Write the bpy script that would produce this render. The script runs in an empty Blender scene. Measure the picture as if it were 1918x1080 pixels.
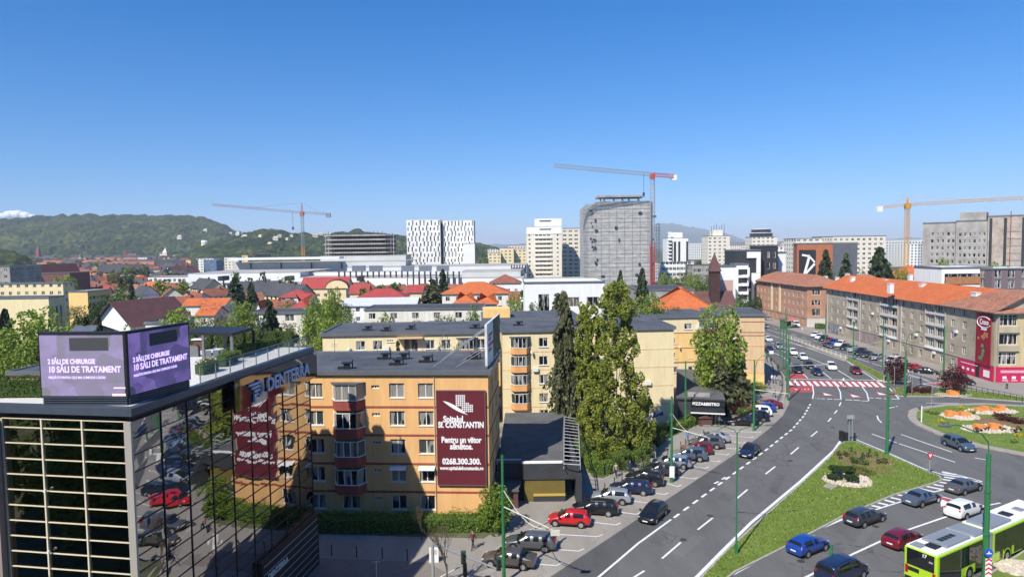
import bpy, bmesh, math, random
import numpy as np
from mathutils import Vector, Matrix
random.seed(7); rng = np.random.default_rng(7)
sc = bpy.context.scene
col = sc.collection
# ------------------------------------------------------------------ camera
F = 1275.0; CX, CY = 959.0, 540.0; CAMZ = 27.0
pitch = math.atan((540 - 462) / F); roll = 0.013
fw = Vector((0, math.cos(pitch), -math.sin(pitch)))
u0 = Vector((0, math.sin(pitch), math.cos(pitch))); r0 = Vector((1, 0, 0))
rt = r0 * math.cos(roll) - u0 * math.sin(roll); up = u0 * math.cos(roll) + r0 * math.sin(roll)
cd = bpy.data.cameras.new('camera'); cam = bpy.data.objects.new('camera', cd); col.objects.link(cam)
cd.sensor_width = 36; cd.lens = F / 1918 * 36; cd.clip_start = 0.5; cd.clip_end = 60000
bk = -fw
cam.matrix_world = Matrix(((rt.x, up.x, bk.x, 0), (rt.y, up.y, bk.y, 0), (rt.z, up.z, bk.z, CAMZ), (0, 0, 0, 1)))
sc.camera = cam
# ------------------------------------------------------------------ sky, sun, exposure
SUN_H = Vector((0.56, 0.83)).normalized(); SUN_EL = math.radians(46)
w = bpy.data.worlds.new('World'); sc.world = w; w.use_nodes = True
wn = w.node_tree.nodes; wl = w.node_tree.links
sky = wn.new('ShaderNodeTexSky'); sky.sky_type = 'NISHITA'; sky.sun_disc = False
sky.sun_elevation = SUN_EL; sky.sun_rotation = math.atan2(-SUN_H.x, -SUN_H.y)
sky.altitude = 600; sky.air_density = 1.0; sky.dust_density = 0.3; sky.ozone_density = 3.0
tcw = wn.new('ShaderNodeTexCoord'); mpw = wn.new('ShaderNodeMapping'); mpw.inputs['Scale'].default_value = (1, 1, .85); mpw.inputs['Location'].default_value = (0, 0, .075)
wl.new(tcw.outputs['Generated'], mpw.inputs[0]); wl.new(mpw.outputs[0], sky.inputs[0])
hsw = wn.new('ShaderNodeHueSaturation'); hsw.inputs['Saturation'].default_value = 1.46; hsw.inputs['Value'].default_value = .86; hsw.inputs['Hue'].default_value = .508; wl.new(sky.outputs[0], hsw.inputs['Color']); wl.new(hsw.outputs[0], wn['Background'].inputs[0]); wn['Background'].inputs[1].default_value = 0.115
sd = bpy.data.lights.new('sun', 'SUN'); so = bpy.data.objects.new('sun', sd); col.objects.link(so)
sd.energy = 3.9; sd.angle = math.radians(0.5); sd.color = (1.0, 0.95, 0.86)
sdir = Vector((SUN_H.x * math.cos(SUN_EL), SUN_H.y * math.cos(SUN_EL), -math.sin(SUN_EL)))
so.rotation_euler = sdir.to_track_quat('-Z', 'Y').to_euler()
sc.view_settings.view_transform = 'Standard'; sc.view_settings.look = 'None'
sc.view_settings.exposure = 0.72; sc.view_settings.gamma = 1
try:
    sc.cycles.max_bounces = 8; sc.cycles.diffuse_bounces = 2; sc.cycles.glossy_bounces = 4
    sc.cycles.transparent_max_bounces = 12; sc.cycles.volume_bounces = 0; sc.cycles.use_denoising = True
except Exception: pass
# ------------------------------------------------------------------ picture measurements -> world points
def ray(px, py): return fw + rt * ((px - CX) / F) - up * ((py - CY) / F)
def P(px, py, z=0.0):
    d = ray(px, py); t = (z - CAMZ) / d.z; return Vector((d.x * t, d.y * t, z))
def R(px, py, Y):
    d = ray(px, py); t = Y / d.y; return Vector((d.x * t, Y, CAMZ + d.z * t))
def Xat(px, Y): return R(px, 470, Y).x
# ------------------------------------------------------------------ materials
MATS = {}
def NT(m): m.use_nodes = True; return m.node_tree.nodes, m.node_tree.links
def pmat(name, c, rough=0.7, var=0.0, scale=1.0, metal=0.0, spec=0.3, c2=None, bump=0.0, bscale=None, rnd=0.0, stretch=None):
    if name in MATS: return MATS[name]
    m = bpy.data.materials.new(name); n, l = NT(m); b = n['Principled BSDF']
    b.inputs['Roughness'].default_value = rough; b.inputs['Metallic'].default_value = metal
    b.inputs['Specular IOR Level'].default_value = spec
    b.inputs['Base Color'].default_value = (*c, 1)
    m.diffuse_color = (*c, 1)
    src = None
    if var > 0 or c2 or bump:
        tc = n.new('ShaderNodeTexCoord'); mp = n.new('ShaderNodeMapping')
        l.new(tc.outputs['Object'], mp.inputs[0])
        if stretch: mp.inputs['Scale'].default_value = stretch
        nz = n.new('ShaderNodeTexNoise'); nz.inputs['Scale'].default_value = scale; nz.inputs['Detail'].default_value = 6; nz.inputs['Roughness'].default_value = 0.65
        l.new(mp.outputs[0], nz.inputs['Vector'])
        r = n.new('ShaderNodeValToRGB'); r.color_ramp.elements[0].position = 0.33; r.color_ramp.elements[1].position = 0.68
        a = c2 if c2 else tuple(x * (1 - var) for x in c); bb = c if c2 else tuple(min(1, x * (1 + var)) for x in c)
        r.color_ramp.elements[0].color = (*a, 1); r.color_ramp.elements[1].color = (*bb, 1)
        l.new(nz.outputs[0], r.inputs[0]); src = r.outputs[0]
        if bump:
            nb = n.new('ShaderNodeTexNoise'); nb.inputs['Scale'].default_value = bscale or scale * 8; nb.inputs['Detail'].default_value = 4
            l.new(mp.outputs[0], nb.inputs['Vector'])
            bp = n.new('ShaderNodeBump'); bp.inputs['Strength'].default_value = bump; bp.inputs['Distance'].default_value = 0.05
            l.new(nb.outputs[0], bp.inputs['Height']); l.new(bp.outputs[0], b.inputs['Normal'])
    if rnd > 0:
        oi = n.new('ShaderNodeObjectInfo'); hs = n.new('ShaderNodeHueSaturation')
        mr = n.new('ShaderNodeMapRange'); mr.inputs[3].default_value = 1 - rnd; mr.inputs[4].default_value = 1 + rnd
        l.new(oi.outputs['Random'], mr.inputs[0]); l.new(mr.outputs[0], hs.inputs['Value'])
        m2 = n.new('ShaderNodeMapRange'); m2.inputs[3].default_value = 0.5 - rnd * 0.06; m2.inputs[4].default_value = 0.5 + rnd * 0.06
        mm = n.new('ShaderNodeMath'); mm.operation = 'FRACT'; mk = n.new('ShaderNodeMath'); mk.operation = 'MULTIPLY'; mk.inputs[1].default_value = 7.31
        l.new(oi.outputs['Random'], mk.inputs[0]); l.new(mk.outputs[0], mm.inputs[0]); l.new(mm.outputs[0], m2.inputs[0]); l.new(m2.outputs[0], hs.inputs['Hue'])
        if src: l.new(src, hs.inputs['Color'])
        else: hs.inputs['Color'].default_value = (*c, 1)
        src = hs.outputs[0]
    if src: l.new(src, b.inputs['Base Color'])
    MATS[name] = m; return m
def leafmat(name, c, c2, rnd=0.12, trans=0.3):
    if name in MATS: return MATS[name]
    m = bpy.data.materials.new(name); n, l = NT(m); b = n['Principled BSDF']; out = n['Material Output']
    g = n.new('ShaderNodeNewGeometry'); r = n.new('ShaderNodeValToRGB')
    r.color_ramp.elements[0].color = (*c2, 1); r.color_ramp.elements[1].color = (*c, 1)
    l.new(g.outputs['Random Per Island'], r.inputs[0])
    oi = n.new('ShaderNodeObjectInfo'); hs = n.new('ShaderNodeHueSaturation'); mr = n.new('ShaderNodeMapRange')
    mr.inputs[3].default_value = 1 - rnd; mr.inputs[4].default_value = 1 + rnd
    l.new(oi.outputs['Random'], mr.inputs[0]); l.new(mr.outputs[0], hs.inputs['Value']); l.new(r.outputs[0], hs.inputs['Color'])
    l.new(hs.outputs[0], b.inputs['Base Color']); b.inputs['Roughness'].default_value = 0.6; b.inputs['Specular IOR Level'].default_value = 0.25
    t = n.new('ShaderNodeBsdfTranslucent'); l.new(hs.outputs[0], t.inputs['Color'])
    mx = n.new('ShaderNodeMixShader'); mx.inputs[0].default_value = trans
    l.new(b.outputs[0], mx.inputs[1]); l.new(t.outputs[0], mx.inputs[2]); l.new(mx.outputs[0], out.inputs['Surface'])
    MATS[name] = m; return m
def asphalt(name, c, crack=1.0):
    if name in MATS: return MATS[name]
    m = bpy.data.materials.new(name); n, l = NT(m); b = n['Principled BSDF']; b.inputs['Roughness'].default_value = 0.9
    b.inputs['Specular IOR Level'].default_value = 0.2
    tc = n.new('ShaderNodeTexCoord')
    n1 = n.new('ShaderNodeTexNoise'); n1.inputs['Scale'].default_value = 0.12; n1.inputs['Detail'].default_value = 7; n1.inputs['Roughness'].default_value = 0.7
    mp0 = n.new('ShaderNodeMapping'); mp0.inputs['Rotation'].default_value = (0, 0, 0.6); mp0.inputs['Scale'].default_value = (2.2, 0.6, 1)
    l.new(tc.outputs['Object'], mp0.inputs[0]); l.new(mp0.outputs[0], n1.inputs['Vector'])
    r = n.new('ShaderNodeValToRGB'); r.color_ramp.elements[0].position = 0.3; r.color_ramp.elements[1].position = 0.7
    r.color_ramp.elements[0].color = (*[x * 0.80 for x in c], 1); r.color_ramp.elements[1].color = (*[x * 1.16 for x in c], 1)
    l.new(n1.outputs[0], r.inputs[0])
    n2 = n.new('ShaderNodeTexNoise'); n2.inputs['Scale'].default_value = 9; n2.inputs['Detail'].default_value = 3
    l.new(tc.outputs['Object'], n2.inputs['Vector'])
    mg = n.new('ShaderNodeMix'); mg.data_type = 'RGBA'; mg.blend_type = 'MULTIPLY'; mg.inputs[0].default_value = 0.35
    l.new(r.outputs[0], mg.inputs[6]); l.new(n2.outputs[0], mg.inputs[7])
    # thin irregular cracks
    nd = n.new('ShaderNodeTexNoise'); nd.inputs['Scale'].default_value = 0.9; nd.inputs['Detail'].default_value = 5
    l.new(tc.outputs['Object'], nd.inputs['Vector'])
    md = n.new('ShaderNodeVectorMath'); md.operation = 'MULTIPLY_ADD'; md.inputs[1].default_value = (1.6, 1.6, 1.6)
    l.new(nd.outputs['Color'], md.inputs[0]); l.new(tc.outputs['Object'], md.inputs[2])
    v = n.new('ShaderNodeTexVoronoi'); v.feature = 'DISTANCE_TO_EDGE'; v.inputs['Scale'].default_value = 0.33
    l.new(md.outputs[0], v.inputs['Vector'])
    lt = n.new('ShaderNodeMath'); lt.operation = 'LESS_THAN'; lt.inputs[1].default_value = 0.014; l.new(v.outputs['Distance'], lt.inputs[0])
    n3 = n.new('ShaderNodeTexNoise'); n3.inputs['Scale'].default_value = 0.085; n3.inputs['Detail'].default_value = 3
    l.new(tc.outputs['Object'], n3.inputs['Vector'])
    gt = n.new('ShaderNodeMath'); gt.operation = 'GREATER_THAN'; gt.inputs[1].default_value = 0.53; l.new(n3.outputs[0], gt.inputs[0])
    mu = n.new('ShaderNodeMath'); mu.operation = 'MULTIPLY'; l.new(lt.outputs[0], mu.inputs[0]); l.new(gt.outputs[0], mu.inputs[1])
    mu2 = n.new('ShaderNodeMath'); mu2.operation = 'MULTIPLY'; mu2.inputs[1].default_value = 0.75 * crack; l.new(mu.outputs[0], mu2.inputs[0])
    mx = n.new('ShaderNodeMix'); mx.data_type = 'RGBA'; l.new(mu2.outputs[0], mx.inputs[0]); l.new(mg.outputs[2], mx.inputs[6]); mx.inputs[7].default_value = (0.012, 0.012, 0.013, 1)
    l.new(mx.outputs[2], b.inputs['Base Color'])
    MATS[name] = m; return m
def panemat():
    if 'pane' in MATS: return MATS['pane']
    m = bpy.data.materials.new('window_glass'); n, l = NT(m); b = n['Principled BSDF']
    oi = n.new('ShaderNodeObjectInfo'); r = n.new('ShaderNodeValToRGB'); r.color_ramp.interpolation = 'CONSTANT'
    e = r.color_ramp.elements; e[0].color = (0.012, 0.014, 0.018, 1); e[1].position = 0.4; e[1].color = (0.04, 0.05, 0.06, 1)
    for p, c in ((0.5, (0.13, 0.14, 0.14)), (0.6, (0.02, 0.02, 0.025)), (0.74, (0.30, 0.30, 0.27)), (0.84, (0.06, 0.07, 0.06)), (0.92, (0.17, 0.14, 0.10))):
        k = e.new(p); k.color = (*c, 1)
    l.new(oi.outputs['Random'], r.inputs[0])
    tc = n.new('ShaderNodeTexCoord'); wv = n.new('ShaderNodeTexWave'); wv.inputs['Scale'].default_value = 2.2; wv.inputs['Distortion'].default_value = 2
    l.new(tc.outputs['Object'], wv.inputs['Vector'])
    mx = n.new('ShaderNodeMix'); mx.data_type = 'RGBA'; mx.blend_type = 'MULTIPLY'; mx.inputs[0].default_value = 0.5
    l.new(r.outputs[0], mx.inputs[6]); l.new(wv.outputs[0], mx.inputs[7])
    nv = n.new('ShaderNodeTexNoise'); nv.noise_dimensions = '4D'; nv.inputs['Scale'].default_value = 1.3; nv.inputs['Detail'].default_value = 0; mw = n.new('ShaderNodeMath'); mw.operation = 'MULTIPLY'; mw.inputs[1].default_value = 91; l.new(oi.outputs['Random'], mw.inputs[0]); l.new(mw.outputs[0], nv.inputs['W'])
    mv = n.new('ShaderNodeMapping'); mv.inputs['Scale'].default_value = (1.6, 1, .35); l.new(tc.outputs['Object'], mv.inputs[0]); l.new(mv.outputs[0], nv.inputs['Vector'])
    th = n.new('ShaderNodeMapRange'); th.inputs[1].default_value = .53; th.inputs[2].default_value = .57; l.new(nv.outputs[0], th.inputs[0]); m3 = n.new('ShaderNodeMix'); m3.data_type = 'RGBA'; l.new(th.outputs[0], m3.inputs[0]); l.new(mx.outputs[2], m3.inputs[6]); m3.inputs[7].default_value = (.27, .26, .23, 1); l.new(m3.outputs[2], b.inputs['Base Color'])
    b.inputs['Roughness'].default_value = 0.06; b.inputs['Specular IOR Level'].default_value = 0.6
    MATS['pane'] = m; return m
# ------------------------------------------------------------------ mesh builder
class MB:
    def __init__(s): s.v = []; s.f = []; s.m = []
    def add(s, vs, fs, m=0):
        o = len(s.v); s.v += [tuple(x) for x in vs]
        for f in fs: s.f.append(tuple(i + o for i in f)); s.m.append(m)
    def quad(s, a, b, c, d, m=0): s.add([a, b, c, d], [(0, 1, 2, 3)], m)
    def poly(s, pts, m=0): s.add(pts, [tuple(range(len(pts)))], m)
    def box(s, x0, y0, z0, x1, y1, z1, m=0):
        s.add([(x0, y0, z0), (x1, y0, z0), (x1, y1, z0), (x0, y1, z0), (x0, y0, z1), (x1, y0, z1), (x1, y1, z1), (x0, y1, z1)],
              [(0, 3, 2, 1), (4, 5, 6, 7), (0, 1, 5, 4), (1, 2, 6, 5), (2, 3, 7, 6), (3, 0, 4, 7)], m)
    def prism(s, pts, z0, z1, m=0, mt=None):
        n = len(pts); a = sum(pts[i][0] * pts[(i + 1) % n][1] - pts[(i + 1) % n][0] * pts[i][1] for i in range(n))
        if a < 0: pts = pts[::-1]
        s.add([(p[0], p[1], z1) for p in pts], [tuple(range(n))], m if mt is None else mt)
        s.add([(p[0], p[1], z0) for p in pts] + [(p[0], p[1], z1) for p in pts], [(i, (i + 1) % n, (i + 1) % n + n, i + n) for i in range(n)], m)
    def tube(s, a, b, r, seg=8, m=0, r2=None, cap=True):
        a = Vector(a); b = Vector(b); r2 = r if r2 is None else r2; d = (b - a)
        if d.length < 1e-6: return
        d.normalize(); x = d.orthogonal().normalized(); y = d.cross(x)
        vs = []
        for q, rr in ((a, r), (b, r2)):
            for i in range(seg):
                t = 2 * math.pi * i / seg; vs.append(q + x * (math.cos(t) * rr) + y * (math.sin(t) * rr))
        fs = [(i, (i + 1) % seg, (i + 1) % seg + seg, i + seg) for i in range(seg)]
        if cap: fs += [tuple(range(seg))[::-1], tuple(range(seg, 2 * seg))]
        s.add(vs, fs, m)
    def path(s, pts, r, seg=6, m=0):
        for i in range(len(pts) - 1): s.tube(pts[i], pts[i + 1], r, seg, m)
    def mesh(s, name, mats, smooth=False):
        me = bpy.data.meshes.new(name); me.from_pydata(s.v, [], s.f)
        for mt in (mats if isinstance(mats, (list, tuple)) else [mats]): me.materials.append(mt)
        if any(s.m): me.polygons.foreach_set('material_index', s.m)
        if smooth: me.polygons.foreach_set('use_smooth', [True] * len(s.f))
        me.update(); return me
    def build(s, name, mats, parent=None, loc=None, rz=0, smooth=False):
        return link(name, s.mesh(name, mats, smooth), parent, loc, rz)
def link(name, me, parent=None, loc=None, rz=0, rot=None):
    o = bpy.data.objects.new(name, me); col.objects.link(o)
    if loc is not None: o.location = loc
    if rot is not None: o.rotation_euler = rot
    elif rz: o.rotation_euler = (0, 0, rz)
    if parent: o.parent = parent
    return o
def tag(o, label=None, cat=None, group=None, kind=None):
    if label: o['label'] = label
    if cat: o['category'] = cat
    if group: o['group'] = group
    if kind: o['kind'] = kind
    return o
def thing(name, label, cat, loc=(0, 0, 0), rz=0, group=None):
    o = bpy.data.objects.new(name, None); col.objects.link(o); o.location = loc; o.rotation_euler = (0, 0, rz)
    o.empty_display_size = 0.5
    return tag(o, label, cat, group)
def struct(name, mb, mats, **k): return tag(mb.build(name, mats, **k), kind='structure')
KIDS = {}
def copy_tree(o, parent=None):
    c = o.copy(); col.objects.link(c)
    if parent: c.parent = parent
    for ch in KIDS.get(o.name, None) or list(o.children): copy_tree(ch, c)
    return c
def text_mesh(body, size, mat, extrude=0.01, bold=0.0, align='CENTER', sx=1.0):
    cu = bpy.data.curves.new('txt', 'FONT'); cu.body = body; cu.size = size; cu.extrude = extrude; cu.offset = bold
    cu.align_x = align; cu.align_y = 'CENTER'; cu.resolution_u = 3
    ob = bpy.data.objects.new('txt', cu); col.objects.link(ob)
    me = bpy.data.meshes.new_from_object(ob.evaluated_get(bpy.context.evaluated_depsgraph_get()))
    bpy.data.objects.remove(ob); me.materials.clear(); me.materials.append(mat)
    if sx != 1: me.transform(Matrix.Diagonal((sx, 1, 1, 1)))
    me.transform(Matrix.Rotation(math.pi / 2, 4, 'X')); return me   # stands upright, faces -y
# ------------------------------------------------------------------ THE SETTING: ground, roads, pavements, islands, markings
M_road = asphalt('road_asphalt', (0.16, 0.157, 0.152), .55); M_dark = asphalt('new_asphalt', (0.118, 0.116, 0.115), 0.25)
M_park = asphalt('parking_asphalt', (0.36, 0.325, 0.28), 0.35); M_walk = asphalt('pavement_asphalt', (0.34, 0.31, 0.27), 0.12)
M_kerb = pmat('kerb_stone', (0.36, 0.34, 0.30), 0.85, 0.15, 1.5)
M_line = pmat('road_paint_white', (0.72, 0.72, 0.70), 0.6, 0.14, 3)
M_redp = pmat('road_paint_red', (0.42, 0.07, 0.065), 0.7, 0.2, 1.5)
M_grass = pmat('lawn', (0.18, 0.23, 0.045), 0.9, 0, 0.35, c2=(0.11, 0.165, 0.028), bump=0.5, bscale=14)
M_green = pmat('green_paint', (0.035, 0.17, 0.06), 0.45, 0.12, 2)
M_soil = pmat('soil', (0.22, 0.13, 0.08), 0.95, 0.3, 3)
def px(pts, z=0.0): return [tuple(P(a, b, z)[:2]) for a, b in pts]
g = MB(); S = 30000; g.quad((-S, -S, -0.05), (S, -S, -0.05), (S, S, -0.05), (-S, S, -0.05))
m = bpy.data.materials.new('ground_cover'); n, l = NT(m); b = n['Principled BSDF']; b.inputs['Roughness'].default_value = 0.95; b.inputs['Specular IOR Level'].default_value = 0.1
tc = n.new('ShaderNodeTexCoord')
def nz(sc_, det=5):
    q = n.new('ShaderNodeTexNoise'); q.inputs['Scale'].default_value = sc_; q.inputs['Detail'].default_value = det; l.new(tc.outputs['Object'], q.inputs['Vector']); return q
q1 = nz(0.03); r1 = n.new('ShaderNodeValToRGB'); l.new(q1.outputs[0], r1.inputs[0])
e = r1.color_ramp.elements; e[0].position = 0.38; e[0].color = (0.05, 0.085, 0.02, 1); e[1].position = 0.6; e[1].color = (0.14, 0.13, 0.11, 1)
k = e.new(0.5); k.color = (0.09, 0.1, 0.05, 1)
q2 = nz(0.9); mx = n.new('ShaderNodeMix'); mx.data_type = 'RGBA'; mx.blend_type = 'OVERLAY'; mx.inputs[0].default_value = 0.6
l.new(r1.outputs[0], mx.inputs[6]); l.new(q2.outputs[0], mx.inputs[7]); l.new(mx.outputs[2], b.inputs['Base Color'])
struct('ground', g, m)
# kerb line from parking to avenue (left edge of the carriageway)
L1 = [(1022, 1085), (1136, 1010), (1241, 940), (1320, 888), (1397, 836), (1440, 803), (1466, 778), (1477, 758), (1480, 735), (1474, 706), (1460, 686), (1445, 670), (1434, 656), (1426, 640)]
L0 = [(870, 1085), (930, 1028), (1008, 985), (1095, 945), (1197, 886), (1284, 836), (1330, 812), (1357, 797), (1392, 776), (1425, 757), (1455, 750), (1466, 752)]
rd = MB()
L1w = [P(*q) for q in L1]
far_left = [Vector((64.5, 190, 0)), Vector((65.5, 230, 0)), Vector((66, 330, 0)), Vector((67, 600, 0))]
ring = [(v.x, v.y) for v in L1w + far_left] + [(85, 600), (86, 330), (86.5, 230), (86.5, 150), (88, 118), (112, 112), (140, 110), (190, 108), (190, 20), (0, 14), (-6, 30)]
rd.poly([(x, y, 0.0) for x, y in ring]); struct('road', rd, M_road)
pk = MB(); pts = px(L0) + px(L1[::-1][5:]) ; pk.poly([(x, y, 0.004) for x, y in pts]); struct('parking_strip', pk, M_park)
dk = MB()
dl = [(1125, 1085), (1195, 1017), (1257, 972), (1316, 929), (1394, 872), (1435, 842), (1484, 803), (1505, 780), (1519, 756), (1523, 735)]
dk.poly([(x, y, 0.004) for x, y in px(L1[:9]) + px(dl[::-1])]); struct('new_asphalt_lane', dk, M_dark)
# left pavement, one raised sheet with a stone kerb
def raised(name, pts, z, m, kerb=True, kw=0.18, mk=None, closed=True):
    s = MB(); n_ = len(pts); a = sum(pts[i][0] * pts[(i + 1) % n_][1] - pts[(i + 1) % n_][0] * pts[i][1] for i in range(n_))
    if a < 0: pts = pts[::-1]
    s.prism(pts, -0.04, z); o = struct(name, s, m)
    if kerb:
        kb = MB(); V = [Vector((p[0], p[1], 0)) for p in pts]; N_ = len(V); out = []
        for i in range(N_):
            d1 = (V[i] - V[i - 1]).normalized(); d2 = (V[(i + 1) % N_] - V[i]).normalized(); t = (d1 + d2)
            if t.length < 1e-3: t = d1
            t.normalize(); nn = Vector((t.y, -t.x, 0)); c = max(0.5, nn.dot(Vector((d1.y, -d1.x, 0)))); out.append(nn / c)
        O = [V[i] + out[i] * kw for i in range(N_)]
        for i in range(N_):
            j = (i + 1) % N_; zt = z + 0.012
            A, B, C, D = V[i], V[j], O[j], O[i]
            kb.add([(A.x, A.y, zt), (B.x, B.y, zt), (C.x, C.y, zt), (D.x, D.y, zt), (C.x, C.y, -0.03), (D.x, D.y, -0.03), (A.x, A.y, z - .02), (B.x, B.y, z - .02)],
                   [(3, 2, 1, 0), (3, 5, 4, 2), (0, 1, 7, 6)])
        struct('kerb', kb, mk or M_kerb)
    return o
lw = px(L0) + px([(1470, 738), (1470, 708), (1456, 690), (1442, 674), (1430, 660), (1422, 644)])
lw += [(61, 190), (61, 330), (40, 330), (33, 160), (20, 128), (-60, 100), (-80, 60), (-60, 30), (-16, 30)]
raised('pavement', lw, 0.12, M_walk)
pav = MB(); q = px([(540, 1042), (1000 - 200, 1052), (860, 1085), (500, 1085)], 0.12)
pav.poly([(x, y, 0.128) for x, y in q])
m = bpy.data.materials.new('paving_blocks'); n, l = NT(m); b = n['Principled BSDF']; b.inputs['Roughness'].default_value = 0.9
tc = n.new('ShaderNodeTexCoord'); br = n.new('ShaderNodeTexBrick'); br.inputs['Scale'].default_value = 2.0; l.new(tc.outputs['Object'], br.inputs['Vector'])
br.inputs['Color1'].default_value = (0.26, 0.22, 0.18, 1); br.inputs['Color2'].default_value = (0.20, 0.17, 0.15, 1); br.inputs['Mortar'].default_value = (0.13, 0.11, 0.1, 1); br.inputs['Mortar Size'].default_value = 0.03
l.new(br.outputs[0], b.inputs['Base Color']); struct('block_paving', pav, m)
# right pavement before the avenue buildings
rw = [(86.7, 420), (86.9, 230), (87.2, 180)] + px([(1655, 678), (1700, 695), (1760, 712), (1830, 728), (1925, 752)]) + [(150, 113), (150, 250), (110, 420)]
raised('pavement', rw, 0.12, M_walk)
# islands
isl = px([(1314, 1085), (1360, 1036), (1410, 990), (1500, 909), (1556, 857), (1574, 834), (1584, 828), (1602, 828), (1660, 851), (1730, 882), (1757, 892), (1762, 899), (1745, 906), (1675, 926), (1575, 968), (1475, 1021), (1375, 1071), (1358, 1085)])
raised('grass_island', isl, 0.14, M_grass)
RC = None
rb = px([(1716, 782), (1718, 772), (1728, 768), (1747, 765), (1775, 761), (1850, 759), (1918, 763)]) + [(128, 108), (132, 98), (124, 88), (112, 84)] + px([(1918, 849), (1840, 834), (1766, 812), (1729, 796), (1719, 788)])
raised('roundabout_island', rb, 0.16, M_grass, kw=1.15, mk=pmat('kerb_ring', (0.33, 0.29, 0.25), 0.9, 0.2, 2))
ap = px([(1577, 670), (1592, 672), (1666, 708), (1672, 716), (1655, 716)]); raised('grass_verge', ap, 0.14, M_grass)
vg = px([(1674, 728), (1700, 727), (1760, 727), (1812, 731), (1925, 746), (1925, 753), (1784, 743), (1684, 742)]); raised('grass_verge', vg, 0.14, M_grass)
raised('concrete_median', px([(1471, 632), (1478, 633), (1590, 671), (1583, 675)]), 0.2, pmat('concrete_light', (0.42, 0.37, 0.30), 0.9, 0.2, 2))
raised('grass_island', px([(1849, 1082), (1918, 1036), (1960, 1005), (2060, 960), (2100, 1100), (1849, 1110)]), 0.14, M_grass)
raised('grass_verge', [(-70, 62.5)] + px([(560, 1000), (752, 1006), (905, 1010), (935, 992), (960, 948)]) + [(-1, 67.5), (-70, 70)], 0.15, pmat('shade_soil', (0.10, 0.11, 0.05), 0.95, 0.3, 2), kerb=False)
# green corner under the trees between the blocks
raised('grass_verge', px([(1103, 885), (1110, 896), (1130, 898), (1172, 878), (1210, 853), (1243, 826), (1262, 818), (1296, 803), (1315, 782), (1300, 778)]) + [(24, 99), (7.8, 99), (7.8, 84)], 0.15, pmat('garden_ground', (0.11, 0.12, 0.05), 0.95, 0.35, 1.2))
# markings
mk = MB(); rp = MB(); mk2 = MB()
def stripe(a, b_, wd, z=0.009, s=mk):
    A = P(*a); B = P(*b_); d = (B - A).normalized(); nn = Vector((-d.y, d.x, 0)) * (wd / 2)
    s.quad(*[(v.x, v.y, z) for v in (A - nn, B - nn, B + nn, A + nn)])
def pline(pts, wd, z=0.009, s=mk):
    V = [P(*q) for q in pts]
    sp(V, wd, z, s)
def sp(V, wd, z=0.009, s=mk):
    n_ = len(V); L_ = []
    for i in range(n_):
        d = (V[min(i + 1, n_ - 1)] - V[max(i - 1, 0)]); d.z = 0; d.normalize(); L_.append(Vector((-d.y, d.x, 0)) * (wd / 2))
    for i in range(n_ - 1): s.quad(*[(v.x, v.y, z) for v in (V[i] - L_[i], V[i + 1] - L_[i + 1], V[i + 1] + L_[i + 1], V[i] + L_[i])])
def dashes(V, dash, gap, wd, z=0.009):
    # walk along a polyline laying dashes
    seg = []; acc = 0
    pts = []
    for i in range(len(V) - 1):
        L_ = (V[i + 1] - V[i]).length; k_ = max(1, int(L_ / 0.25))
        for j in range(k_): pts.append(V[i].lerp(V[i + 1], j / k_))
    pts.append(V[-1]); d = 0; cur = [pts[0]]; on = True
    for i in range(1, len(pts)):
        d += (pts[i] - pts[i - 1]).length
        if on: cur.append(pts[i])
        if on and d >= dash: 
            sp([cur[0], cur[len(cur) // 2], cur[-1]], wd, z); on = False; d = 0
        elif not on and d >= gap: on = True; d = 0; cur = [pts[i]]
pline([(1115, 1085), (1160, 1047), (1195, 1017), (1257, 972)], 0.22)
dashes([P(*q) for q in [(1262, 969), (1316, 929), (1394, 872), (1435, 842), (1484, 803), (1506, 778), (1520, 752)]], 1.1, 1.0, 0.26)
pline([(1522, 746), (1524, 735), (1522, 722)], 0.2)
for cx_, cy_, ex, ey in ((1240, 1045, 1275, 1015), (1307, 991, 1335, 969), (1380, 933, 1400, 916), (1434, 887, 1452, 873), (1481, 850, 1496, 837), (1519, 817, 1531, 807), (1551, 789, 1557, 782), (1563, 774, 1568, 768), (1572, 760, 1575, 753)):
    stripe((cx_, cy_), (ex, ey), 0.2)
stripe((1180, 1085), (1207, 1068), 0.2)
pline([(1300, 1085), (1352, 1032), (1407, 978), (1500, 900), (1562, 843), (1576, 823)], 0.32)
pline([(1602, 822), (1660, 846), (1730, 877), (1768, 889)], 0.22)
pline([(1345, 1090), (1387, 1067), (1480, 1016), (1512, 999), (1582, 970)], 0.26)
pline([(1582, 970), (1632, 956), (1690, 938), (1735, 924), (1764, 917), (1839, 901)], 0.2); pline([(1765, 882), (1800, 890), (1840, 901)], 0.2)
# zebra hatching beside the island
for x0_, y0_, x1_, y1_ in ((1603, 955, 1621, 958), (1616, 949.6, 1636, 953), (1629, 945, 1650, 949.6), (1641, 940, 1663, 945), (1653, 934.5, 1676, 940.5), (1665, 930, 1690, 936), (1678, 925, 1704, 930.5), (1691, 920.5, 1718, 926.5), (1704, 916.5, 1733, 923), (1717, 912.8, 1748, 920), (1730, 909, 1765, 916), (1742, 905, 1778, 912), (1754, 901, 1795, 908), (1766, 897, 1815, 904.5), (1768, 892.6, 1832, 901.5), (1767, 888, 1812, 894.5), (1764, 884, 1792, 888)): stripe((x0_, y0_), (x1_, y1_), .42, .0085)
pline([(1573, 1048), (1651, 1012), (1690, 995), (1766, 969), (1800, 958)], 0.22); pline([(1490, 1090), (1573, 1048)], 0.22)
pline([(1740, 923), (1790, 936), (1844, 949)], 0.2); stripe((1853, 945), (1874, 941), 0.2); stripe((1812, 937), (1836, 945), 0.5)
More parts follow.
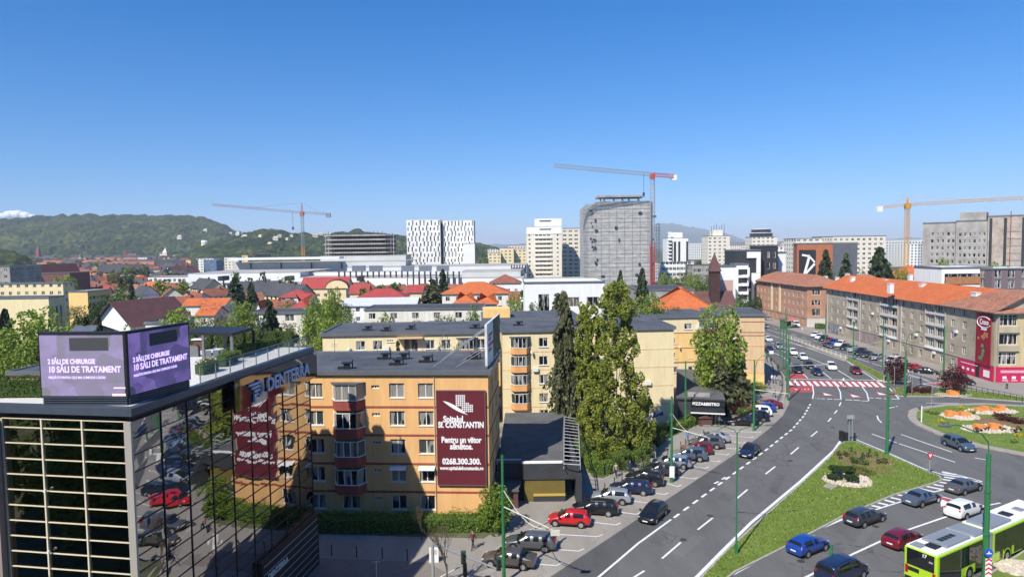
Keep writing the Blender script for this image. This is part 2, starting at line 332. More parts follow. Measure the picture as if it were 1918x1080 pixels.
rp.poly([tuple(P(a, b_)[:2]) + (0.0088,) for a, b_ in [(1762, 928), (1762, 949), (1818, 944)]])
mk2.poly([tuple(P(a, b_)[:2]) + (0.0125,) for a, b_ in [(1762, 934), (1762, 948), (1786, 943)]])
pline([(1633, 812), (1680, 829), (1789, 865)], 0.2); pline([(1688, 813), (1730, 828), (1783, 846)], 0.2); stripe((1826, 857), (1846, 860), 0.2)
pline([(1643, 778), (1645, 785), (1651, 791)], 0.2); stripe((1665, 764), (1681, 760), 0.2)
pline([(1734, 754), (1790, 755), (1925, 763)], 0.2)
stripe((1524, 745.5), (1540, 746), 0.25)
for a, b_ in ((1524, 1531), (1535, 1545), (1549, 1559), (1562, 1577), (1583, 1596), (1599, 1611)): stripe((a, 745.5 + (a - 1524) * .045), (b_, 745.5 + (b_ - 1524) * .045), 0.35)
for a, b_ in ((1628, 1636), (1640, 1651), (1656, 1665), (1670, 1683)): stripe((a, 744.5 + (a - 1628) * .05), (b_, 744.5 + (b_ - 1628) * .05), 0.35)
pline([(1568, 722), (1574, 734), (1575, 747)], 0.2); pline([(1615, 724), (1624, 736), (1627, 750)], 0.2); stripe((1614, 750), (1627, 751), 0.3)
pline([(1665, 726), (1675, 736), (1684, 747)], 0.22)
for cx_, cy_ in ((1548, 738), (1600, 741), (1650, 737)):
    c = P(cx_, cy_); A = [(c.x - 1.1, c.y - 1.3), (c.x + 1.1, c.y - 1.3), (c.x, c.y + 2.2)]
    rp.poly([(x, y, 0.0088) for x, y in A]); 
    mk2.poly([(c.x + (x - c.x) * .62, c.y + (y - c.y) * .62, 0.0125) for x, y in A])
# red crossing
rp.poly([tuple(P(a, b_)[:2]) + (0.0088,) for a, b_ in [(1475, 712), (1560, 712.5), (1648, 714), (1662, 725.5), (1570, 724), (1478, 722)]])
rp.poly([tuple(P(a, b_)[:2]) + (0.0088,) for a, b_ in [(1476, 723.5), (1522, 724), (1523, 733), (1480, 734)]])
rp.poly([tuple(P(a, b_)[:2]) + (0.0088,) for a, b_ in [(1474, 700), (1504, 700), (1512, 708), (1477, 708)]])
for i in range(15):
    t = i / 14; a = P(1477 + 167 * t, 713.2 + 1.6 * t); bb = P(1484 + 172 * t, 721.5 + 3 * t)
    d = (bb - a).normalized(); nn = Vector((1, 0, 0)) * 0.33
    mk2.quad(*[(v.x, v.y, 0.0125) for v in (a - nn, a + nn, bb + nn, bb - nn)][::-1])
for i, (x_, w_) in enumerate(((1489, 4), (1500, 2), (1507, 2), (1513, 2))): stripe((x_, 728.5), (x_ + w_, 728.6), 0.9, 0.0125, mk2)
stripe((1480, 709.3), (1645, 711.5), 0.35)
# avenue lanes beyond the crossing (world directions)
A1 = [P(1513, 708), P(1490, 686), P(1465, 667)]; sp(A1, 0.2)
for x0, y0, x1, y1 in ((1557, 709, 1520, 680), (1599, 711, 1563, 689), (1641, 712, 1586, 676)): pline([(x0, y0), (x1, y1)], 0.2)
def lane(px0, py0, xw, solid=False):
    s0 = P(px0, py0); e = Vector((xw, 330, 0))
    if solid: sp([s0, e], 0.2)
    else: dashes([s0, e], 3.0, 4.5, 0.18)
lane(1465, 667, 68.5, True); lane(1520, 680, 72.5); lane(1563, 689, 76.0, True); lane(1583, 676, 78.2, True)
sp([Vector((80.3, 128, 0)), Vector((80.3, 330, 0))], 0.18); dashes([Vector((83.4, 150, 0)), Vector((83.3, 330, 0))], 3, 4, 0.16)
stripe((1720, 719), (1790, 713), 0.2); 
for i in range(6):
    t = i / 5; a = P(1742 + 12 * t * 2, 716 + 2 * t); 
    rp.quad(*[tuple(P(x, y)[:2]) + (0.0088,) for x, y in ((1735 + 10 * i, 719 + i * 0.9), (1744 + 10 * i, 719.6 + i * .9), (1770 + 9 * i, 715.5 + i * .4), (1762 + 9 * i, 715 + i * .4))]) if i < 5 else None
pline([(1728, 718), (1770, 727), (1790, 729)], 0.25, 0.0125, mk2)
pline([(1807, 727), (1867, 737)], 0.18); pline([(1885, 738), (1925, 745)], 0.18)
pline([(1655, 684), (1690, 697), (1740, 712)], 0.16)
# zigzag box and arrows on the parking side lane
for a, b_ in (((1352, 897), (1360, 893)), ((1338, 905), (1346, 901))): stripe(a, b_, 0.25)
struct('lane_marking', mk, M_line); struct('red_road_surface', rp, M_redp); struct('lane_marking', mk2, M_line)
pt_ = MB(); pl_ = MB(); mh = MB(); random.seed(61)
for a_, b_, L_, W2, k_ in ((1290, 1020, 5, 1.1, 0), (1360, 930, 2.2, 1.4, 1), (1455, 905, 7, .9, 1), (1500, 830, 3, 1.6, 0), (1600, 790, 4, 1.2, 1), (1700, 900, 3, 1.1, 1), (1620, 1000, 6, .8, 0), (1560, 1030, 2.5, 1.3, 1), (1810, 990, 2, 1, 0), (1740, 870, 5, .8, 0), (1540, 700, 4, 1.2, 1), (1600, 690, 6, .7, 0), (1235, 1005, 3, 1, 1), (1680, 790, 2.4, 1.5, 0), (1890, 900, 5, 1.2, 1), (1480, 720, 2, .8, 0)):
    c = P(a_, b_); th = .9 + random.uniform(-.25, .25); d = Vector((math.cos(th), math.sin(th), 0)) * L_ / 2; e_ = Vector((-math.sin(th), math.cos(th), 0)) * W2 / 2
    (pt_ if k_ else pl_).quad(*[(v.x, v.y, .0062) for v in (c - d - e_, c + d - e_ * 1.1, c + d * .96 + e_, c - d + e_ * .92)])
for a_, b_ in ((1330, 965), (1480, 862), (1560, 800), (1650, 765), (1280, 1010), (1730, 905), (1640, 985), (1500, 1050), (1590, 700), (1420, 850)):
    c = P(a_, b_); mh.poly([(c.x + .33 * math.cos(t), c.y + .33 * math.sin(t), .0068) for t in np.linspace(0, 2 * math.pi, 15)[:-1]])
struct('asphalt_patch', pt_, asphalt('patch_dark', (0.138, 0.136, 0.132), .4)); struct('asphalt_patch', pl_, asphalt('patch_pale', (0.178, 0.175, 0.168), .4)); struct('manhole_cover', mh, pmat('cast_iron', (0.055, 0.05, 0.048), .6))
# ------------------------------------------------------------------ building tools
WHITE = pmat('white_pvc', (0.72, 0.72, 0.70), 0.4, 0.05, 2); PANE = panemat()
M_roofgrey = pmat('roof_membrane', (0.10, 0.105, 0.115), 0.72, 0.32, 0.3, bump=0.1)
def seams(m):
    n, l = NT(m); b = n['Principled BSDF']; src = b.inputs['Base Color'].links[0].from_socket; tc = n.new('ShaderNodeTexCoord'); br = n.new('ShaderNodeTexBrick'); br.inputs['Scale'].default_value = .55; br.inputs['Mortar Size'].default_value = .012; br.inputs['Brick Width'].default_value = 2.6; br.inputs['Row Height'].default_value = .55
    br.inputs['Color1'].default_value = (1, 1, 1, 1); br.inputs['Color2'].default_value = (.84, .84, .84, 1); br.inputs['Mortar'].default_value = (.45, .45, .45, 1); l.new(tc.outputs['Object'], br.inputs[0]); mx = n.new('ShaderNodeMix'); mx.data_type = 'RGBA'; mx.blend_type = 'MULTIPLY'; mx.inputs[0].default_value = 1; l.new(src, mx.inputs[6]); l.new(br.outputs[0], mx.inputs[7]); l.new(mx.outputs[2], b.inputs['Base Color'])
seams(M_roofgrey)
M_metal = pmat('grey_metal', (0.25, 0.26, 0.27), 0.4, 0.1, 1, metal=0.6); M_black = pmat('black_metal', (0.02, 0.021, 0.024), 0.5)
M_sill = pmat('pale_sill', (0.58, 0.56, 0.52), 0.6, 0.1, 2)
WC = {}
def wmesh(w_, h_, n, rows, kind, fw_=0.075):
    k = (round(w_, 2), round(h_, 2), n, rows, kind, fw_)
    if k in WC: return WC[k]
    p = MB(); p.quad((0, 0, 0), (w_, 0, 0), (w_, 0, h_), (0, 0, h_), 0)
    f = MB() if kind == 2 else p; mi = 0 if kind == 2 else 1; t = 0.04
    def bar(x0, z0, x1, z1): f.box(x0, -t, z0, x1, t * .5, z1, mi)
    bar(0, 0, fw_, h_); bar(w_ - fw_, 0, w_, h_); bar(fw_, 0, w_ - fw_, fw_); bar(fw_, h_ - fw_, w_ - fw_, h_)
    for i in range(1, n): bar(w_ * i / n - fw_ * .6, fw_, w_ * i / n + fw_ * .6, h_ - fw_)
    for i in range(1, rows): 
        zz = h_ * (0.72 if rows == 2 else i / rows); f.box(fw_, -t * .8, zz - fw_ * .4, w_ - fw_, t * .3, zz + fw_ * .4, mi)
    s = MB(); s.box(-0.08, -0.24, -0.07, w_ + 0.08, 0.02, -0.004, 0)
    WC[k] = (p.mesh('pane', [PANE] if kind == 2 else [PANE, WHITE]), f.mesh('frame', WHITE) if kind == 2 else None, s.mesh('sill', WHITE))
    return WC[k]
def window(parent, loc, rz, w_, h_, n=2, rows=1, detail=1, sill=True, name='window', fmat=None, fw_=0.075):
    pm, fm, sm = wmesh(w_, h_, n, rows, 2 if detail == 2 else 1, fw_)
    o = link(name, pm, parent, loc, rz)
    if detail == 2:
        link('frame', fm, o)
        if sill: link('sill', sm, o)
    return o
def holes_wall(mb, O, U, W, H, holes, depth, m=0, mr=None, z0=0):
    N = Vector((U.y, -U.x, 0)); us = sorted({0.0, W, *[h[0] for h in holes], *[h[0] + h[2] for h in holes]})
    zs = sorted({z0, H, *[h[1] for h in holes], *[h[1] + h[3] for h in holes]})
    us = [u for i, u in enumerate(us) if i == 0 or u - us[i - 1] > 1e-5]; zs = [z for i, z in enumerate(zs) if i == 0 or z - zs[i - 1] > 1e-5]
    us_a = np.array(us); 
    def pt(u, z, d=0): return O + U * u + Vector((0, 0, z)) - N * d
    for j in range(len(zs) - 1):
        zc = (zs[j] + zs[j + 1]) / 2; row = [h for h in holes if h[1] < zc < h[1] + h[3]]; st = None
        for i in range(len(us) - 1):
            uc = (us[i] + us[i + 1]) / 2; inside = any(h[0] < uc < h[0] + h[2] for h in row)
            if not inside and st is None: st = i
            if inside and st is not None: mb.quad(pt(us[st], zs[j]), pt(us[i], zs[j]), pt(us[i], zs[j + 1]), pt(us[st], zs[j + 1]), m); st = None
        if st is not None: mb.quad(pt(us[st], zs[j]), pt(us[-1], zs[j]), pt(us[-1], zs[j + 1]), pt(us[st], zs[j + 1]), m)
    if depth > 0:
        for h in holes:
            a, b_, c, d = h[0], h[1], h[0] + h[2], h[1] + h[3]; q = mr if mr is not None else m
            for (p1, p2) in (((a, b_), (c, b_)), ((c, b_), (c, d)), ((c, d), (a, d)), ((a, d), (a, b_))):
                mb.quad(pt(*p1), pt(*p1, depth), pt(*p2, depth), pt(*p2), q)
def grid(us, zs, w_, h_, n=2, **k): return [dict(u=u - w_ / 2, z=z, w=w_, h=h_, n=n, **k) for z in zs for u in us]
class Block:
    """A building whose front runs from A to B; local x along the front, y into it."""
    def __init__(s, name, label, A, B, depth, h, wall, faces=None, cat='building', group=None, recess=0.16, detail=1, z0=0.0):
        A = Vector((A[0], A[1], z0)); B = Vector((B[0], B[1], z0)); s.W = (B - A).length; s.D = depth; s.h = h
        s.rz = math.atan2(B.y - A.y, B.x - A.x); s.root = thing(name, label, cat, A, s.rz, group)
        W, D = s.W, s.D; faces = faces or {}
        s.fr = {'front': (Vector((0, 0, 0)), Vector((1, 0, 0)), W, 0), 'right': (Vector((W, 0, 0)), Vector((0, 1, 0)), D, math.pi / 2),
                'back': (Vector((W, D, 0)), Vector((-1, 0, 0)), W, math.pi), 'left': (Vector((0, D, 0)), Vector((0, -1, 0)), D, -math.pi / 2)}
        mb = MB(); cnt = 0
        for k, (O, U, L, rz) in s.fr.items():
            ws = [w_ for w_ in faces.get(k, []) if w_['u'] > 0.02 and w_['u'] + w_['w'] < L - 0.02]
            holes_wall(mb, O, U, L, h, [(w_['u'], w_['z'], w_['w'], w_['h']) for w_ in ws], recess, 0)
            N = Vector((U.y, -U.x, 0))
            rest = None
            for w_ in ws:
                cnt += 1; loc = O + U * w_['u'] + Vector((0, 0, w_['z'])) - N * (recess - 0.045)
                if cnt <= 100: window(s.root, loc, rz, w_['w'], w_['h'], w_.get('n', 2), w_.get('rows', 1), w_.get('detail', detail), w_.get('sill', True), w_.get('name', 'window'))
                else:
                    rest = rest or MB(); a = loc; b_ = loc + U * w_['w']; dz = Vector((0, 0, w_['h'])); rest.quad(a, b_, b_ + dz, a + dz)
            if rest: tag(rest.build('window', PANE, s.root), kind='stuff')
        s.wall = mb.build('wall', wall, s.root)
    def band(s, zs, mat, t=0.2, out=0.03, name='string_course', sides=('front', 'right', 'left')):
        for z in zs:
            b_ = MB(); b_.box(-out, -out, z, s.W + out, s.D + out, z + t); b_.build(name, mat, s.root)
    def flat(s, mat=None, over=0.25, thick=0.3, rim=0.18, edge=None):
        b_ = MB(); b_.box(-over, -over, s.h, s.W + over, s.D + over, s.h + thick, 1)
        z = s.h + thick; o = over; b_.quad((-o + .02, -o + .02, z + .004), (s.W + o - .02, -o + .02, z + .004), (s.W + o - .02, s.D + o - .02, z + .004), (-o + .02, s.D + o - .02, z + .004), 0)
        s.roof = b_.build('roof', [mat or M_roofgrey, edge or M_metal], s.root)
        if rim:
            q = MB(); W, D = s.W + o, s.D + o; r = 0.22
            q.box(-o, -o, z + .006, W, -o + r, z + rim); q.box(-o, D - r, z + .006, W, D, z + rim); q.box(-o, -o + r, z + .006, -o + r, D - r, z + rim); q.box(W - r, -o + r, z + .006, W, D - r, z + rim)
            q.build('parapet', edge or M_metal, s.roof)
    def pitched(s, rise, mat, kind='gable', axis='x', over=0.5, wallmat=None, hipf=0.5, thick=0.12, gut=True):
        W, D, z, o = s.W, s.D, s.h, over; b_ = MB()
        if axis == 'x': L, S_, fn = W, D, (lambda a, b2, c: (a, b2, c))
        else: L, S_, fn = D, W, (lambda a, b2, c: (b2, a, c))
        hip = S_ * hipf if kind == 'hip' else 0; e = o if kind == 'hip' else o
        drop = rise * o / (S_ / 2)
        A, B, C, Dd = fn(-e, -o, z - drop), fn(L + e, -o, z - drop), fn(L + e, S_ + o, z - drop), fn(-e, S_ + o, z - drop)
        r1, r2 = fn(hip - (0 if hip else e), S_ / 2, z + rise), fn(L - hip + (0 if hip else e), S_ / 2, z + rise)
        up_ = lambda p: (p[0], p[1], p[2] + thick)
        fl = axis != 'x'
        def add(ps): b_.poly(ps[::-1] if fl else ps, 0)
        add([up_(A), up_(B), up_(r2), up_(r1)]); add([up_(C), up_(Dd), up_(r1), up_(r2)])
        if hip: add([up_(B), up_(C), up_(r2)]); add([up_(Dd), up_(A), up_(r1)])
        for p1, p2 in ((A, B), (B, C), (C, Dd), (Dd, A)):
            if hip or (p1, p2) in ((A, B), (C, Dd)): b_.quad(p1, p2, up_(p2), up_(p1), 1)
        if not hip:
            for p1, p2, q_ in ((B, C, r2), (Dd, A, r1)): b_.quad(p1, q_, up_(q_), up_(p1), 1); b_.quad(q_, p2, up_(p2), up_(q_), 1)
        b_.quad(A, Dd, C, B, 1) if hip else None
        if not hip:
            add([Dd, r1, r2, C][::-1]); add([A, r1, r2, B])
            g_ = MB()
            for x in (0, L):
                ps = [fn(x, 0, z), fn(x, S_, z), fn(x, S_ / 2, z + rise - 0.02)]
                if (x == 0) ^ fl: ps = ps[::-1]
                g_.poly(ps)
            g_.build('gable_wall', wallmat or s.wall.data.materials[0], s.root)
        s.roof = b_.build('roof', [mat, M_metal], s.root); return s.roof
    def part(s, name, mb, mat, parent=None): return mb.build(name, mat, parent or s.root)
    def boxp(s, name, x0, y0, z0, x1, y1, z1, mat, parent=None): q = MB(); q.box(x0, y0, z0, x1, y1, z1); return q.build(name, mat, parent or s.root)
def wallmat(name, c, var=0.10, rough=0.9): return pmat(name, c, rough, var * 1.5, 1.3, bump=0.08, bscale=6, stretch=(1, 1, .16))
def tile(name, c, c2, sc_=1.6):
    if name in MATS: return MATS[name]
    m = bpy.data.materials.new(name); n, l = NT(m); b = n['Principled BSDF']; b.inputs['Roughness'].default_value = 0.85; b.inputs['Specular IOR Level'].default_value = 0.15
    tc = n.new('ShaderNodeTexCoord'); v = n.new('ShaderNodeTexVoronoi'); v.inputs['Scale'].default_value = sc_; v.inputs['Randomness'].default_value = 1
    mp = n.new('ShaderNodeMapping'); mp.inputs['Scale'].default_value = (1.2, 1.2, 1.8); l.new(tc.outputs['Object'], mp.inputs[0]); l.new(mp.outputs[0], v.inputs['Vector'])
    z2 = n.new('ShaderNodeTexNoise'); z2.inputs['Scale'].default_value = 0.4; z2.inputs['Detail'].default_value = 8; z2.inputs['Roughness'].default_value = 0.75; l.new(tc.outputs['Object'], z2.inputs['Vector'])
    sx_ = n.new('ShaderNodeSeparateColor'); l.new(v.outputs['Color'], sx_.inputs[0])
    ad = n.new('ShaderNodeMath'); ad.operation = 'MULTIPLY_ADD'; ad.inputs[1].default_value = 0.35; l.new(sx_.outputs[0], ad.inputs[0]); l.new(z2.outputs[0], ad.inputs[2])
    r = n.new('ShaderNodeValToRGB'); r.color_ramp.elements[0].position = 0.4; r.color_ramp.elements[1].position = 0.9
    r.color_ramp.elements[0].color = (*c2, 1); r.color_ramp.elements[1].color = (*c, 1); l.new(ad.outputs[0], r.inputs[0])
    l.new(r.outputs[0], b.inputs['Base Color'])
    wv = n.new('ShaderNodeTexWave'); wv.bands_direction = 'Z'; wv.inputs['Scale'].default_value = 2.2; wv.inputs['Distortion'].default_value = 0.4; l.new(tc.outputs['Object'], wv.inputs['Vector'])
    bp = n.new('ShaderNodeBump'); bp.inputs['Strength'].default_value = 0.35; bp.inputs['Distance'].default_value = 0.06; l.new(wv.outputs[0], bp.inputs['Height']); l.new(bp.outputs[0], b.inputs['Normal'])
    MATS[name] = m; return m
T_orange = tile('orange_roof_tiles', (0.56, 0.16, 0.055), (0.42, 0.105, 0.04)); T_old = tile('old_brown_tiles', (0.43, 0.19, 0.115), (0.20, 0.095, 0.065), 2.2)
T_red = pmat('red_sheet_roof', (0.36, 0.06, 0.05), 0.55, 0.15, 0.6); T_redtile = tile('red_roof_tiles', (0.33, 0.125, 0.075), (0.17, 0.065, 0.045))
T_brown = pmat('brown_sheet_roof', (0.13, 0.06, 0.055), 0.6, 0.15, 0.5)
C_orange = wallmat('orange_render', (0.72, 0.42, 0.175), 0.07); C_cream = wallmat('cream_render', (0.76, 0.63, 0.37), 0.06)
C_yellow = wallmat('yellow_render', (0.80, 0.53, 0.21), 0.06); C_beige = wallmat('beige_render', (0.62, 0.44, 0.25), 0.08)
C_redw = wallmat('red_brown_render', (0.30, 0.075, 0.055), 0.12); C_white = wallmat('white_render', (0.78, 0.77, 0.73), 0.05)
C_peach = wallmat('peach_render', (0.74, 0.36, 0.14), 0.06)
C_grey = pmat('grey_render', (0.40, 0.335, 0.245), 0.92, 0.28, 0.22, bump=0.1, bscale=5); C_brick = pmat('brown_render', (0.46, 0.245, 0.155), 0.92, 0.16, 0.3, bump=0.1, bscale=5)
C_conc = pmat('raw_concrete', (0.34, 0.315, 0.285), 0.95, 0.25, 0.25); C_darkwall = pmat('dark_cladding', (0.035, 0.037, 0.043), 0.6, 0.15, 0.6)
def vent(parent, x, y, z, kind=0):
    m_ = MB(); m_.box(-.3, -.3, 0, .3, .3, .55); m_.box(-.5, -.42, .56, .5, .42, .66); m_.tube((.55, 0, 0), (.55, 0, .9), .06); m_.box(-.9, -.12, 0, -.3, .12, .25)
    me = WC.get('vent') or m_.mesh('vent', M_black); WC['vent'] = me; return link('vent', me, parent, (x, y, z), kind)
# ------------------------------------------------------------------ orange apartment block
A = Vector((-51.0, 68.4, 0)); B = P(914, 701, 14.7); B = Vector((B.x, B.y, 0)); A = B + (A - B)
rowz = [1.25, 4.05, 6.85, 9.65, 12.4]; H_ = 14.7
Wd = (B - A).length
def ux(p): return (R(p, 800, 66.3).x - A.x) * Wd / (B.x - A.x)
cols = [ux(746), ux(800)]; colsL = [ux(592), ux(592) - 4.8, ux(592) - 8.0, ux(592) - 17.5, ux(592) - 20.8, ux(592) - 28, ux(592) - 32, ux(592) - 42]
ws = grid([c for c in cols + colsL if c > 1], rowz, 1.5, 1.45, 2, detail=2)
bays = [ux(655), ux(592) - 12.8, ux(592) - 37]
ws += [dict(u=b_ - 0.9, z=1.25, w=1.8, h=1.35, n=2, detail=2) for b_ in bays if b_ > 2]
ws += grid([ux(706)], [z + 0.9 for z in rowz], 0.8, 0.35, 3, detail=1)
ob = Block('apartment_block', 'orange five storey apartment block with dark red bay balconies behind the glass office', A, B, 12.2, H_, C_orange, {'front': ws, 'right': grid([4, 8.5], rowz, 1.2, 1.3)}, recess=0.22)
ob.flat(over=0.3, thick=0.28, rim=0.14)
for z in (2.95, 5.75, 8.6, 11.4):
    q = MB(); q.box(-.03, -.035, z, ob.W + .035, -.002, z + .2); q.box(ob.W + .002, -.002, z, ob.W + .035, ob.D, z + .2); q.build('string_course', C_redw, ob.root)
def baywin(parent, uc, z, w_, top, pm=C_redw, dp=0.95, ph=0.95, gh=1.55):
    c = 0.55; r = MB(); P0 = [(-w_ / 2, 0), (-w_ / 2 + c, -dp), (w_ / 2 - c, -dp), (w_ / 2, 0)]
    b_ = thing('balcony', None, None, (uc, -0.005, z)); b_.parent = parent
    pr = MB(); pr.prism([(x, y) for x, y in P0], 0, ph); pr.build('parapet', pm, b_)
    gl = MB(); fr = MB(); I = [(x * 0.96, y * 0.96) for x, y in P0]
    for i in range(3):
        a, b2 = I[i], I[i + 1]; gl.quad((*a, ph), (*b2, ph), (*b2, ph + gh), (*a, ph + gh)); n_ = 3 if i == 1 else 1
        for j in range(n_ + 1):
            t = j / n_; x, y = a[0] + (b2[0] - a[0]) * t, a[1] + (b2[1] - a[1]) * t; fr.tube((x, y, ph), (x, y, ph + gh), 0.055, 4)
        for zz in (ph + .04, ph + gh - .04): fr.tube((*a, zz), (*b2, zz), 0.05, 4)
    gl.build('glazing', PANE, b_); fr.build('frame', WHITE, b_)
    s_ = MB(); s_.prism([(x * 1.05, y * 1.05) for x, y in P0], ph - .002, ph + .06); s_.build('sill', WHITE, b_)
    if top: t_ = MB(); t_.prism([(x * 1.1, y * 1.1) for x, y in P0], ph + gh, ph + gh + .12); t_.build('cover', M_roofgrey, b_)
for ub in bays:
    if ub < 2: continue
    for i, z in enumerate([3.0, 5.8, 8.6, 11.35]): baywin(ob.root, ub, z, 3.2, i == 3)
for p_ in ((722, 672), (757, 672), (745, 683), (650, 690), (890, 672), (800, 678)):
    v = P(p_[0], p_[1], H_ + .3); lv = Matrix.Rotation(-ob.rz, 3, 'Z') @ (v - A); vent(ob.roof, lv.x, lv.y, H_ + .29, 0.2)
# downpipe and drain on the front
q = MB(); uq = ux(816); q.tube((uq, -.07, .3), (uq, -.07, 14.6), .045, 6); q.build('downpipe', pmat('pale_pipe', (0.55, 0.42, 0.28), 0.6), ob.root)
for z in rowz[:2]:
    q = MB(); 
    for c in cols: q.box(c - .85, -.55, z + 1.52, c + .85, -.0, z + 1.58)
for c, z in ((cols[0], rowz[1]), (cols[1], rowz[1])):
    q = MB(); q.add([(c - .8, -.6, z + 1.35), (c + .8, -.6, z + 1.35), (c + .8, -.02, z + 1.6), (c - .8, -.02, z + 1.6), (c - .8, -.6, z + 1.31), (c + .8, -.6, z + 1.31), (c + .8, -.02, z + 1.56), (c - .8, -.02, z + 1.56)], [(0, 1, 2, 3), (7, 6, 5, 4), (4, 5, 1, 0), (5, 6, 2, 1), (7, 4, 0, 3)]); q.build('awning', WHITE, ob.root)
# hospital banner
M_ban = pmat('maroon_banner', (0.125, 0.018, 0.028), 0.6, 0.06, 0.5); M_wht = pmat('white_print', (0.80, 0.80, 0.80), 0.6)
u0_, u1_ = ux(821), ux(910); bw_ = u1_ - u0_; z1_ = R(867, 729, 65.9).z; z0_ = R(867, 903, 65.9).z; bh = z1_ - z0_
bp_ = Matrix.Rotation(ob.rz, 3, 'Z') @ Vector((u0_, -0.24, z0_)) + A
ban = thing('banner', 'large maroon hospital banner hanging on the orange apartment block', 'banner', bp_, ob.rz)
q = MB(); q.box(0, 0, 0, bw_, .16, bh); q.build('panel', M_ban, ban)
q = MB()
for a in ((-.06, -.03, -.06, bw_ + .06, .2, 0), (-.06, -.03, bh, bw_ + .06, .2, bh + .06), (-.06, -.03, 0, 0, .2, bh), (bw_, -.03, 0, bw_ + .06, .2, bh)): q.box(*a)
q.build('frame', pmat('banner_frame', (0.16, 0.12, 0.12), 0.5), ban)
def bt(body, fx, fz, size, sx=0.8, bold=0.02, mat=None, parent=None, al='CENTER', y=-0.012):
    me = text_mesh(body, size, mat or M_wht, 0.006, bold, al, sx); return link('lettering', me, parent or ban, (fx, y, fz))
bt('Spitalul', bw_ * .34, bh * .70, .85, .80, .035); bt('Sf. CONSTANTIN', bw_ * .5, bh * .64, .80, .73, .035)
bt('Pentru un viitor', bw_ * .5, bh * .48, .80, .76, .035); bt('sănătos.', bw_ * .5, bh * .41, .80, .8, .035)
bt('0268.300.300.', bw_ * .5, bh * .25, .78, .86, .035); bt('www.spitalulsfconstantin.ro', bw_ * .5, bh * .18, .49, .78, .02)
lg = MB(); cs = .19
for i in range(9):
    for j in range(9):
        x = bw_ * .40 + i * cs * 1.0; z = bh * .78 + j * cs * 1.0
        if (2 < i < 9 and j < 4) or (i < 5 and 2 < j) or (1 < i < 7 and j < 5 and i + j > 5): lg.box(x, -.02, z, x + cs * .72, -.002, z + cs * .72)
lg.build('emblem_grid', M_wht, ban)
lf = MB(); pts = []
for t in np.linspace(0, 1, 12): pts.append((bw_ * (.13 + .52 * t), bh * (.895 - .15 * t ** 1.6)))
for t in np.linspace(1, 0, 12): pts.append((bw_ * (.13 + .52 * t), bh * (.895 - .15 * t ** 1.6) - bh * .045 * math.sin(math.pi * min(1, t * 1.05)) ** .8))
lf.add([(x, -.016, z) for x, z in pts], [(i, 22 - i + 1, 22 - i, i + 1)[::1] if False else (i, i + 1, 22 - i, 23 - i) for i in range(11)]); lf.build('emblem_leaf', M_wht, ban)
# graffiti tag under the banner
gm = pmat('graffiti_line', (0.30, 0.13, 0.05), 0.8)
q = MB(); base = [(ux(862), 3.0), (ux(855), 2.8), (ux(866), 2.5), (ux(872), 2.9)]; 
for k_, (a, b_) in enumerate([((845, 945), (862, 949)), ((862, 949), (852, 952)), ((868, 946), (880, 952)), ((880, 952), (893, 947)), ((893, 947), (888, 957)), ((864, 960), (884, 958)), ((845, 945), (850, 955))]):
    pa, pb = R(*a, 65.9), R(*b_, 65.9); q.tube((ux(a[0]), -.01, pa.z), (ux(b_[0]), -.01, pb.z), .022, 4)
q.build('graffiti', gm, ob.root)
# roof billboard beside the corner (seen edge-on)
bb = thing('roof_billboard', 'tall rooftop billboard turned edge on above the orange block corner', 'billboard', (0, 0, 0))
a0, a1 = P(911, 696, 15.2), R(937, 665, 78); a0 = R(911, 690, 66.6); a1 = R(935, 663, 77.5); t0 = R(906, 637, 66.6).z; t1 = R(931, 610, 77.5).z
d_ = (Vector((a1.x, a1.y, 0)) - Vector((a0.x, a0.y, 0))).normalized(); nn = Vector((-d_.y, d_.x, 0)) * .12
M_bbp = pmat('billboard_print', (0.62, 0.62, 0.60), 0.6, 0.25, 0.8); M_bbback = pmat('billboard_back', (0.16, 0.15, 0.09), 0.8, 0.4, 0.9)
q = MB()
A2 = Vector((a0.x, a0.y, 15.3)); B2 = Vector((a1.x, a1.y, 15.3)); ht = 4.1
for s_, mm in ((nn, 0), (-nn, 1)):
    v_ = [A2 + s_, B2 + s_, B2 + s_ + Vector((0, 0, ht)), A2 + s_ + Vector((0, 0, ht))]; q.poly(v_ if s_ is not nn else v_[::-1], mm)
wp = MB(); M5 = A2.lerp(B2, .42); wp.poly([A2 - nn * 1.06, M5 - nn * 1.06, M5 - nn * 1.06 + Vector((0, 0, ht)), A2 - nn * 1.06 + Vector((0, 0, ht))]); wp.build('poster', M_wht, bb)
q.quad(A2 + nn, A2 - nn, A2 - nn + Vector((0, 0, ht)), A2 + nn + Vector((0, 0, ht)), 0); q.quad(A2 + nn + Vector((0, 0, ht)), A2 - nn + Vector((0, 0, ht)), B2 - nn + Vector((0, 0, ht)), B2 + nn + Vector((0, 0, ht)), 0)
q.build('panel', [M_bbp, M_bbback], bb)
for t in (0.1, .5, .9):
    q = MB(); c = A2.lerp(B2, t); q.tube(c + Vector((0, 0, 3.6)), c + Vector((-5.5, .5, -.3)), .05, 6); q.tube(c + Vector((0, 0, -.4)), c + Vector((0, 0, 0)), .08, 6); q.tube(c + Vector((0, 0, 1.6)), c + Vector((-3.2, .3, -.3)), .04, 6)
    q.build('strut', M_metal, bb)
q = MB(); c = A2 + nn * 1.3
for zz, ww in ((2.7, .5), (2.3, .3), (1.7, .6), (1.2, .35)):
    a_ = A2 - nn * 1.1 + d_ * .9 + Vector((0, 0, zz)); b2_ = a_ + d_ * 3.2 * ww * 2; q.quad(a_, a_ + Vector((0, 0, .3)), b2_ + Vector((0, 0, .3)), b2_)
q.build('print_block', pmat('red_print', (0.5, 0.05, 0.05), 0.6), bb)
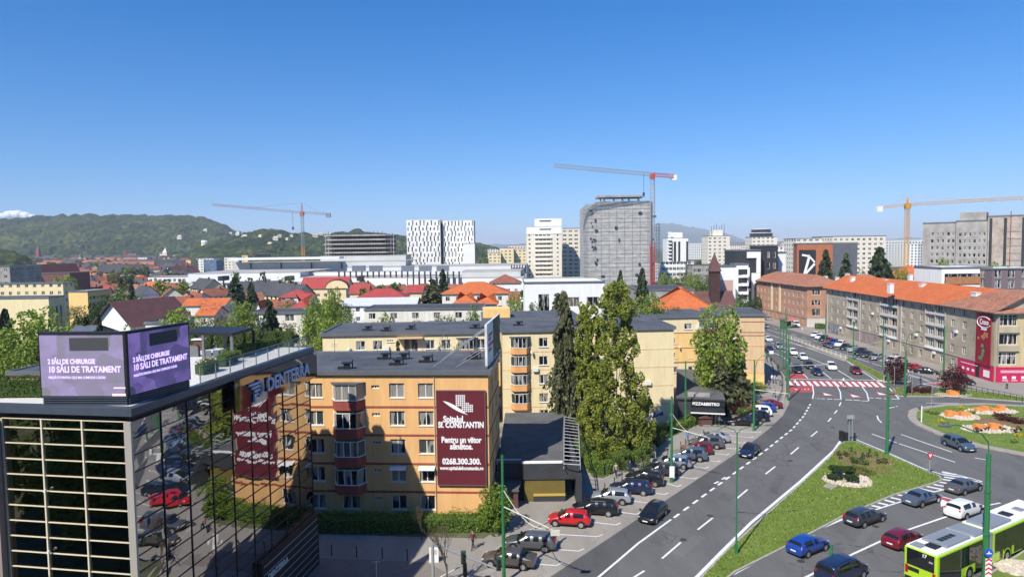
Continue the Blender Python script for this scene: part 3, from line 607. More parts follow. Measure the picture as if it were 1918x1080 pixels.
# ------------------------------------------------------------------ cream blocks behind
A = R(604, 640, 99.8); B = R(912, 640, 100.4)
w1 = MB; cl = Block('apartment_block', 'long cream block with flat grey roof behind the orange block', (A.x, A.y), (B.x, B.y), 13, 14.2, C_cream,
    {'front': [*grid([Xat(p_, 100) - A.x for p_ in (671, 703, 802, 832, 897)], [12.05, 9.3, 6.5, 3.7, 1.2], 1.35, 1.35, 2, detail=2), dict(u=Xat(765, 100) - A.x - 1, z=11.4, w=2.1, h=2.2, n=2), dict(u=Xat(727, 100) - A.x - .5, z=13.2, w=1, h=.3, n=3)],
     'left': grid([3.5, 8.5], [12, 9.3, 6.5, 3.7, 1.2], 1.2, 1.3)}, detail=2)
cl.flat(over=.3, thick=.3, rim=.2)
for z in (3.0, 5.8, 8.6, 11.3): cl.boxp('string_course', -.03, -.03, z, cl.W + .03, -.002, z + .1, C_peach)
for i, z in enumerate((2.8, 5.6, 8.4, 11.1)): baywin(cl.root, Xat(872, 100) - A.x, z, 3.0, i == 3, C_peach, gh=1.5)
b_ = MB(); uu = Xat(765, 100) - A.x; b_.box(uu - 1.6, -1.1, 10.3, uu + 1.6, -.003, 11.3); b_.build('balcony', C_peach, cl.root); cl.boxp('canopy', uu - 1.9, -1.2, 13.75, uu + 1.9, -.003, 13.9, C_beige)
for p_ in (690, 727, 770, 890, 912):
    v = Xat(p_, 105) - A.x; vent(cl.roof, v, 4 if p_ != 727 else 2.4, 14.5)
A = R(941, 640, 100.6); B = R(1262, 640, 101.8)
cr = Block('apartment_block', 'cream block with peach bay balconies and a blank gable behind the columnar trees', (A.x, A.y), (B.x, B.y), 13, 14.3, C_cream,
    {'front': grid([Xat(p_, 100.8) - A.x for p_ in (1016, 1046, 1080, 1100)], [12.05, 9.3, 6.5, 3.7, 1.2], 1.35, 1.35, 2)}, detail=2)
cr.flat(over=.3, thick=.3, rim=.2)
for z in (3.0, 5.8, 8.6, 11.3): cr.boxp('string_course', -.03, -.03, z, cr.W + .03, -.002, z + .09, C_beige)
for i, z in enumerate((2.8, 5.6, 8.4, 11.1)): baywin(cr.root, Xat(972, 100.6) - A.x, z, 2.9, i == 3, C_peach, gh=1.5); baywin(cr.root, Xat(1088, 100.6) - A.x, z, 2.9, i == 3, C_peach, gh=1.5)
vent(cr.roof, 2.8, 6, 14.6); vent(cr.roof, 12, 4, 14.6)
v = MB()
random.seed(3)
for i in range(16):
    x0 = cr.W - 6.2 + i * .3; v.tube((x0, -.012, .6 + random.random()), (x0 + random.uniform(-.3, .7), -.012, .5 + random.random() * 1.6), .12, 5, random.randint(0, 1))
v.build('graffiti', [pmat('graffiti_blue', (0.02, 0.05, 0.35), 0.7), pmat('graffiti_violet', (0.08, 0.04, 0.22), 0.7)], cr.root)
# low linking roofs behind
A = R(905, 600, 124); B = R(1085, 600, 125)
k_ = Block('apartment_block', 'yellow flat roofed block behind the cream block roofs', (A.x, A.y), (B.x, B.y), 12, 13.6, C_yellow, {'front': grid([3, 7, 11, 15], [11.3, 8.5, 5.7], 1.3, 1.3)}); k_.flat(over=.3)
k_.boxp('stair_tower', 0, 1, 13.95, 5, 6, 15.6, C_yellow)
# yellow block to the right
A = R(1212, 620, 127.5); B = R(1333, 620, 128.5)
yb = Block('apartment_block', 'yellow and cream five storey block behind the pizza bistro', (A.x, A.y), (B.x, B.y), 12, 13.2, C_cream,
    {'front': [*grid([Xat(1290, 128) - A.x], [11.0], 1.5, 1.1, 2, detail=2), *grid([Xat(1295, 128) - A.x], [8.3, 5.5, 2.8, .6], .9, 1.1, 1, detail=2), *grid([Xat(1266, 128) - A.x], [8.3, 5.5, 2.8], .8, 1.1, 1)]}, detail=2)
yb.flat(over=.3, rim=.2); yb.boxp('coloured_panel', Xat(1264, 128) - A.x, -.05, 4.8, Xat(1317, 128) - A.x, -.004, 10.4, C_yellow)
for z in (4.7, 7.4, 10.3): yb.boxp('string_course', 0, -.09, z, yb.W, -.055, z + .12, C_redw)
for i, z in enumerate((2.4, 5.1, 7.8, 10.2)): baywin(yb.root, Xat(1327, 128) - A.x, z, 3.4, i == 3, (C_redw if i == 3 else C_white), gh=1.5)
A = R(1333.5, 620, 129.2); B = R(1432, 620, 128)
yr = Block('apartment_block', 'beige end section with horizontal bands beside the avenue crossing', (A.x, A.y), (B.x, B.y), 13, 13.3, C_beige,
    {'front': grid([Xat(1368, 128.5) - A.x], [11, 8.2, 5.4, 2.6], 1.6, 1.3, 2)}, detail=2)
yr.flat(over=.3, rim=.2)
for z in (2.4, 5.0, 7.6, 9.6, 10.2, 12.2): yr.boxp('string_course', Xat(1389, 128.5) - A.x, -.06, z, yr.W + .03, -.003, z + .1, C_redw if z > 9 else C_peach)
yr.boxp('plinth', Xat(1391, 128.5) - A.x, -.05, 0, yr.W + .05, -.004, 2.3, C_yellow)
# ------------------------------------------------------------------ dark pavilion with the steel pergola
pv = thing('shop_pavilion', 'low dark shop pavilion with olive front and steel rungs beside the orange block', 'shop', (0, 0, 0))
M_pv = pmat('pavilion_dark', (0.045, 0.047, 0.052), 0.7, 0.15, 0.7); M_olive = pmat('olive_panel', (0.16, 0.12, 0.03), 0.7, 0.12, 0.6); M_felt = pmat('roof_felt', (0.115, 0.113, 0.11), 0.92, 0.18, 0.5)
RF = [P(946, 774, 4.15), P(1060, 773, 4.15), P(1056, 866, 4.15), P(977, 866, 4.15), P(933, 866, 4.15)]
q = MB(); q.prism([(p_.x, p_.y) for p_ in RF], 0, 4.1, 0); q.build('wall', M_pv, pv)
q = MB(); q.prism([(p_.x, p_.y) for p_ in RF], 4.102, 4.25, 0); q.build('roof', M_felt, pv)
fx0, fx1 = P(977, 866, 4.2).x, P(1086, 872, 4.2).x; fy = P(977, 866, 4.2).y
q = MB(); q.box(fx0, fy - .5, 2.55, fx1, fy - .05, 4.25); q.build('fascia', M_pv, pv)
q = MB(); q.box(fx0, fy - .52, 4.252, P(1054, 870, 4.2).x, fy - .2, 4.45); q.build('fascia_cap', C_white, pv)
ox1 = P(1058, 937).x; oy = fy - .35
q = MB(); q.box(fx0 + .25, oy, .05, ox1, oy + .28, 2.54); q.build('shop_front', M_olive, pv)
q = MB(); q.box(fx0 + 1.2, oy - .05, .72, ox1 + .02, oy - .004, .98); q.build('trim_band', pmat('yellow_trim', (0.5, 0.36, 0.08), 0.6), pv)
q = MB(); q.box(fx0 + 1.2, oy - .03, .02, ox1 + .01, oy - .006, .7); q.build('plinth', M_pv, pv)
q = MB(); E0, E1 = P(1057, 780, 4.4), P(1056, 868, 4.4); F0, F1 = P(1083, 784, 4.4), P(1087, 870, 4.4)
for a, b_ in ((E0, E1), (F0, F1)): q.tube(a, b_, .07, 6); q.tube(a - Vector((0, 0, .5)), b_ - Vector((0, 0, .5)), .05, 6)
for i in range(15):
    t = i / 14; a = E0.lerp(E1, t); b_ = F0.lerp(F1, t); q.tube(a, b_, .045, 6); q.tube(b_, b_ - Vector((0, 0, .5)), .03, 5)
q.build('pergola', pmat('galvanised', (0.55, 0.56, 0.57), 0.35, metal=0.5), pv)
q = MB(); q.box(E0.x + .3, E1.y, .1, F1.x - .4, E0.y, 3.2); q.build('rear_wall', M_pv, pv)
# side store with a graffiti wall
q = MB(); g0, g1 = P(932, 905, 2.2), P(976, 905, 2.2); gy = fy + .8; q.box(R(930, 870, gy).x, gy, 2.3, fx0 - .03, gy + .25, 4.3); gw = q.build('parapet_wall', C_white, pv)
me = text_mesh('LNOM!', 1.0, pmat('graffiti_teal', (0.02, 0.05, 0.12), .7), .01, .02, 'CENTER', .9); link('graffiti', me, gw, ((R(930, 870, gy).x + fx0) / 2, gy - .02, 3.4))
q = MB(); q.add([(*P(935, 917, 2.1)[:2], 2.1), (*P(970, 917, 2.1)[:2], 2.1), (fx0 + .2, gy - .1, 2.3), (R(925, 870, gy).x, gy - .1, 2.3)], [(0, 1, 2, 3)]); 
a = P(934, 917, 2.1); b_ = P(972, 917, 2.1); q.box(a.x, a.y - .1, 1.9, b_.x, a.y, 2.12); q.build('lean_to_roof', M_felt, pv)
q = MB(); q.box(a.x + .2, a.y + .1, 0.05, b_.x - .1, a.y + .3, 1.88); q.build('lean_to_wall', T_brown, pv)
# ------------------------------------------------------------------ pizza bistro
A = P(1270, 792); B = P(1354, 796)
pz = Block('pizza_bistro', 'low black pizza bistro with awning and white letters at the end of the hedge', (A.x, A.y), (B.x, B.y), 24, 3.7, M_pv, {}, cat='restaurant')
pz.flat(M_felt, over=.3, thick=.25, rim=.0, edge=M_pv)
Wp = pz.W; pz.boxp('sign_board', Wp * .30, -.5, 2.85, Wp + .2, -.31, 3.6, M_black)
me = text_mesh('PIZZA&BISTRO', .62, pmat('sign_white', (0.85, 0.84, 0.8), .5), .02, .02, 'CENTER', .95); link('lettering', me, pz.root, (Wp * .62, -.54, 3.22))
q = MB(); q.add([(Wp * .3, -.3, 2.8), (Wp + .1, -.3, 2.8), (Wp + .2, -1.9, 2.25), (Wp * .28, -1.9, 2.25)], [(3, 2, 1, 0)]); q.box(Wp * .28, -1.95, 2.08, Wp + .2, -1.9, 2.27, 1); q.build('awning', [M_black, WHITE], pz.root)
pz.boxp('roof_panel', Wp * .22, 1.0, 3.96, Wp * .72, 2.6, 4.3, C_conc)
q = MB(); 
for i in range(4): q.box(Wp * (.34 + i * .16), -.06, .1, Wp * (.34 + i * .16) + .75, -.01, 2.1)
q.build('shop_window', PANE, pz.root)
hk = thing('wooden_kiosk', 'small brown wooden kiosk by the hedge in front of the bistro', 'kiosk', P(1320, 797), .1)
q = MB(); q.box(-.9, -.6, 0.1, .9, .6, 1.35); q.build('wall', pmat('brown_wood', (0.12, 0.06, 0.04), .8, .2, 3), hk)
q = MB(); q.prism([(-1.1, 0), (1.1, 0), (0, .6)], -.8, .8); 
q = MB(); q.add([(-1.1, -.8, 1.3), (1.1, -.8, 1.3), (1.1, .8, 1.3), (-1.1, .8, 1.3), (0, -.8, 1.9), (0, .8, 1.9)], [(0, 1, 4), (3, 5, 2), (0, 4, 5, 3), (1, 2, 5, 4), (0, 3, 2, 1)]); q.build('roof', T_brown, hk)
# satellite dishes and air conditioners on the nearer blocks
def gadgets(blk, spots):
    for i, (u, z, k_) in enumerate(spots):
        if k_: blk.boxp('air_conditioner', u, -.38, z, u + .8, -.05, z + .55, WHITE)
        else:
            q = MB(); q.tube((u, -.05, z), (u, -.4, z + .05), .03, 5); q.tube((u, -.4, z + .05), (u + .08, -.5, z + .12), .34, 12, 0, .1); q.build('satellite_dish', M_sill, blk.root)
gadgets(ob, ((ux(706) - .9, 11.2, 1), (ux(722), 6.4, 0), (ux(775), 9.3, 0), (ux(612), 6.6, 1), (ux(612), 12.2, 0), (ux(722), 3.4, 1), (ux(775), 3.5, 0)))
gadgets(cl, ((9, 12.0, 1), (13.5, 9, 0), (17, 12.3, 0), (4, 12.2, 0))); gadgets(cr, ((4.4, 11.2, 0), (4.5, 8.4, 1), (7.0, 5.4, 0), (9.5, 11.0, 1), (21.5, 6.0, 1))); gadgets(yr, ((4.2, 9.0, 0), (10.5, 6.2, 1))); gadgets(yb, ((6.2, 7.6, 0), (9.4, 10.9, 1)))
for bl, n_ in ((ob, 5), (cl, 4), (cr, 3), (yr, 3)):
    random.seed(n_)
    for i in range(n_):
        x, y = random.uniform(2, bl.W - 3) if bl is not ob else bl.W - 3 - i * 5.2, random.uniform(5, 11); q = MB(); q.tube((x, y, bl.h + .3), (x, y, bl.h + 1.5 + i % 2 * .6), .03, 5)
        for k_ in range(3): q.tube((x - .35, y, bl.h + 1.2 + k_ * .15), (x + .35, y, bl.h + 1.2 + k_ * .15), .018, 4)
        q.build('aerial', M_metal, bl.roof)
# ------------------------------------------------------------------ glass office with the LED screens
C1 = P(243, 765, 18.7); C2 = P(577, 652, 18.7); C0 = P(-60, 756, 18.7)
sdv = (C2 - C1); SL = sdv.length; sdu = sdv.normalized(); srz = math.atan2(sdu.y, sdu.x)
gl = thing('glass_office', 'dark mirror glass office with cream mullions and a roof terrace under the LED screens', 'office building', (C1.x, C1.y, 0), srz - math.pi / 2)
# local frame: y along the side facade (into depth), x out to the right, front along -x
FR = (C0 - C1); FL = FR.length + 6
gi = Matrix.Rotation(-(srz - math.pi / 2), 3, 'Z')
fd = gi @ FR.normalized(); fang = math.atan2(fd.y, fd.x)
def mirror(name, c, r=0.015, wob=0.012, spec=0.5):
    m = bpy.data.materials.new(name); n, l = NT(m); b = n['Principled BSDF']; b.inputs['Base Color'].default_value = (*c, 1); b.inputs['Metallic'].default_value = 1.0; b.inputs['Roughness'].default_value = r
    tc = n.new('ShaderNodeTexCoord'); nz_ = n.new('ShaderNodeTexNoise'); nz_.inputs['Scale'].default_value = 0.5; nz_.inputs['Detail'].default_value = 1; l.new(tc.outputs['Object'], nz_.inputs['Vector'])
    bp = n.new('ShaderNodeBump'); bp.inputs['Strength'].default_value = 1.0; bp.inputs['Distance'].default_value = wob; l.new(nz_.outputs[0], bp.inputs['Height']); l.new(bp.outputs[0], b.inputs['Normal']); return m
M_mir = mirror('mirror_glass', (0.46, 0.46, 0.47), wob=0.012); M_mir2 = mirror('shaded_front_glass', (0.30, 0.29, 0.22), wob=0.02)  # front copy of the glass coloured darker for its shaded reflection
M_cream = pmat('cream_mullion', (0.70, 0.62, 0.46), 0.5); M_brown = pmat('dark_mullion', (0.05, 0.035, 0.03), 0.5)
M_clad = pmat('blue_grey_cladding', (0.10, 0.125, 0.165), 0.35, 0.1, 0.7, metal=0.4)
# core body behind the glass
BW = 24; q = MB(); fdx = fd * 30
def toL(x, y): v = gi @ (Vector((x, y, 0)) - Vector((C1.x, C1.y, 0))); return (v.x, v.y)
bl, br_ = toL(-30.5, 58.5), toL(-25.6, 39.3); bl = (bl[0], SL - .02); bfar = (fdx.x + .1, fdx.y + 2.4)
core = [(0 - .05, 0.05), (-.05, SL - .02), bl, br_, bfar, (fdx.x, fdx.y + .08)]
q.prism(core, 0, 18.35); q.build('core_wall', M_black, gl)
# side facade: slightly tilted panes so that reflections break from pane to pane
rows = [18.0 - .92 * i for i in range(20)]; ncol = 9; cwid = SL / ncol; random.seed(5)
for j in range(ncol):
    pn = MB()
    for i in range(len(rows) - 1):
        z1, z0 = rows[i], rows[i + 1]; t1, t2 = random.uniform(-.006, .006), random.uniform(-.006, .006)
        y0, y1 = j * cwid, (j + 1) * cwid
        pn.quad((.03 + t1, y0, z0), (.03 - t1 + t2, y1, z0), (.03 - t1, y1, z1), (.03 + t1 + t2, y0, z1))
    pn.build('glass_panel', M_mir, gl)
for z in rows:
    q = MB(); q.box(.035, 0, z - .022, .07, SL, z + .022); q.build('transom', M_brown, gl)
for j in range(1, ncol + 1):
    q = MB(); q.box(.033, j * cwid - .03, .2, .078, j * cwid + .03, 18.0); q.build('mullion', M_brown, gl)
# recessed dark entrance zone at the far lower corner
q = MB(); q.box(.09, SL - 9.4, 0, .42, SL + .02, 4.6); q.build('entrance_cladding', M_black, gl)
for i in range(7):
    q = MB(); q.box(.43, SL - 9.2, .55 + i * .6, .47, SL - .2, .61 + i * .6); q.build('entrance_rail', pmat('pale_rail', (0.45, 0.46, 0.47), .4, metal=.5), gl)
me = text_mesh('DENTERRA', .62, WHITE, .02, .01); o = link('lettering', me, gl, (.5, SL - 7.2, 3.2), math.pi / 2)
# front facade
fo = thing('front_facade', None, None, (0, 0, 0), 0); fo.parent = gl; fo.rotation_euler = (0, 0, fang + math.pi)
# local of fo: +x points towards the corner; panels extend to -x
frz = [18.0] + [17.5 - .87 * i for i in range(19)]
fc = [0.28, 2.85, 5.35, 7.85]
for a, b_ in zip(fc[:-1], fc[1:]):
    pn = MB()
    for i in range(len(frz) - 1):
        t1 = random.uniform(-.008, .008); pn.quad((-b_, -.03 + t1, frz[i + 1]), (-a, -.03 - t1, frz[i + 1]), (-a, -.03 + t1, frz[i]), (-b_, -.03 - t1, frz[i]))
    pn.build('glass_panel', M_mir2, fo)
for z in frz: q = MB(); q.box(-7.85, -.075, z - .026, -.2, -.035, z + .028); q.build('transom', M_cream, fo)
for c in fc[1:]: q = MB(); q.box(-c - .045, -.13, 0, -c + .045, -.036, 18.0); q.build('mullion', M_cream, fo)
q = MB(); q.box(-.3, -.15, 0, .12, .0, 18.02); q.build('corner_post', pmat('corner_metal', (0.5, 0.47, 0.42), .4, metal=.3), fo)
q = MB(); q.box(-14, -.5, 0, -7.92, 0.0, 18.02); q.build('pier', pmat('taupe_pier', (0.27, 0.23, 0.21), .8, .1, .5), fo)
for z, c in ((14.1, 5.2), (10.7, 5.2)): q = MB(); q.tube((-c, -.2, z), (-c, -.32, z), .08, 10); q.build('lamp', WHITE, fo)
# roof slab, deck, cornice
q = MB(); q.prism([(.35, -.35), (.35, SL + .35), (bl[0], SL + .35), (br_[0], br_[1] + .1), (bfar[0], bfar[1] + .1), (fdx.x - .3, fdx.y - .4)], 18.36, 18.78); q.build('roof_edge', M_clad, gl)
q = MB(); q.poly([(-.1, .2, 18.785), (-.1, SL - .1, 18.785), (bl[0] + .3, SL - .1, 18.785), (br_[0], br_[1], 18.785), (bfar[0], bfar[1] - .1, 18.785), (fdx.x, fdx.y + .2, 18.785)]); q.build('terrace_deck', pmat('terrace_tiles', (0.62, 0.60, 0.56), .8, .06, .6), gl)
for i in range(8): q = MB(); a = -i * 1.2 - .4; q.tube((a, -.42 , 18.57), (a, -.36, 18.57), .04, 6)
q = MB(); q.box(.36, SL - 12.2, 16.2, .5, SL + .5, 18.34); q.box(-4, SL + .36, 16.2, .5, SL + .5, 18.34, 0); q.build('sign_band', mirror('sign_band_glass', (0.22, 0.22, 0.23), .05), gl)
# the letters
sg = thing('rooftop_sign', 'white letter sign with winged emblem along the top edge of the glass office', 'sign', gl.matrix_basis @ Vector((0, 0, 0)) if False else (C1.x, C1.y, 0), srz - math.pi / 2)
me = text_mesh('DENTERRA', 1.35, pmat('sign_letters', (0.52, 0.56, 0.68), .35), .05, .03, 'LEFT', 1.02); link('lettering', me, sg, (.62, SL - 8.15, 17.2), math.pi / 2)
q = MB()
for i in range(4): 
    z = 17.62 - i * .26; q.box(.56, SL - 10.6 + i * .3, z, .68, SL - 9.2 + (0 if i < 3 else -.3), z + .15)
for k_ in range(7):
    t0, t1 = -math.pi / 2 + k_ * math.pi / 7, -math.pi / 2 + (k_ + 1) * math.pi / 7
    q.tube((.62, SL - 9.3 + math.cos(t0) * .55, 17.25 + math.sin(t0) * .55), (.62, SL - 9.3 + math.cos(t1) * .55, 17.25 + math.sin(t1) * .55), .09, 6)
q.box(.56, SL - 10.0, 16.4, .68, SL - 9.75, 17.0); q.build('emblem', MATS['sign_letters'], sg)
# screens
def screenmat():
    m = bpy.data.materials.new('led_picture'); n, l = NT(m); b = n['Principled BSDF']; tc = n.new('ShaderNodeTexCoord')
    v = n.new('ShaderNodeTexVoronoi'); v.distance = 'CHEBYCHEV'; v.inputs['Scale'].default_value = 0.75; mp = n.new('ShaderNodeMapping'); mp.inputs['Scale'].default_value = (.8, .8, 1.1); l.new(tc.outputs['Object'], mp.inputs[0]); l.new(mp.outputs[0], v.inputs['Vector'])
    nz_ = n.new('ShaderNodeTexNoise'); nz_.inputs['Scale'].default_value = 1.1; nz_.inputs['Detail'].default_value = 4; l.new(tc.outputs['Object'], nz_.inputs['Vector'])
    sp_ = n.new('ShaderNodeSeparateColor'); l.new(v.outputs['Color'], sp_.inputs[0]); ad = n.new('ShaderNodeMath'); ad.operation = 'MULTIPLY'; l.new(sp_.outputs[0], ad.inputs[0]); l.new(nz_.outputs[0], ad.inputs[1])
    r = n.new('ShaderNodeValToRGB'); e = r.color_ramp.elements; e[0].position = .05; e[0].color = (0.03, 0.02, 0.10, 1); e[1].position = .5; e[1].color = (0.34, 0.20, 0.75, 1); k = e.new(.22); k.color = (0.14, 0.07, 0.36, 1); l.new(ad.outputs[0], r.inputs[0])
    l.new(r.outputs[0], b.inputs['Emission Color']); b.inputs['Emission Strength'].default_value = 0.27; b.inputs['Base Color'].default_value = (0.22, 0.215, 0.22, 1); b.inputs['Roughness'].default_value = .45; return m
M_scr = screenmat(); M_txt = bpy.data.materials.new('led_text'); n, l = NT(M_txt); n['Principled BSDF'].inputs['Emission Color'].default_value = (0.62, 0.48, 1, 1); n['Principled BSDF'].inputs['Emission Strength'].default_value = .95; n['Principled BSDF'].inputs['Base Color'].default_value = (.2, .2, .22, 1)
M_redled = bpy.data.materials.new('led_red'); n, l = NT(M_redled); n['Principled BSDF'].inputs['Emission Color'].default_value = (0.7, 0.1, .15, 1); n['Principled BSDF'].inputs['Emission Strength'].default_value = .6
K = P(240, 741, 19.3); zb, zt = 19.3, R(238, 626, K.y).z
La = P(79, 741, 19.3); Ra = P(356, 710, 19.3)
scr = thing('led_screen', 'two sided purple LED advertising screen on the corner of the glass office roof', 'screen', (K.x, K.y, 0))
for nm, A_, B_ in (('screen_face', La, K), ('screen_face', K, Ra)):
    W_ = (B_ - A_); W_.z = 0; Lg = W_.length; rz_ = math.atan2(W_.y, W_.x); of = (A_ - K); o = MB(); o.quad((0, -.01, zb), (Lg, -.01, zb), (Lg, -.01, zt), (0, -.01, zt))
    fo_ = o.build(nm, M_scr, scr, (of.x, of.y, 0), rz_); Hs = zt - zb
    for body, fz, size, xx in (('2 SĂLI DE CHIRURGIE', .56, .36, .09), ('10 SĂLI DE TRATAMENT', .43, .47, .09), ('PREGĂTITI PENTRU CELE MAI COMPLEXE CAZURI', .30, .185, .09)):
        me = text_mesh(body, size, M_txt, .004, .012 if size > .2 else .004, 'LEFT', .80 if size > .4 else .77); link('lettering', me, fo_, (Lg * xx, -.02, zb + Hs * fz))
    o = MB(); o.box(Lg * .35, -.016, zb + Hs * .74, Lg * .8, -.011, zb + Hs * .95)
    dm = MATS.get('led_dark') or pmat('led_dark', (0.07, 0.075, 0.08), .5); o.build('picture_block', dm, fo_)
    if A_ is La: o = MB(); o.box(Lg * .82, -.017, zb, Lg * .995, -.012, zb + .12); o.box(Lg * .84, -.017, zb + .4, Lg * .99, -.012, zb + .47); o.build('picture_block', M_redled, fo_)
    o = MB(); o.box(-.02, -.04, zt + .002, Lg + .03, .35, zt + .14); o.box(-.04, -.03, zb - .02, -.003, .3, zt); o.box(Lg + .003, -.03, zb - .02, Lg + .04, .3, zt); o.box(0, .02, zb, Lg, .3, zt); o.build('screen_frame', M_black, scr, (of.x, of.y, 0), rz_)
    o = MB(); 
    for i in range(4): o.box(.05, -.03, 18.8 + i * .125, Lg - .05, .02, 18.86 + i * .125, 1)
    o.box(.05, .021, 18.79, Lg - .05, .3, 19.28, 0); o.build('screen_base', [M_black, MATS['blue_grey_cladding']], scr, (of.x, of.y, 0), rz_)
# railing on the terrace edge
q = MB(); ry0 = 6.3; rl = thing('glass_railing', 'glass balustrade with thin posts along the terrace edge of the glass office', 'railing', (C1.x, C1.y, 0), srz - math.pi / 2)
M_clear = bpy.data.materials.new('clear_glass'); n, l = NT(M_clear); b = n['Principled BSDF']; b.inputs['Base Color'].default_value = (.30, .40, .40, 1); b.inputs['Roughness'].default_value = .03; b.inputs['Alpha'].default_value = .16
for j in range(9):
    y0 = ry0 + j * (SL - ry0) / 9; y1 = ry0 + (j + 1) * (SL - ry0) / 9
    q = MB(); q.box(-.02, y0 + .03, 18.85, 0.0, y1 - .03, 19.75); q.build('glass_pane', M_clear, rl)
    q = MB(); q.box(-.04, y0 - .025, 18.78, .02, y0 + .025, 19.8); q.build('post', M_metal, rl)
q = MB(); q.box(-.05, ry0, 19.76, .03, SL, 19.82); q.build('handrail', M_clad, rl)
# terrace pergola
pg = thing('pergola', 'black flat roofed pergola on the terrace of the glass office', 'pergola', (0, 0, 0))
pa, pb_, pc = P(340, 623, 20.75), P(435, 626, 20.75), P(474, 615, 20.75); pd = pa + (pc - pb_)
q = MB(); q.prism([(v.x, v.y) for v in (pa, pb_, pc, pd)], 20.62, 20.85); q.build('roof', M_black, pg)
for v in (pa.lerp(pb_, .42), pa.lerp(pb_, .98), pc, pd.lerp(pc, .4)): q = MB(); q.box(v.x - .09, v.y - .02, 18.8, v.x + .09, v.y + .16, 20.61); q.build('post', M_metal if v is not pc else M_black, pg)
for i, (a, b_) in enumerate(((392, 675), (406, 674), (420, 672))):
    v = P(a, b_, 18.8); ch = thing('terrace_chair', ['grey terrace chair nearest the LED screen', 'middle grey terrace chair under the pergola', 'grey terrace chair beside the potted shrub'][i], 'chair', v, .2, 'grey chairs on the roof terrace'); ch.scale = (.75, .75, .75)
    q = MB(); q.box(-.27, -.27, .38, .27, .27, .46); q.build('seat', M_metal, ch); q = MB(); q.box(-.27, -.30, .46, .27, -.24, 1.05); q.build('backrest', M_metal, ch)
    for sx_ in (-.24, .24):
        for sy_ in (-.24, .24): q = MB(); q.tube((sx_, sy_, 0), (sx_, sy_, .38), .02, 5); q.build('leg', M_black, ch)
v = P(373, 655, 18.8); tb = thing('grill_table', 'small white topped cabinet standing beside the screen on the terrace', 'table', v)
q = MB(); q.box(-.5, -.3, .85, .5, .3, .95); q.build('table_top', WHITE, tb); q = MB(); q.box(-.35, -.2, 0, .35, .2, .84); q.build('cabinet', T_brown, tb)
v = P(352, 668, 18.8); tb = thing('planter_wall', 'low grey planter wall behind the LED screen on the terrace', 'planter', v)
q = MB(); q.box(-2.5, 0, 0, .8, .4, .8); q.build('planter_box', M_metal, tb); q = MB(); q.box(-2.4, .05, .8, .7, .35, .86); q.build('soil', M_soil, tb)
# building that carries the camera, seen only in reflections, raised to shade the mirrored trees
hb = Block('hotel_building', 'tall taupe building facing the glass office, seen mirrored in its glass', (-70, -14), (26, -14), 12, 40, pmat('taupe_wall', (0.24, 0.20, 0.17), .9, .1, .3), {'back': grid([6 + 5 * i for i in range(13)], [3 + 3.2 * i for i in range(8)], 1.8, 1.6)}, cat='building'); hb.flat()
# ------------------------------------------------------------------ avenue buildings on the right
def avenue(label, A, B, depth, h, wall, cols, zs, ww, wh, rise, rmat, kind='hip', extra=None, faces=None, over=.9):
    fs = {'front': [dict(u=c - ww / 2, z=z, w=ww, h=wh, n=2) for z in zs for c in cols] + (extra or [])}
    fs.update(faces or {}); b_ = Block('apartment_block', label, A, B, depth, h, wall, fs, recess=.2); b_.pitched(rise, rmat, kind, 'x', over, hipf=.5); return b_
A = P(1549, 621); B = Vector((91.6, 128.5, 0)); A = Vector((95.3, 206, 0)); Lg = (B - A).length
def uG(px_): # distance along the facade for a picture column
    lo, hi = 0., Lg
    for _ in range(40):
        mid = (lo + hi) / 2; p_ = A + (B - A) * (mid / Lg); v = Vector((p_.x, p_.y, 8)) - Vector((0, 0, CAMZ)); pxm = CX + F * v.dot(rt) / v.dot(fw)
        if pxm < px_: lo = mid
        else: hi = mid
    return lo
gcol = [1559, 1570, 1581, 1617, 1630, 1644, 1692, 1708, 1726, 1784, 1806, 1832]
gz = [3.95, 6.55, 9.15, 11.65]
ex = []
for a, b_ in ((1590, 1597), (1598, 1607), (1652, 1664), (1670, 1680), (1738, 1750), (1755, 1769)):
    for z in gz: ex.append(dict(u=uG(a), z=z - .1, w=max(.8, uG(b_) - uG(a)), h=1.75, n=3 if b_ - a > 10 else 2))
for a in (1556, 1566, 1578, 1610, 1622, 1638, 1655, 1672, 1690, 1705, 1722, 1745, 1762, 1783): ex.append(dict(u=uG(a), z=1.0, w=1.3, h=1.5, n=2))
G1 = avenue('long grey avenue block with bright orange tiled roof and white roof boxes', A, B, 13, 13.7, C_grey, [uG(c) for c in gcol], gz, 1.25, 1.5, 3.4, T_orange, 'gable', ex, {'right': []}, over=.9)
G1.band([3.1], C_conc, .22, .12)
for a, b_ in ((1588, 1608), (1650, 1682), (1735, 1771)):
    for z in (3.35, 5.9, 8.5, 11.0):
        x0, x1 = uG(a), uG(b_); G1.boxp('balcony', x0, -.35, z, x1, -.003, z + .42, [C_white, C_conc, M_sill][int(z) % 3])
    for x in (uG(a) - .15, (uG(a) + uG(b_)) / 2, uG(b_) + .02): G1.boxp('pilaster', x, -.3, 3.33, x + .14, -.004, 13.1, C_conc)
for c in (1551, 1612, 1689): q = MB(); u = uG(c); q.tube((u, -.1, .2), (u, -.1, 13.3), .07, 6); q.build('downpipe', M_sill, G1.root)
random.seed(11)
for i in range(7):
    c = [1575, 1600, 1634, 1665, 1716, 1750, 1790][i]; z = [2.2, 5.2, 8.2, 2.3, 5.4, 2.4, 8.0][i]; G1.boxp('air_conditioner', uG(c), -.42, z, uG(c) + .8, -.005, z + .55, WHITE)
M_mural = pmat('pale_mural', (0.42, 0.42, 0.42), .9, 0, .9, c2=(0.08, 0.08, 0.09)); G1.boxp('mural', uG(1550), -.06, .3, uG(1572), -.004, 3.0, M_mural)
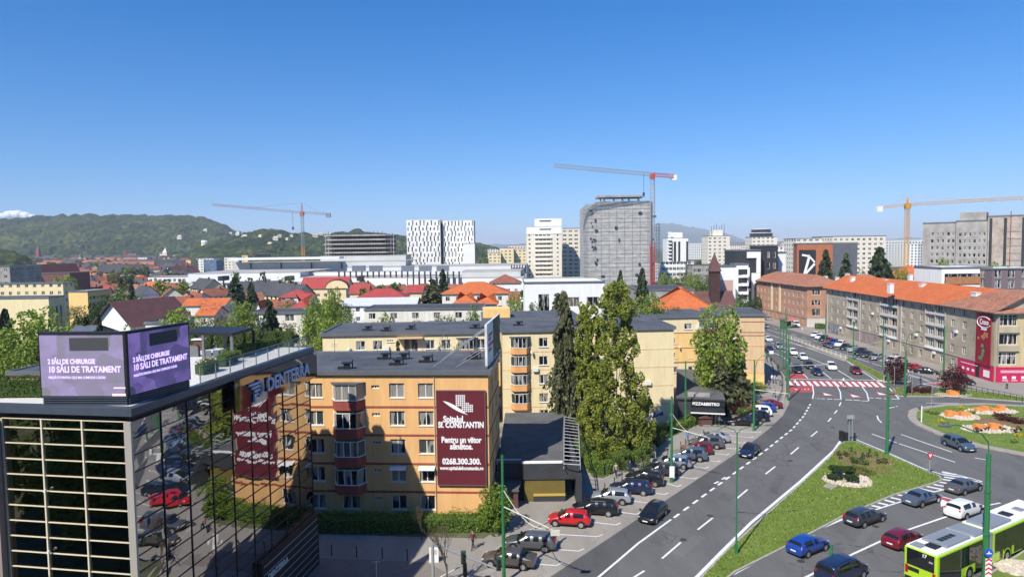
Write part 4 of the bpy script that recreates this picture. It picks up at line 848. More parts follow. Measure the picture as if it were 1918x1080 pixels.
M_mural2 = pmat('colour_mural', (0.50, 0.30, 0.25), .9, 0, .7, c2=(0.16, 0.2, 0.2)); G1.boxp('mural', uG(1603), -.06, .3, uG(1640), -.004, 2.95, M_mural2)
for (a, b_) in ((1576, 577), (1595, 588), (1644, 570)): pass
def chimney(blk, px_, py_, w_=1.3, hh=2.0, base=14.6):
    v = P(px_, py_, base + 1.4); lv = Matrix.Rotation(-blk.rz, 3, 'Z') @ (v - blk.root.location); q = MB(); q.box(lv.x - w_ / 2, lv.y - .5, base - .3, lv.x + w_ / 2, lv.y + .5, base + hh); q.box(lv.x - w_ / 2 - .1, lv.y - .6, base + hh + .002, lv.x + w_ / 2 + .1, lv.y + .6, base + hh + .12); q.build('chimney', WHITE, blk.roof)
for a, b_ in ((1597, 523), (1587, 516), (1660, 528), (1668, 536), (1728, 536), (1660, 513), (1705, 518)): chimney(G1, a, b_, base=14.9)
# old tiled end of the same roof and the corner wing
A2_ = Vector((91.6, 128.5, 0)); B2_ = Vector((118, 126.4, 0))
zs4 = gz
cw = Block('apartment_block', 'corner building with old brown tiled roof over the crimson shop front', A2_ + Vector((.03, -.45, 0)), B2_, 13, 13.7, wallmat('ochre_render', (0.52, 0.42, 0.24), .1),
    {'front': [dict(u=.4, z=10.9, w=3.3, h=2.1, n=4, rows=2), dict(u=.4, z=7.3, w=3.4, h=2.0, n=2), dict(u=.4, z=3.5, w=3.3, h=2.3, n=4, rows=2), *grid([7.5, 11, 15, 19], gz, 1.3, 1.5)], 'left': []}, recess=.25)
cw.pitched(3.4, T_old, 'hip', 'x', .9)
# old tiles over the last third of the grey block
q = MB(); u0_ = uG(1762); hh = 13.7; dr = 3.4 * .9 / 6.5; q.poly([(u0_, -.95, hh - dr + .16), (Lg + .95, -.95, hh - dr + .16), (Lg + .95, 6.5, hh + 3.4 + .17), (uG(1812), 6.5, hh + 3.4 + .17)]); q.build('old_tiles', T_old, G1.roof)
for a, b_ in ((1828, 547), (1869, 547)): chimney(G1, a, b_, 1.7, 1.3, base=15.0)
cw.boxp('balcony', .2, -.4, 9.6, 4.0, -.003, 10.7, C_grey); cw.boxp('balcony', .2, -.4, 6.1, 4.0, -.003, 7.1, C_grey); cw.boxp('pilaster', .1, -.3, 3.2, .32, -.004, 13.2, C_conc)
M_crim = pmat('crimson_shopfront', (0.50, 0.018, 0.09), .5, .06, .6)
cw.boxp('shop_front', .05, -.2, .12, 26, -.004, 3.05, M_crim); G1.boxp('shop_front', uG(1797), -.2, .12, uG(1829), -.004, 2.9, M_crim); G1.boxp('shop_front', uG(1838), -.2, .12, Lg + .15, -.004, 3.0, M_crim)
G1.boxp('shop_entrance', uG(1829.5), -.1, .12, uG(1837.5), -.004, 2.7, M_black)
G1.boxp('shop_poster', uG(1846), -.26, .7, uG(1857), -.205, 2.0, C_white)
q = MB()
for i in range(3): q.box(1.2 + i * 1.7, -.23, .8, 1.9 + i * 1.7, -.205, 1.3); q.box(1.1 + i * 1.7, -.23, .45, 2.2 + i * 1.7, -.205, .55)
q.box(.8, -.23, 2.3, 6.5, -.205, 2.4); q.box(.8, -.23, 2.0, 5.4, -.205, 2.1); q.build('print_block', M_wht, cw.root)
q = MB(); u = uG(1800)
for i in range(3): q.box(u + 1 + i * 1.6, -.23, 1.0, u + 1.7 + i * 1.6, -.205, 1.5)
q.box(u + .6, -.23, 2.3, u + 6, -.205, 2.42); q.build('print_block', M_wht, G1.root)
cw.boxp('shop_window', 9.2, -.25, .3, 12.0, -.205, 1.7, C_cream)
# crimson banner at the corner
u0_, u1_ = uG(1832), uG(1859.5); cb = thing('banner', 'tall crimson biscuit banner with white oval logo hanging at the avenue corner', 'banner', A + (B - A) * (u0_ / Lg), G1.rz)
nzt = R(1858, 587, 130.5).z; nzb = R(1858, 684, 130.5).z; bw_ = u1_ - u0_; cb.location.z = nzb; hb_ = nzt - nzb
q = MB(); q.box(0, -.45, 0, bw_, -.3, hb_); q.build('panel', pmat('crimson_banner', (0.30, 0.012, 0.03), .6, 0, .5, c2=(0.20, 0.008, 0.02)), cb)
def sc_txt(b, z, s, sx_, m_): me = text_mesh(b, s, m_, .01, .03, 'CENTER', sx_); link('lettering', me, cb, (bw_ * .55, -.47, z))
sc_txt('Croco', hb_ * .83, 1.5, bw_ / 6.6, M_wht); sc_txt('biscuiti', hb_ * .70, .7, bw_ / 5.2, M_wht)
q = MB(); 
for k_ in range(22):
    t0, t1 = .6 + k_ * 5.2 / 22, .6 + (k_ + 1) * 5.2 / 22; q.tube((bw_ * .55 + math.cos(t0) * bw_ * .47, -.47, hb_ * .83 + math.sin(t0) * 1.05), (bw_ * .55 + math.cos(t1) * bw_ * .47, -.47, hb_ * .83 + math.sin(t1) * 1.05), .09, 5)
q.build('logo_ring', M_wht, cb)
random.seed(2)
q = MB(); 
for i in range(9): x = random.uniform(.15, .8) * bw_; z = random.uniform(.5, .62) * hb_; q.tube((x, -.46, z), (x, -.475, z), .3, 7)
q.build('biscuit_print', pmat('biscuit_print', (0.45, 0.2, 0.08), .7), cb)
q = MB(); 
for i in range(6): x = random.uniform(.3, .75) * bw_; z = random.uniform(.12, .4) * hb_; q.tube((x, -.46, z), (x, -.478, z), .45, 5)
q.build('plain_print', pmat('green_print', (0.12, 0.25, 0.12), .7), cb)
# brown block further up the avenue
A = Vector((92.8, 262, 0)); B = Vector((94.3, 217, 0)); Lg2 = (B - A).length
cs_ = [2 + 3.35 * i for i in range(13)]
b1 = avenue('brown rendered avenue block with weathered tile roof and small chimneys', A, B, 13, 13.4, C_brick, cs_, [4.0, 6.7, 9.3, 11.5], 1.3, 1.5, 3.0, T_old, 'hip',
    [dict(u=u, z=1.1, w=1.4, h=1.4, n=2) for u in cs_], {'right': [dict(u=1.6, z=10.4, w=2.8, h=1.7, n=3), dict(u=1.6, z=7.0, w=2.8, h=1.7, n=3), dict(u=1.6, z=3.7, w=2.8, h=2.2, n=2), dict(u=2.2, z=.8, w=1.4, h=1.5, n=2), *grid([7.6], [10.6, 7.4, 4.0], 1.2, 1.5)]})
b1.band([2.9], C_conc, .2, .12); b1.boxp('ground_storey_render', b1.W + .003, .05, .1, b1.W + .05, 12.9, 2.85, M_sill)
for u in (17.5, 24.2): b1.boxp('balcony_stack', u, -.2, 3.2, u + 1.3, -.004, 12.8, C_cream)
for i in range(8): a, b_ = [(1470, 510), (1507, 513), (1530, 513), (1547, 514), (1460, 506), (1568, 516), (1490, 511), (1450, 506)][i]; chimney(b1, a, b_, .9, .8, base=14.6)
A = Vector((94.5, 216.6, 0)); B = Vector((109, 215, 0))
b2 = Block('apartment_block', 'short brown wing joining the weathered roof to the grey avenue block', A + Vector((12.5, .6, 0)), B + Vector((12.5, 0, 0)), 12, 13.4, C_brick, {'front': grid([3, 7], [10.6, 7.4, 4.0], 1.2, 1.5)}); b2.pitched(3.0, T_old, 'hip', 'x', .8)
kb_ = Block('street_kiosk', 'green street kiosk with a faded red umbrella on the far avenue pavement', R(1462, 600, 215), R(1482, 600, 214), 3, 2.6, pmat('kiosk_green', (0.05, 0.1, 0.06), .7), {}, cat='kiosk'); kb_.flat(over=.2, rim=0); kb_.root.location.z = .12
q = MB(); q.add([(-2, 0, 2.3), (2, 0, 2.9), (2, 3, 2.9), (-2, 3, 2.3), (0, 1.5, 3.4)], [(0, 1, 4), (1, 2, 4), (2, 3, 4), (3, 0, 4)]); um = thing('parasol', 'faded red parasol beside the green street kiosk', 'parasol', (R(1485, 600, 213).x, 213, .12)); q.build('canopy', pmat('faded_red', (0.4, 0.12, 0.12), .8), um); q = MB(); q.tube((0, 1.5, 0), (0, 1.5, 3.3), .04, 6); q.build('pole', M_metal, um)
# ------------------------------------------------------------------ middle distance: houses, towers, mall
D_roof = pmat('dark_felt_roof', (0.07, 0.07, 0.075), .9, .2, .3); C_pale = wallmat('pale_render', (0.70, 0.66, 0.56), .1); C_tower = wallmat('tower_beige', (0.72, 0.655, 0.54), .08)
G_glass = pmat('dark_glass', (0.03, 0.035, 0.045), .12, 0, 1, spec=.6)
def bk(name, label, p0, p1, pt, Y, depth, wall, spec='', roof='flat', rmat=None, rise=3, cat='building', group=None, Y1=None, fl=3.0, wpx=None, zbase=0, ww=1.3, wh=1.4, cs=3.3, axis='x', over=.5, faces=None, side=True, detail=1):
    """box building whose front spans picture columns p0..p1 at distance Y with its eaves at picture row pt"""
    A = R(p0, pt, Y); Y1 = Y if Y1 is None else Y1; B = R(p1, pt, Y1); h = A.z
    W = (Vector((B.x, B.y)) - Vector((A.x, A.y))).length
    if faces is None:
        faces = {}
        if 'w' in spec:
            zs = [z for z in np.arange(1.1, h - 1.2, fl)]; us = list(np.arange(1.8, W - 1.2, cs)); faces = {'front': grid(us, zs, ww, wh, 2)}
            if side: s2 = grid(list(np.arange(2, depth - 1.2, cs)), zs, ww, wh, 2); faces['right' if B.x < 0 else 'left'] = s2
            if len(faces['front']) > 100: faces['front'] = faces['front'][::-1]
            for f in faces.values():
                for w_ in f: w_['sill'] = False
    b_ = Block(name, label, (A.x, A.y), (B.x, B.y), depth, h - zbase, wall, faces, cat=cat, group=group, recess=.2, z0=zbase, detail=detail)
    if roof == 'flat': b_.flat(rmat or D_roof, over=.2, thick=.3, rim=.0 if Y > 300 else .2)
    elif roof: b_.pitched(rise, rmat or T_redtile, roof, axis, over)
    return b_
H = []
# left side, near to far
def hs(*a, **k): b_ = bk(*a, **k); H.append(b_); return b_
hs('house', 'white gabled house with a wide brown sheet metal roof behind the LED screen', 182, 246, 603, 150, 15, C_white, '', 'gable', T_brown, 4.6, axis='y', over=1.0, cat='house', Y1=146)
hs('apartment_block', 'beige flat roofed block with one balcony at the left picture edge', -30, 91, 560, 205, 7, C_cream, '', cat='building', faces={'front': [dict(u=19.5, z=11 - 3 * i, w=1.3, h=1.6, n=2) for i in range(4)], 'right': [dict(u=1 + 2 * i, z=.8, w=1.1, h=10, n=1) for i in range(3)]})
hs('office_building', 'long cream low roofed building with roof domes beyond the left beige block', -20, 118, 533, 275, 7, C_cream, 'w')
hs('office_building', 'ochre ended school block with rows of small side windows', 128, 164, 547, 250, 12, C_yellow, '', Y1=249, faces={'right': grid([1.3 + 1.9 * i for i in range(6)], [1.5, 4.4, 7.3, 9.6], 1.4, 1.3)}, rmat=C_conc)
af = hs('hotel', 'white A-frame hotel with purple brown mansard roof and arched dormers', 32, 62, 531, 330, 26, C_white, '', 'gable', T_brown, 9, axis='y', Y1=326)
mz = bk('hotel', 'purple brown mansard wing with two rows of dormer windows beside the A-frame gable', 66, 130, 512, 332, 16, pmat('plum_tiles', (0.17, 0.085, 0.075), .85, .2, 1), '', faces={'front': grid([2.6 + 2.7 * i for i in range(6)], [10.2, 7.4, 4.6], 1.7, 1.5)}, rmat=T_brown)
bk('office_building', 'grey block half hidden at the far left edge', -12, 18, 500, 300, 20, C_conc, 'w')
hs('house', 'cream low annex with flat roof right of the brown roofed house', 272, 322, 607, 140, 10, C_pale, 'w')
hs('garage', 'light grey sheet roofed shed beside the brown roofed house', 118, 156, 632, 125, 10, C_conc, '', 'gable', M_metal, 1.6)
hs('school', 'long white school building with two rows of square windows left of the mall', 277, 356, 519, 430, 18, C_white, 'w', fl=3.3, cs=3.0, ww=1.9, wh=1.9, rmat=C_conc)
hs('terrace_house', 'long orange roofed terrace with small dormers below the mall', 342, 420, 572, 210, 9, C_pale, 'w', 'gable', T_orange, 1.8)
hs('terrace_house', 'low orange tiled terrace half hidden by bare trees', 368, 400, 590, 185, 9, C_pale, 'w', 'gable', T_orange, 2)
hs('house', 'small white house with steep orange gable beside the dark spruce', 473, 493, 590, 190, 9, C_white, 'w', 'gable', T_orange, 3.8, cat='house', axis='y')
hs('house', 'two winged house with bright red sheet roof and a grey chimney', 522, 580, 556, 260, 10, C_white, 'w', 'hip', T_red, 2.2, cat='house')
hs('house', 'red pyramid roofed house behind the beige apartments', 545, 576, 575, 200, 10, C_pale, 'w', 'hip', T_red, 3.6, cat='house')
hs('apartment_block', 'beige three storey flats with loggias behind the terrace hedge', 462, 572, 589, 155, 11, C_pale, 'w', fl=3.2, cs=4, ww=2, wh=1.5)
hs('mansion', 'cream mansion with red mansard roof and arched gable in front of the mall', 562, 648, 540, 330, 15, C_cream, 'w', 'gable', T_red, 5, ww=1.6, cs=3.5, cat='house')
q = MB(); v = H[-1]; ar = [(v.W * .78 + 6.5 * math.cos(t), 0) for t in (0,)]
pts = [(v.W * .80 + 5.6 * math.cos(t), v.h - .2 + 4.2 * math.sin(t)) for t in np.linspace(0, math.pi, 12)]
q.add([(x, -.3, z) for x, z in pts] + [(x, 3, z) for x, z in pts], [tuple(range(12))[::-1]] + [(i, i + 1, i + 13, i + 12) for i in range(11)]); q.build('arched_gable', C_cream, v.root)
q = MB(); 
for i in range(12):
    if i % 2 == 0: continue
for i in range(11): a, b_ = pts[i], pts[i + 1]; q.quad((a[0] , -.6, a[1]), (b_[0], -.6, b_[1]), (b_[0], 3, b_[1] + .3), (a[0], 3, a[1] + .3)); q.quad((a[0], 3, a[1] + .3), (b_[0], 3, b_[1] + .3), (b_[0], -.6, b_[1]), (a[0], -.6, a[1]))
q.build('arch_roof', T_red, v.root)
hs('house', 'red roofed house right of the cream mansion', 655, 688, 549, 300, 10, C_cream, 'w', 'gable', T_red, 3.4, cat='house')
hs('house', 'long white house with red hipped roof in front of the mall fins', 668, 758, 557, 235, 11, C_white, 'w', 'hip', T_red, 2.6, cat='house')
hs('workshop', 'low white workshop with pale curved sheet roof', 640, 778, 573, 215, 13, C_white, 'w', 'gable', pmat('pale_sheet', (0.55, 0.57, 0.6), .5, .06, .5), 2.0)
hs('house', 'small house with red roof left of the tall pines', 762, 790, 547, 250, 9, C_cream, 'w', 'gable', T_red, 2.4, cat='house')
hs('apartment_block', 'cream two storey block with a grey roof and blue balcony above the cream apartments', 683, 905, 582, 163, 12, C_pale, 'w', cs=5.2, fl=3, ww=1.6, side=False)
H[-1].boxp('balcony', 15.3, -.9, 3, 18.6, -.01, 9.6, pmat('blue_grey_balcony', (0.25, 0.28, 0.36), .7))
hs('warehouse', 'long orange tiled hall roof right of the tall pines', 828, 952, 550, 215, 16, C_pale, 'w', 'hip', T_orange, 3.2)
hs('house', 'small orange tiled house in front of the orange hall', 852, 890, 566, 190, 9, C_pale, '', 'hip', T_orange, 2.6, cat='house')
hs('house', 'second small orange tiled house left of the white modern office', 895, 930, 568, 188, 9, C_pale, '', 'hip', T_orange, 2.6, cat='house')
hs('house', 'brown red hipped roof house between the mall and the beige tower', 917, 976, 530, 300, 14, C_white, 'w', 'hip', T_redtile, 3.5, cat='house')
wm = hs('office_building', 'white modern office with tall window slots below the scaffolded tower', 982, 1132, 531, 185, 20, C_white, '', faces={'front': [dict(u=1.4, z=1, w=1.2, h=10, n=1), dict(u=3.8, z=2, w=3, h=12, n=2), dict(u=10, z=10.5, w=5, h=2.6, n=3), dict(u=17, z=10.5, w=3.4, h=2.6, n=2), dict(u=10, z=6, w=5, h=2.4, n=3)], 'left': [dict(u=4, z=3, w=1.2, h=8, n=1), dict(u=10, z=3, w=1.2, h=8, n=1)]}, rmat=C_white)
hs('office_building', 'yellow arcade building with a row of small openings behind the white office', 1000, 1100, 524, 300, 14, C_cream, '', faces={'front': grid([7 + 1.9 * i for i in range(8)], [11.5], 1.0, 1.5)}, rmat=C_pale)
for a, b_, w_ in ((700, 560, 1), ): pass
# striped twin office towers
def striped(name, label, p0, p1, pt, Y, depth, split=None, cols=11, rows=12, z0=0):
    A = R(p0, pt, Y); B = R(p1, pt, Y); h = A.z; ws = []; W = B.x - A.x; random.seed(int(p0))
    fh = (h - z0) / rows; cw_ = W / cols
    for r in range(rows):
        for c in range(cols):
            ws.append(dict(u=c * cw_ + cw_ * (.25 + .28 * (r % 2)), z=z0 + r * fh + .15, w=cw_ * .36, h=fh * (.98 if random.random() < .6 else .6), n=1, sill=False))
    ws = ws[::-1]
    t = Block(name, label, (A.x, A.y), (B.x, B.y), depth, h, C_white, {'front': ws, 'left': [dict(u=depth * .3, z=14 + 3.6 * i, w=depth * .4, h=2.3, n=1, sill=False) for i in range(int((h - 16) / 3.6))]}, cat='tower', recess=.5); t.flat(C_white, over=0, thick=.4, rim=0, edge=C_white); return t
for c_ in list(WC): pass
striped('office_tower', 'white striped office tower with cantilevered upper half left of its twin', 761, 824, 413, 520, 22, cols=9, rows=12)
striped('office_tower', 'white striped office tower right of the narrow dark gap', 829, 887, 414, 524, 22, cols=9, rows=12)
bk('lift_core', 'dark recessed link between the two striped office towers', 823.5, 829.5, 417, 526, 14, C_darkwall, '', rmat=D_roof)
bk('podium', 'lower right base of the striped office tower pair', 868, 889, 456, 515, 8, C_white, '', rmat=C_white)
# shopping mall
ml = thing('shopping_mall', 'long white shopping mall with dark fins and stepped roofs across the middle distance', 'shopping mall')
M_mall = pmat('mall_panel', (0.72, 0.73, 0.74), .6, .06, .15); M_mallg = pmat('mall_grey_panel', (0.52, 0.53, 0.51), .7, .08, .15); M_mroof = pmat('mall_roof', (0.40, 0.37, 0.33), .9, .15, .05)
def mbox(p0, p1, pt, Y, Ydep, mat, name='wing', pb=None, roof=M_mroof, Y1=None, Y2=None):
    A, B = R(p0, pt, Y), R(p1, pt, Y1 or Y); zt = A.z; zb = 0 if pb is None else R(p0, pb, Y).z
    q = MB(); q.prism([(A.x, A.y), (B.x, B.y), (B.x + (2 if B.x > 0 else -2), B.y + Ydep), (A.x, A.y + Ydep)], zb, zt); o = q.build(name, mat, ml)
    q = MB(); q.prism([(A.x - .1, A.y - .1), (B.x + .1, B.y - .1), (B.x + 2, B.y + Ydep), (A.x, A.y + Ydep)], zt + .002, zt + .25); q.build('roof', roof, o); return A, B, zt
a, b_, zt = mbox(352, 562, 513, 375, 60, M_mall); mbox(392, 640, 532, 362, 12, M_mall)
mbox(560, 980, 520, 372, 40, M_mall, Y1=330); mbox(438, 760, 493, 440, 40, M_mallg); mbox(650, 985, 501, 420, 50, M_mall); mbox(600, 760, 480, 470, 40, M_mallg)
mbox(455, 780, 512, 395, 8, M_mall); mbox(865, 975, 509, 350, 30, M_mallg)
q = MB(); A_, B_ = R(436, 487, 438), R(640, 486, 438); q.box(A_.x, A_.y - 6, A_.z, B_.x, A_.y + 6, A_.z + 1.4); q.build('roof_canopy', WHITE, ml)
def fins(p0, p1, n_, pt, pb, Y, Y1=None, w_=.7):
    for i in range(n_):
        t = i / (n_ - 1); p_ = p0 + (p1 - p0) * t; Yf = Y + ((Y1 or Y) - Y) * t - .3; A_ = R(p_, pt, Yf); q = MB(); q.box(A_.x - w_ / 2, Yf - .5, max(.1, R(p_, pb, Yf).z), A_.x + w_ / 2, Yf, A_.z); q.build('fin', C_darkwall, ml)
fins(398, 545, 8, 524, 560, 362); fins(635, 860, 22, 508, 545, 366, 340, .8); fins(470, 640, 4, 492, 503, 440); fins(958, 984, 6, 496, 512, 419)
for i, p_ in enumerate((660, 692, 752, 785, 818)):
    A_ = R(p_, 503, 372); q = MB(); q.box(A_.x, 371, A_.z - 1.4, A_.x + 6.5, 376, A_.z + 1.6); q.build('skylight', pmat('skylight_glass', (0.16, 0.18, 0.21), .3), ml)
for p_ in (408, 533, 668, 870, 905):
    A_ = R(p_, 526, 355); q = MB(); q.box(A_.x, A_.y, A_.z, A_.x + 2.4, A_.y + 9, A_.z + 2.4); q.build('plant_box', C_darkwall, ml)
q = MB(); A_ = R(482, 476, 450); q.box(A_.x, 448, A_.z - 4, A_.x + 9.5, 456, A_.z); q.build('roof_pavilion', G_glass, ml)
# unfinished concrete frame
uf = thing('unfinished_building', 'unfinished grey concrete frame with open floors and scaffold props on its roof', 'construction')
Yf = 480; zl = [R(670, y_, Yf).z for y_ in (482, 474, 466, 458, 450, 442)]
for i, z in enumerate(zl):
    ex_ = 1.5 * (i % 2); A_, B_ = R(606 - ex_, 450, Yf), R(738 + ex_, 450, Yf); q = MB(); q.prism([(A_.x + 6, Yf - 2), (A_.x, Yf + 3), (A_.x, Yf + 20), (B_.x, Yf + 20), (B_.x, Yf + 3), (B_.x - 6, Yf - 2)], z, z + .95); q.build('floor_slab', C_conc, uf)
for i in range(26):
    A_ = R(609 + i * 5.1, 450, Yf)
    for yy in (Yf + 1, Yf + 9): q = MB(); q.box(A_.x - .22, yy, zl[0] - 3, A_.x + .22, yy + .4, zl[-1]); q.build('column', C_conc, uf)
for i in range(18):
    A_ = R(611 + i * 7.3 + random.uniform(-2, 2), 440, Yf); q = MB(); q.box(A_.x - .15, Yf + 3, zl[-1] + .55, A_.x + .15, Yf + 3.3, zl[-1] + random.uniform(1.5, 3.6)); q.build('roof_prop', C_darkwall, uf)
q = MB(); A_, B_ = R(612, 450, Yf), R(734, 450, Yf); q.box(A_.x, Yf + 14, zl[0] - 3, B_.x, Yf + 15, zl[-1]); q.build('core_wall', pmat('shade_concrete', (0.24, 0.225, 0.21), .9, .3, .3), uf)
# beige towers
t1 = bk('apartment_tower', 'beige thirteen storey tower with a white stepped top and balcony strips', 986, 1052, 425, 470, 20, C_tower, '', cat='tower', rmat=C_white, faces={'front': [dict(u=6 + c * 2.7, z=4.0 + 3.0 * r, w=2.2, h=1.2, n=2, sill=False) for r in range(11) for c in range(4)][::-1] + [dict(u=20.8, z=4 + 3.0 * r, w=1.3, h=1.3, n=1, sill=False) for r in range(11)] + [dict(u=1.4, z=4 + 3.0 * r, w=1.3, h=1.3, n=1, sill=False) for r in range(11)]})
t1.boxp('white_band', -.1, -.3, t1.h - 5, t1.W + .1, 0, t1.h - .01, C_white); t1.boxp('top_storeys', 6, 0, t1.h + .31, t1.W, 14, t1.h + 5.6, C_white)
for i in range(10): t1.boxp('balcony', 5.6, -1.1, 5.4 + 3 * i, 17.2, -.01, 6.4 + 3 * i, C_pale)
for i in range(2): t1.boxp('top_window', 9, -.06 if i else -.35, t1.h + 1.2 + 2.3 * i - (0 if i else 3.4), 17, 0 - .01 if i else -.31, t1.h + 2.1 + 2.3 * i - (0 if i else 3.4), D_roof)
q = MB(); v = t1
t2 = bk('apartment_tower', 'beige tower with loggia grid half hidden by the scaffolded tower', 1053, 1096, 428, 500, 22, C_tower, 'w', cat='tower', fl=3, cs=4.2, ww=2.6, wh=1.3, rmat=C_pale)
for i, (a, b_, c, Y) in enumerate(((915, 938, 474, 640), (936, 962, 465, 650), (955, 988, 467, 660))): bk('apartment_block', ['low cream block nearest the forested slope', 'middle cream block of three left of the beige tower', 'cream stepped block touching the beige tower'][i], a, b_, c, Y, 16, C_cream, 'w', fl=3, cs=4, ww=2, wh=1.3, rmat=C_pale)
# scaffolded tower
sf = thing('scaffolded_tower', 'tall tower wrapped in grey scaffold netting with an open slab on top', 'tower under construction')
m = bpy.data.materials.new('scaffold_net'); n, l = NT(m); b = n['Principled BSDF']; b.inputs['Roughness'].default_value = .9; tc = n.new('ShaderNodeTexCoord'); mp = n.new('ShaderNodeMapping'); l.new(tc.outputs['Object'], mp.inputs[0])
mp.inputs['Rotation'].default_value = (0, 0, 0)
wv = n.new('ShaderNodeTexWave'); wv.bands_direction = 'Z'; wv.inputs['Scale'].default_value = .16; wv.inputs['Distortion'].default_value = 1.2; l.new(mp.outputs[0], wv.inputs[0])
nz_ = n.new('ShaderNodeTexNoise'); nz_.inputs['Scale'].default_value = .22; nz_.inputs['Detail'].default_value = 7; nz_.inputs['Roughness'].default_value = .75; mp2 = n.new('ShaderNodeMapping'); mp2.inputs['Scale'].default_value = (1, 1, 2.6); l.new(tc.outputs['Object'], mp2.inputs[0]); l.new(mp2.outputs[0], nz_.inputs[0])
mm = n.new('ShaderNodeMath'); mm.operation = 'MULTIPLY_ADD'; mm.inputs[1].default_value = .12; l.new(wv.outputs['Fac'], mm.inputs[0]); l.new(nz_.outputs[0], mm.inputs[2])
r = n.new('ShaderNodeValToRGB'); r.color_ramp.elements[0].position = .42; r.color_ramp.elements[1].position = .78; r.color_ramp.elements[0].color = (.27, .265, .255, 1); r.color_ramp.elements[1].color = (.56, .545, .51, 1); l.new(mm.outputs[0], r.inputs[0]); l.new(r.outputs[0], b.inputs['Base Color']); M_net = m
Ys = 420; s0, s1, s2 = R(1093, 388, Ys + 6), R(1118, 382, Ys - 2), R(1222, 380, Ys + 4)
fp = [(s0.x, s0.y), (s0.x + 2, s0.y - 6), (s1.x, s1.y), (s2.x - 3, Ys - 2), (s2.x, Ys + 4), (s2.x - 2, Ys + 30), (s0.x, Ys + 30)]
q = MB(); n_ = len(fp); ztop = [s0.z, s0.z + 1, s1.z + 1.6, s2.z + 1, s2.z, s2.z, s0.z]
q.add([(x, y, 0) for x, y in fp] + [(fp[i][0], fp[i][1], ztop[i]) for i in range(n_)], [(i, (i + 1) % n_, (i + 1) % n_ + n_, i + n_) for i in range(n_)] + [tuple(range(n_, 2 * n_))]); q.build('netting', M_net, sf)
nf = 19
for i in range(nf):
    z = 3 + i * 2.72; q = MB(); q.path([(x, y - .35, z) for x, y in fp[:5]], .055, 4); q.build('scaffold_ledger', M_metal, sf)
for k_ in range(28):
    t = k_ / 27; 
    seg = t * 4; i = min(3, int(seg)); f = seg - i; x = fp[i][0] + (fp[i + 1][0] - fp[i][0]) * f; y = fp[i][1] + (fp[i + 1][1] - fp[i][1]) * f; zz = ztop[i] + (ztop[i + 1] - ztop[i]) * f
    q = MB(); q.tube((x, y - .45, 0), (x, y - .45, zz + random.uniform(.3, 1.8)), .055, 4); q.build('scaffold_standard', M_metal, sf)
random.seed(9)
for k_ in range(22):
    z = random.uniform(6, 48); x = random.choice([fp[0][0] + random.uniform(2, 7), s1.x + random.uniform(2, 40), s2.x - random.uniform(1, 4)]); q = MB(); q.box(x, Ys - 2.65, z, x + random.uniform(.8, 2.4), Ys - 2.4, z + random.uniform(1, 1.7)); q.build('net_gap', C_darkwall, sf)
p0_, p1_ = R(1121, 368, Ys + 2), R(1208, 366, Ys + 2); q = MB(); q.box(p0_.x, Ys + 2, p0_.z - .5, p1_.x, Ys + 20, p0_.z + .6); q.build('top_slab', C_conc, sf)
for p_ in (1125, 1132, 1150, 1166, 1178, 1196): v = R(p_, 370, Ys + 4); q = MB(); q.box(v.x - .5, Ys + 4, s1.z - 3, v.x + .5, Ys + 5, v.z - .2); q.build('column', C_conc, sf)
q = MB(); v = R(1129, 380, Ys + 8); v2 = R(1205, 380, Ys + 8); q.box(v.x, Ys + 7, s1.z - 2, v2.x, Ys + 18, s1.z + 1.0); q.build('parapet_wall', C_conc, sf)
lf_ = thing('hoist_scaffold', 'narrow red and grey hoist scaffold standing against the right side of the scaffolded tower', 'scaffold')
a_, b_ = R(1229, 418, 424), R(1236, 418, 424)
for x in (a_.x, b_.x):
    for y in (424, 428): q = MB(); q.tube((x, y, 0), (x, y, a_.z), .15, 4); q.build('standard', M_metal, lf_)
for i in range(20):
    z = 2 + i * a_.z / 20.5; q = MB(); q.path([(a_.x, 424, z), (b_.x, 424, z), (b_.x, 428, z + 1), (a_.x, 428, z)], .12, 4); q.tube((a_.x, 424, z), (b_.x, 424, z + 1.8), .1, 4); q.build('ledger', M_metal, lf_)
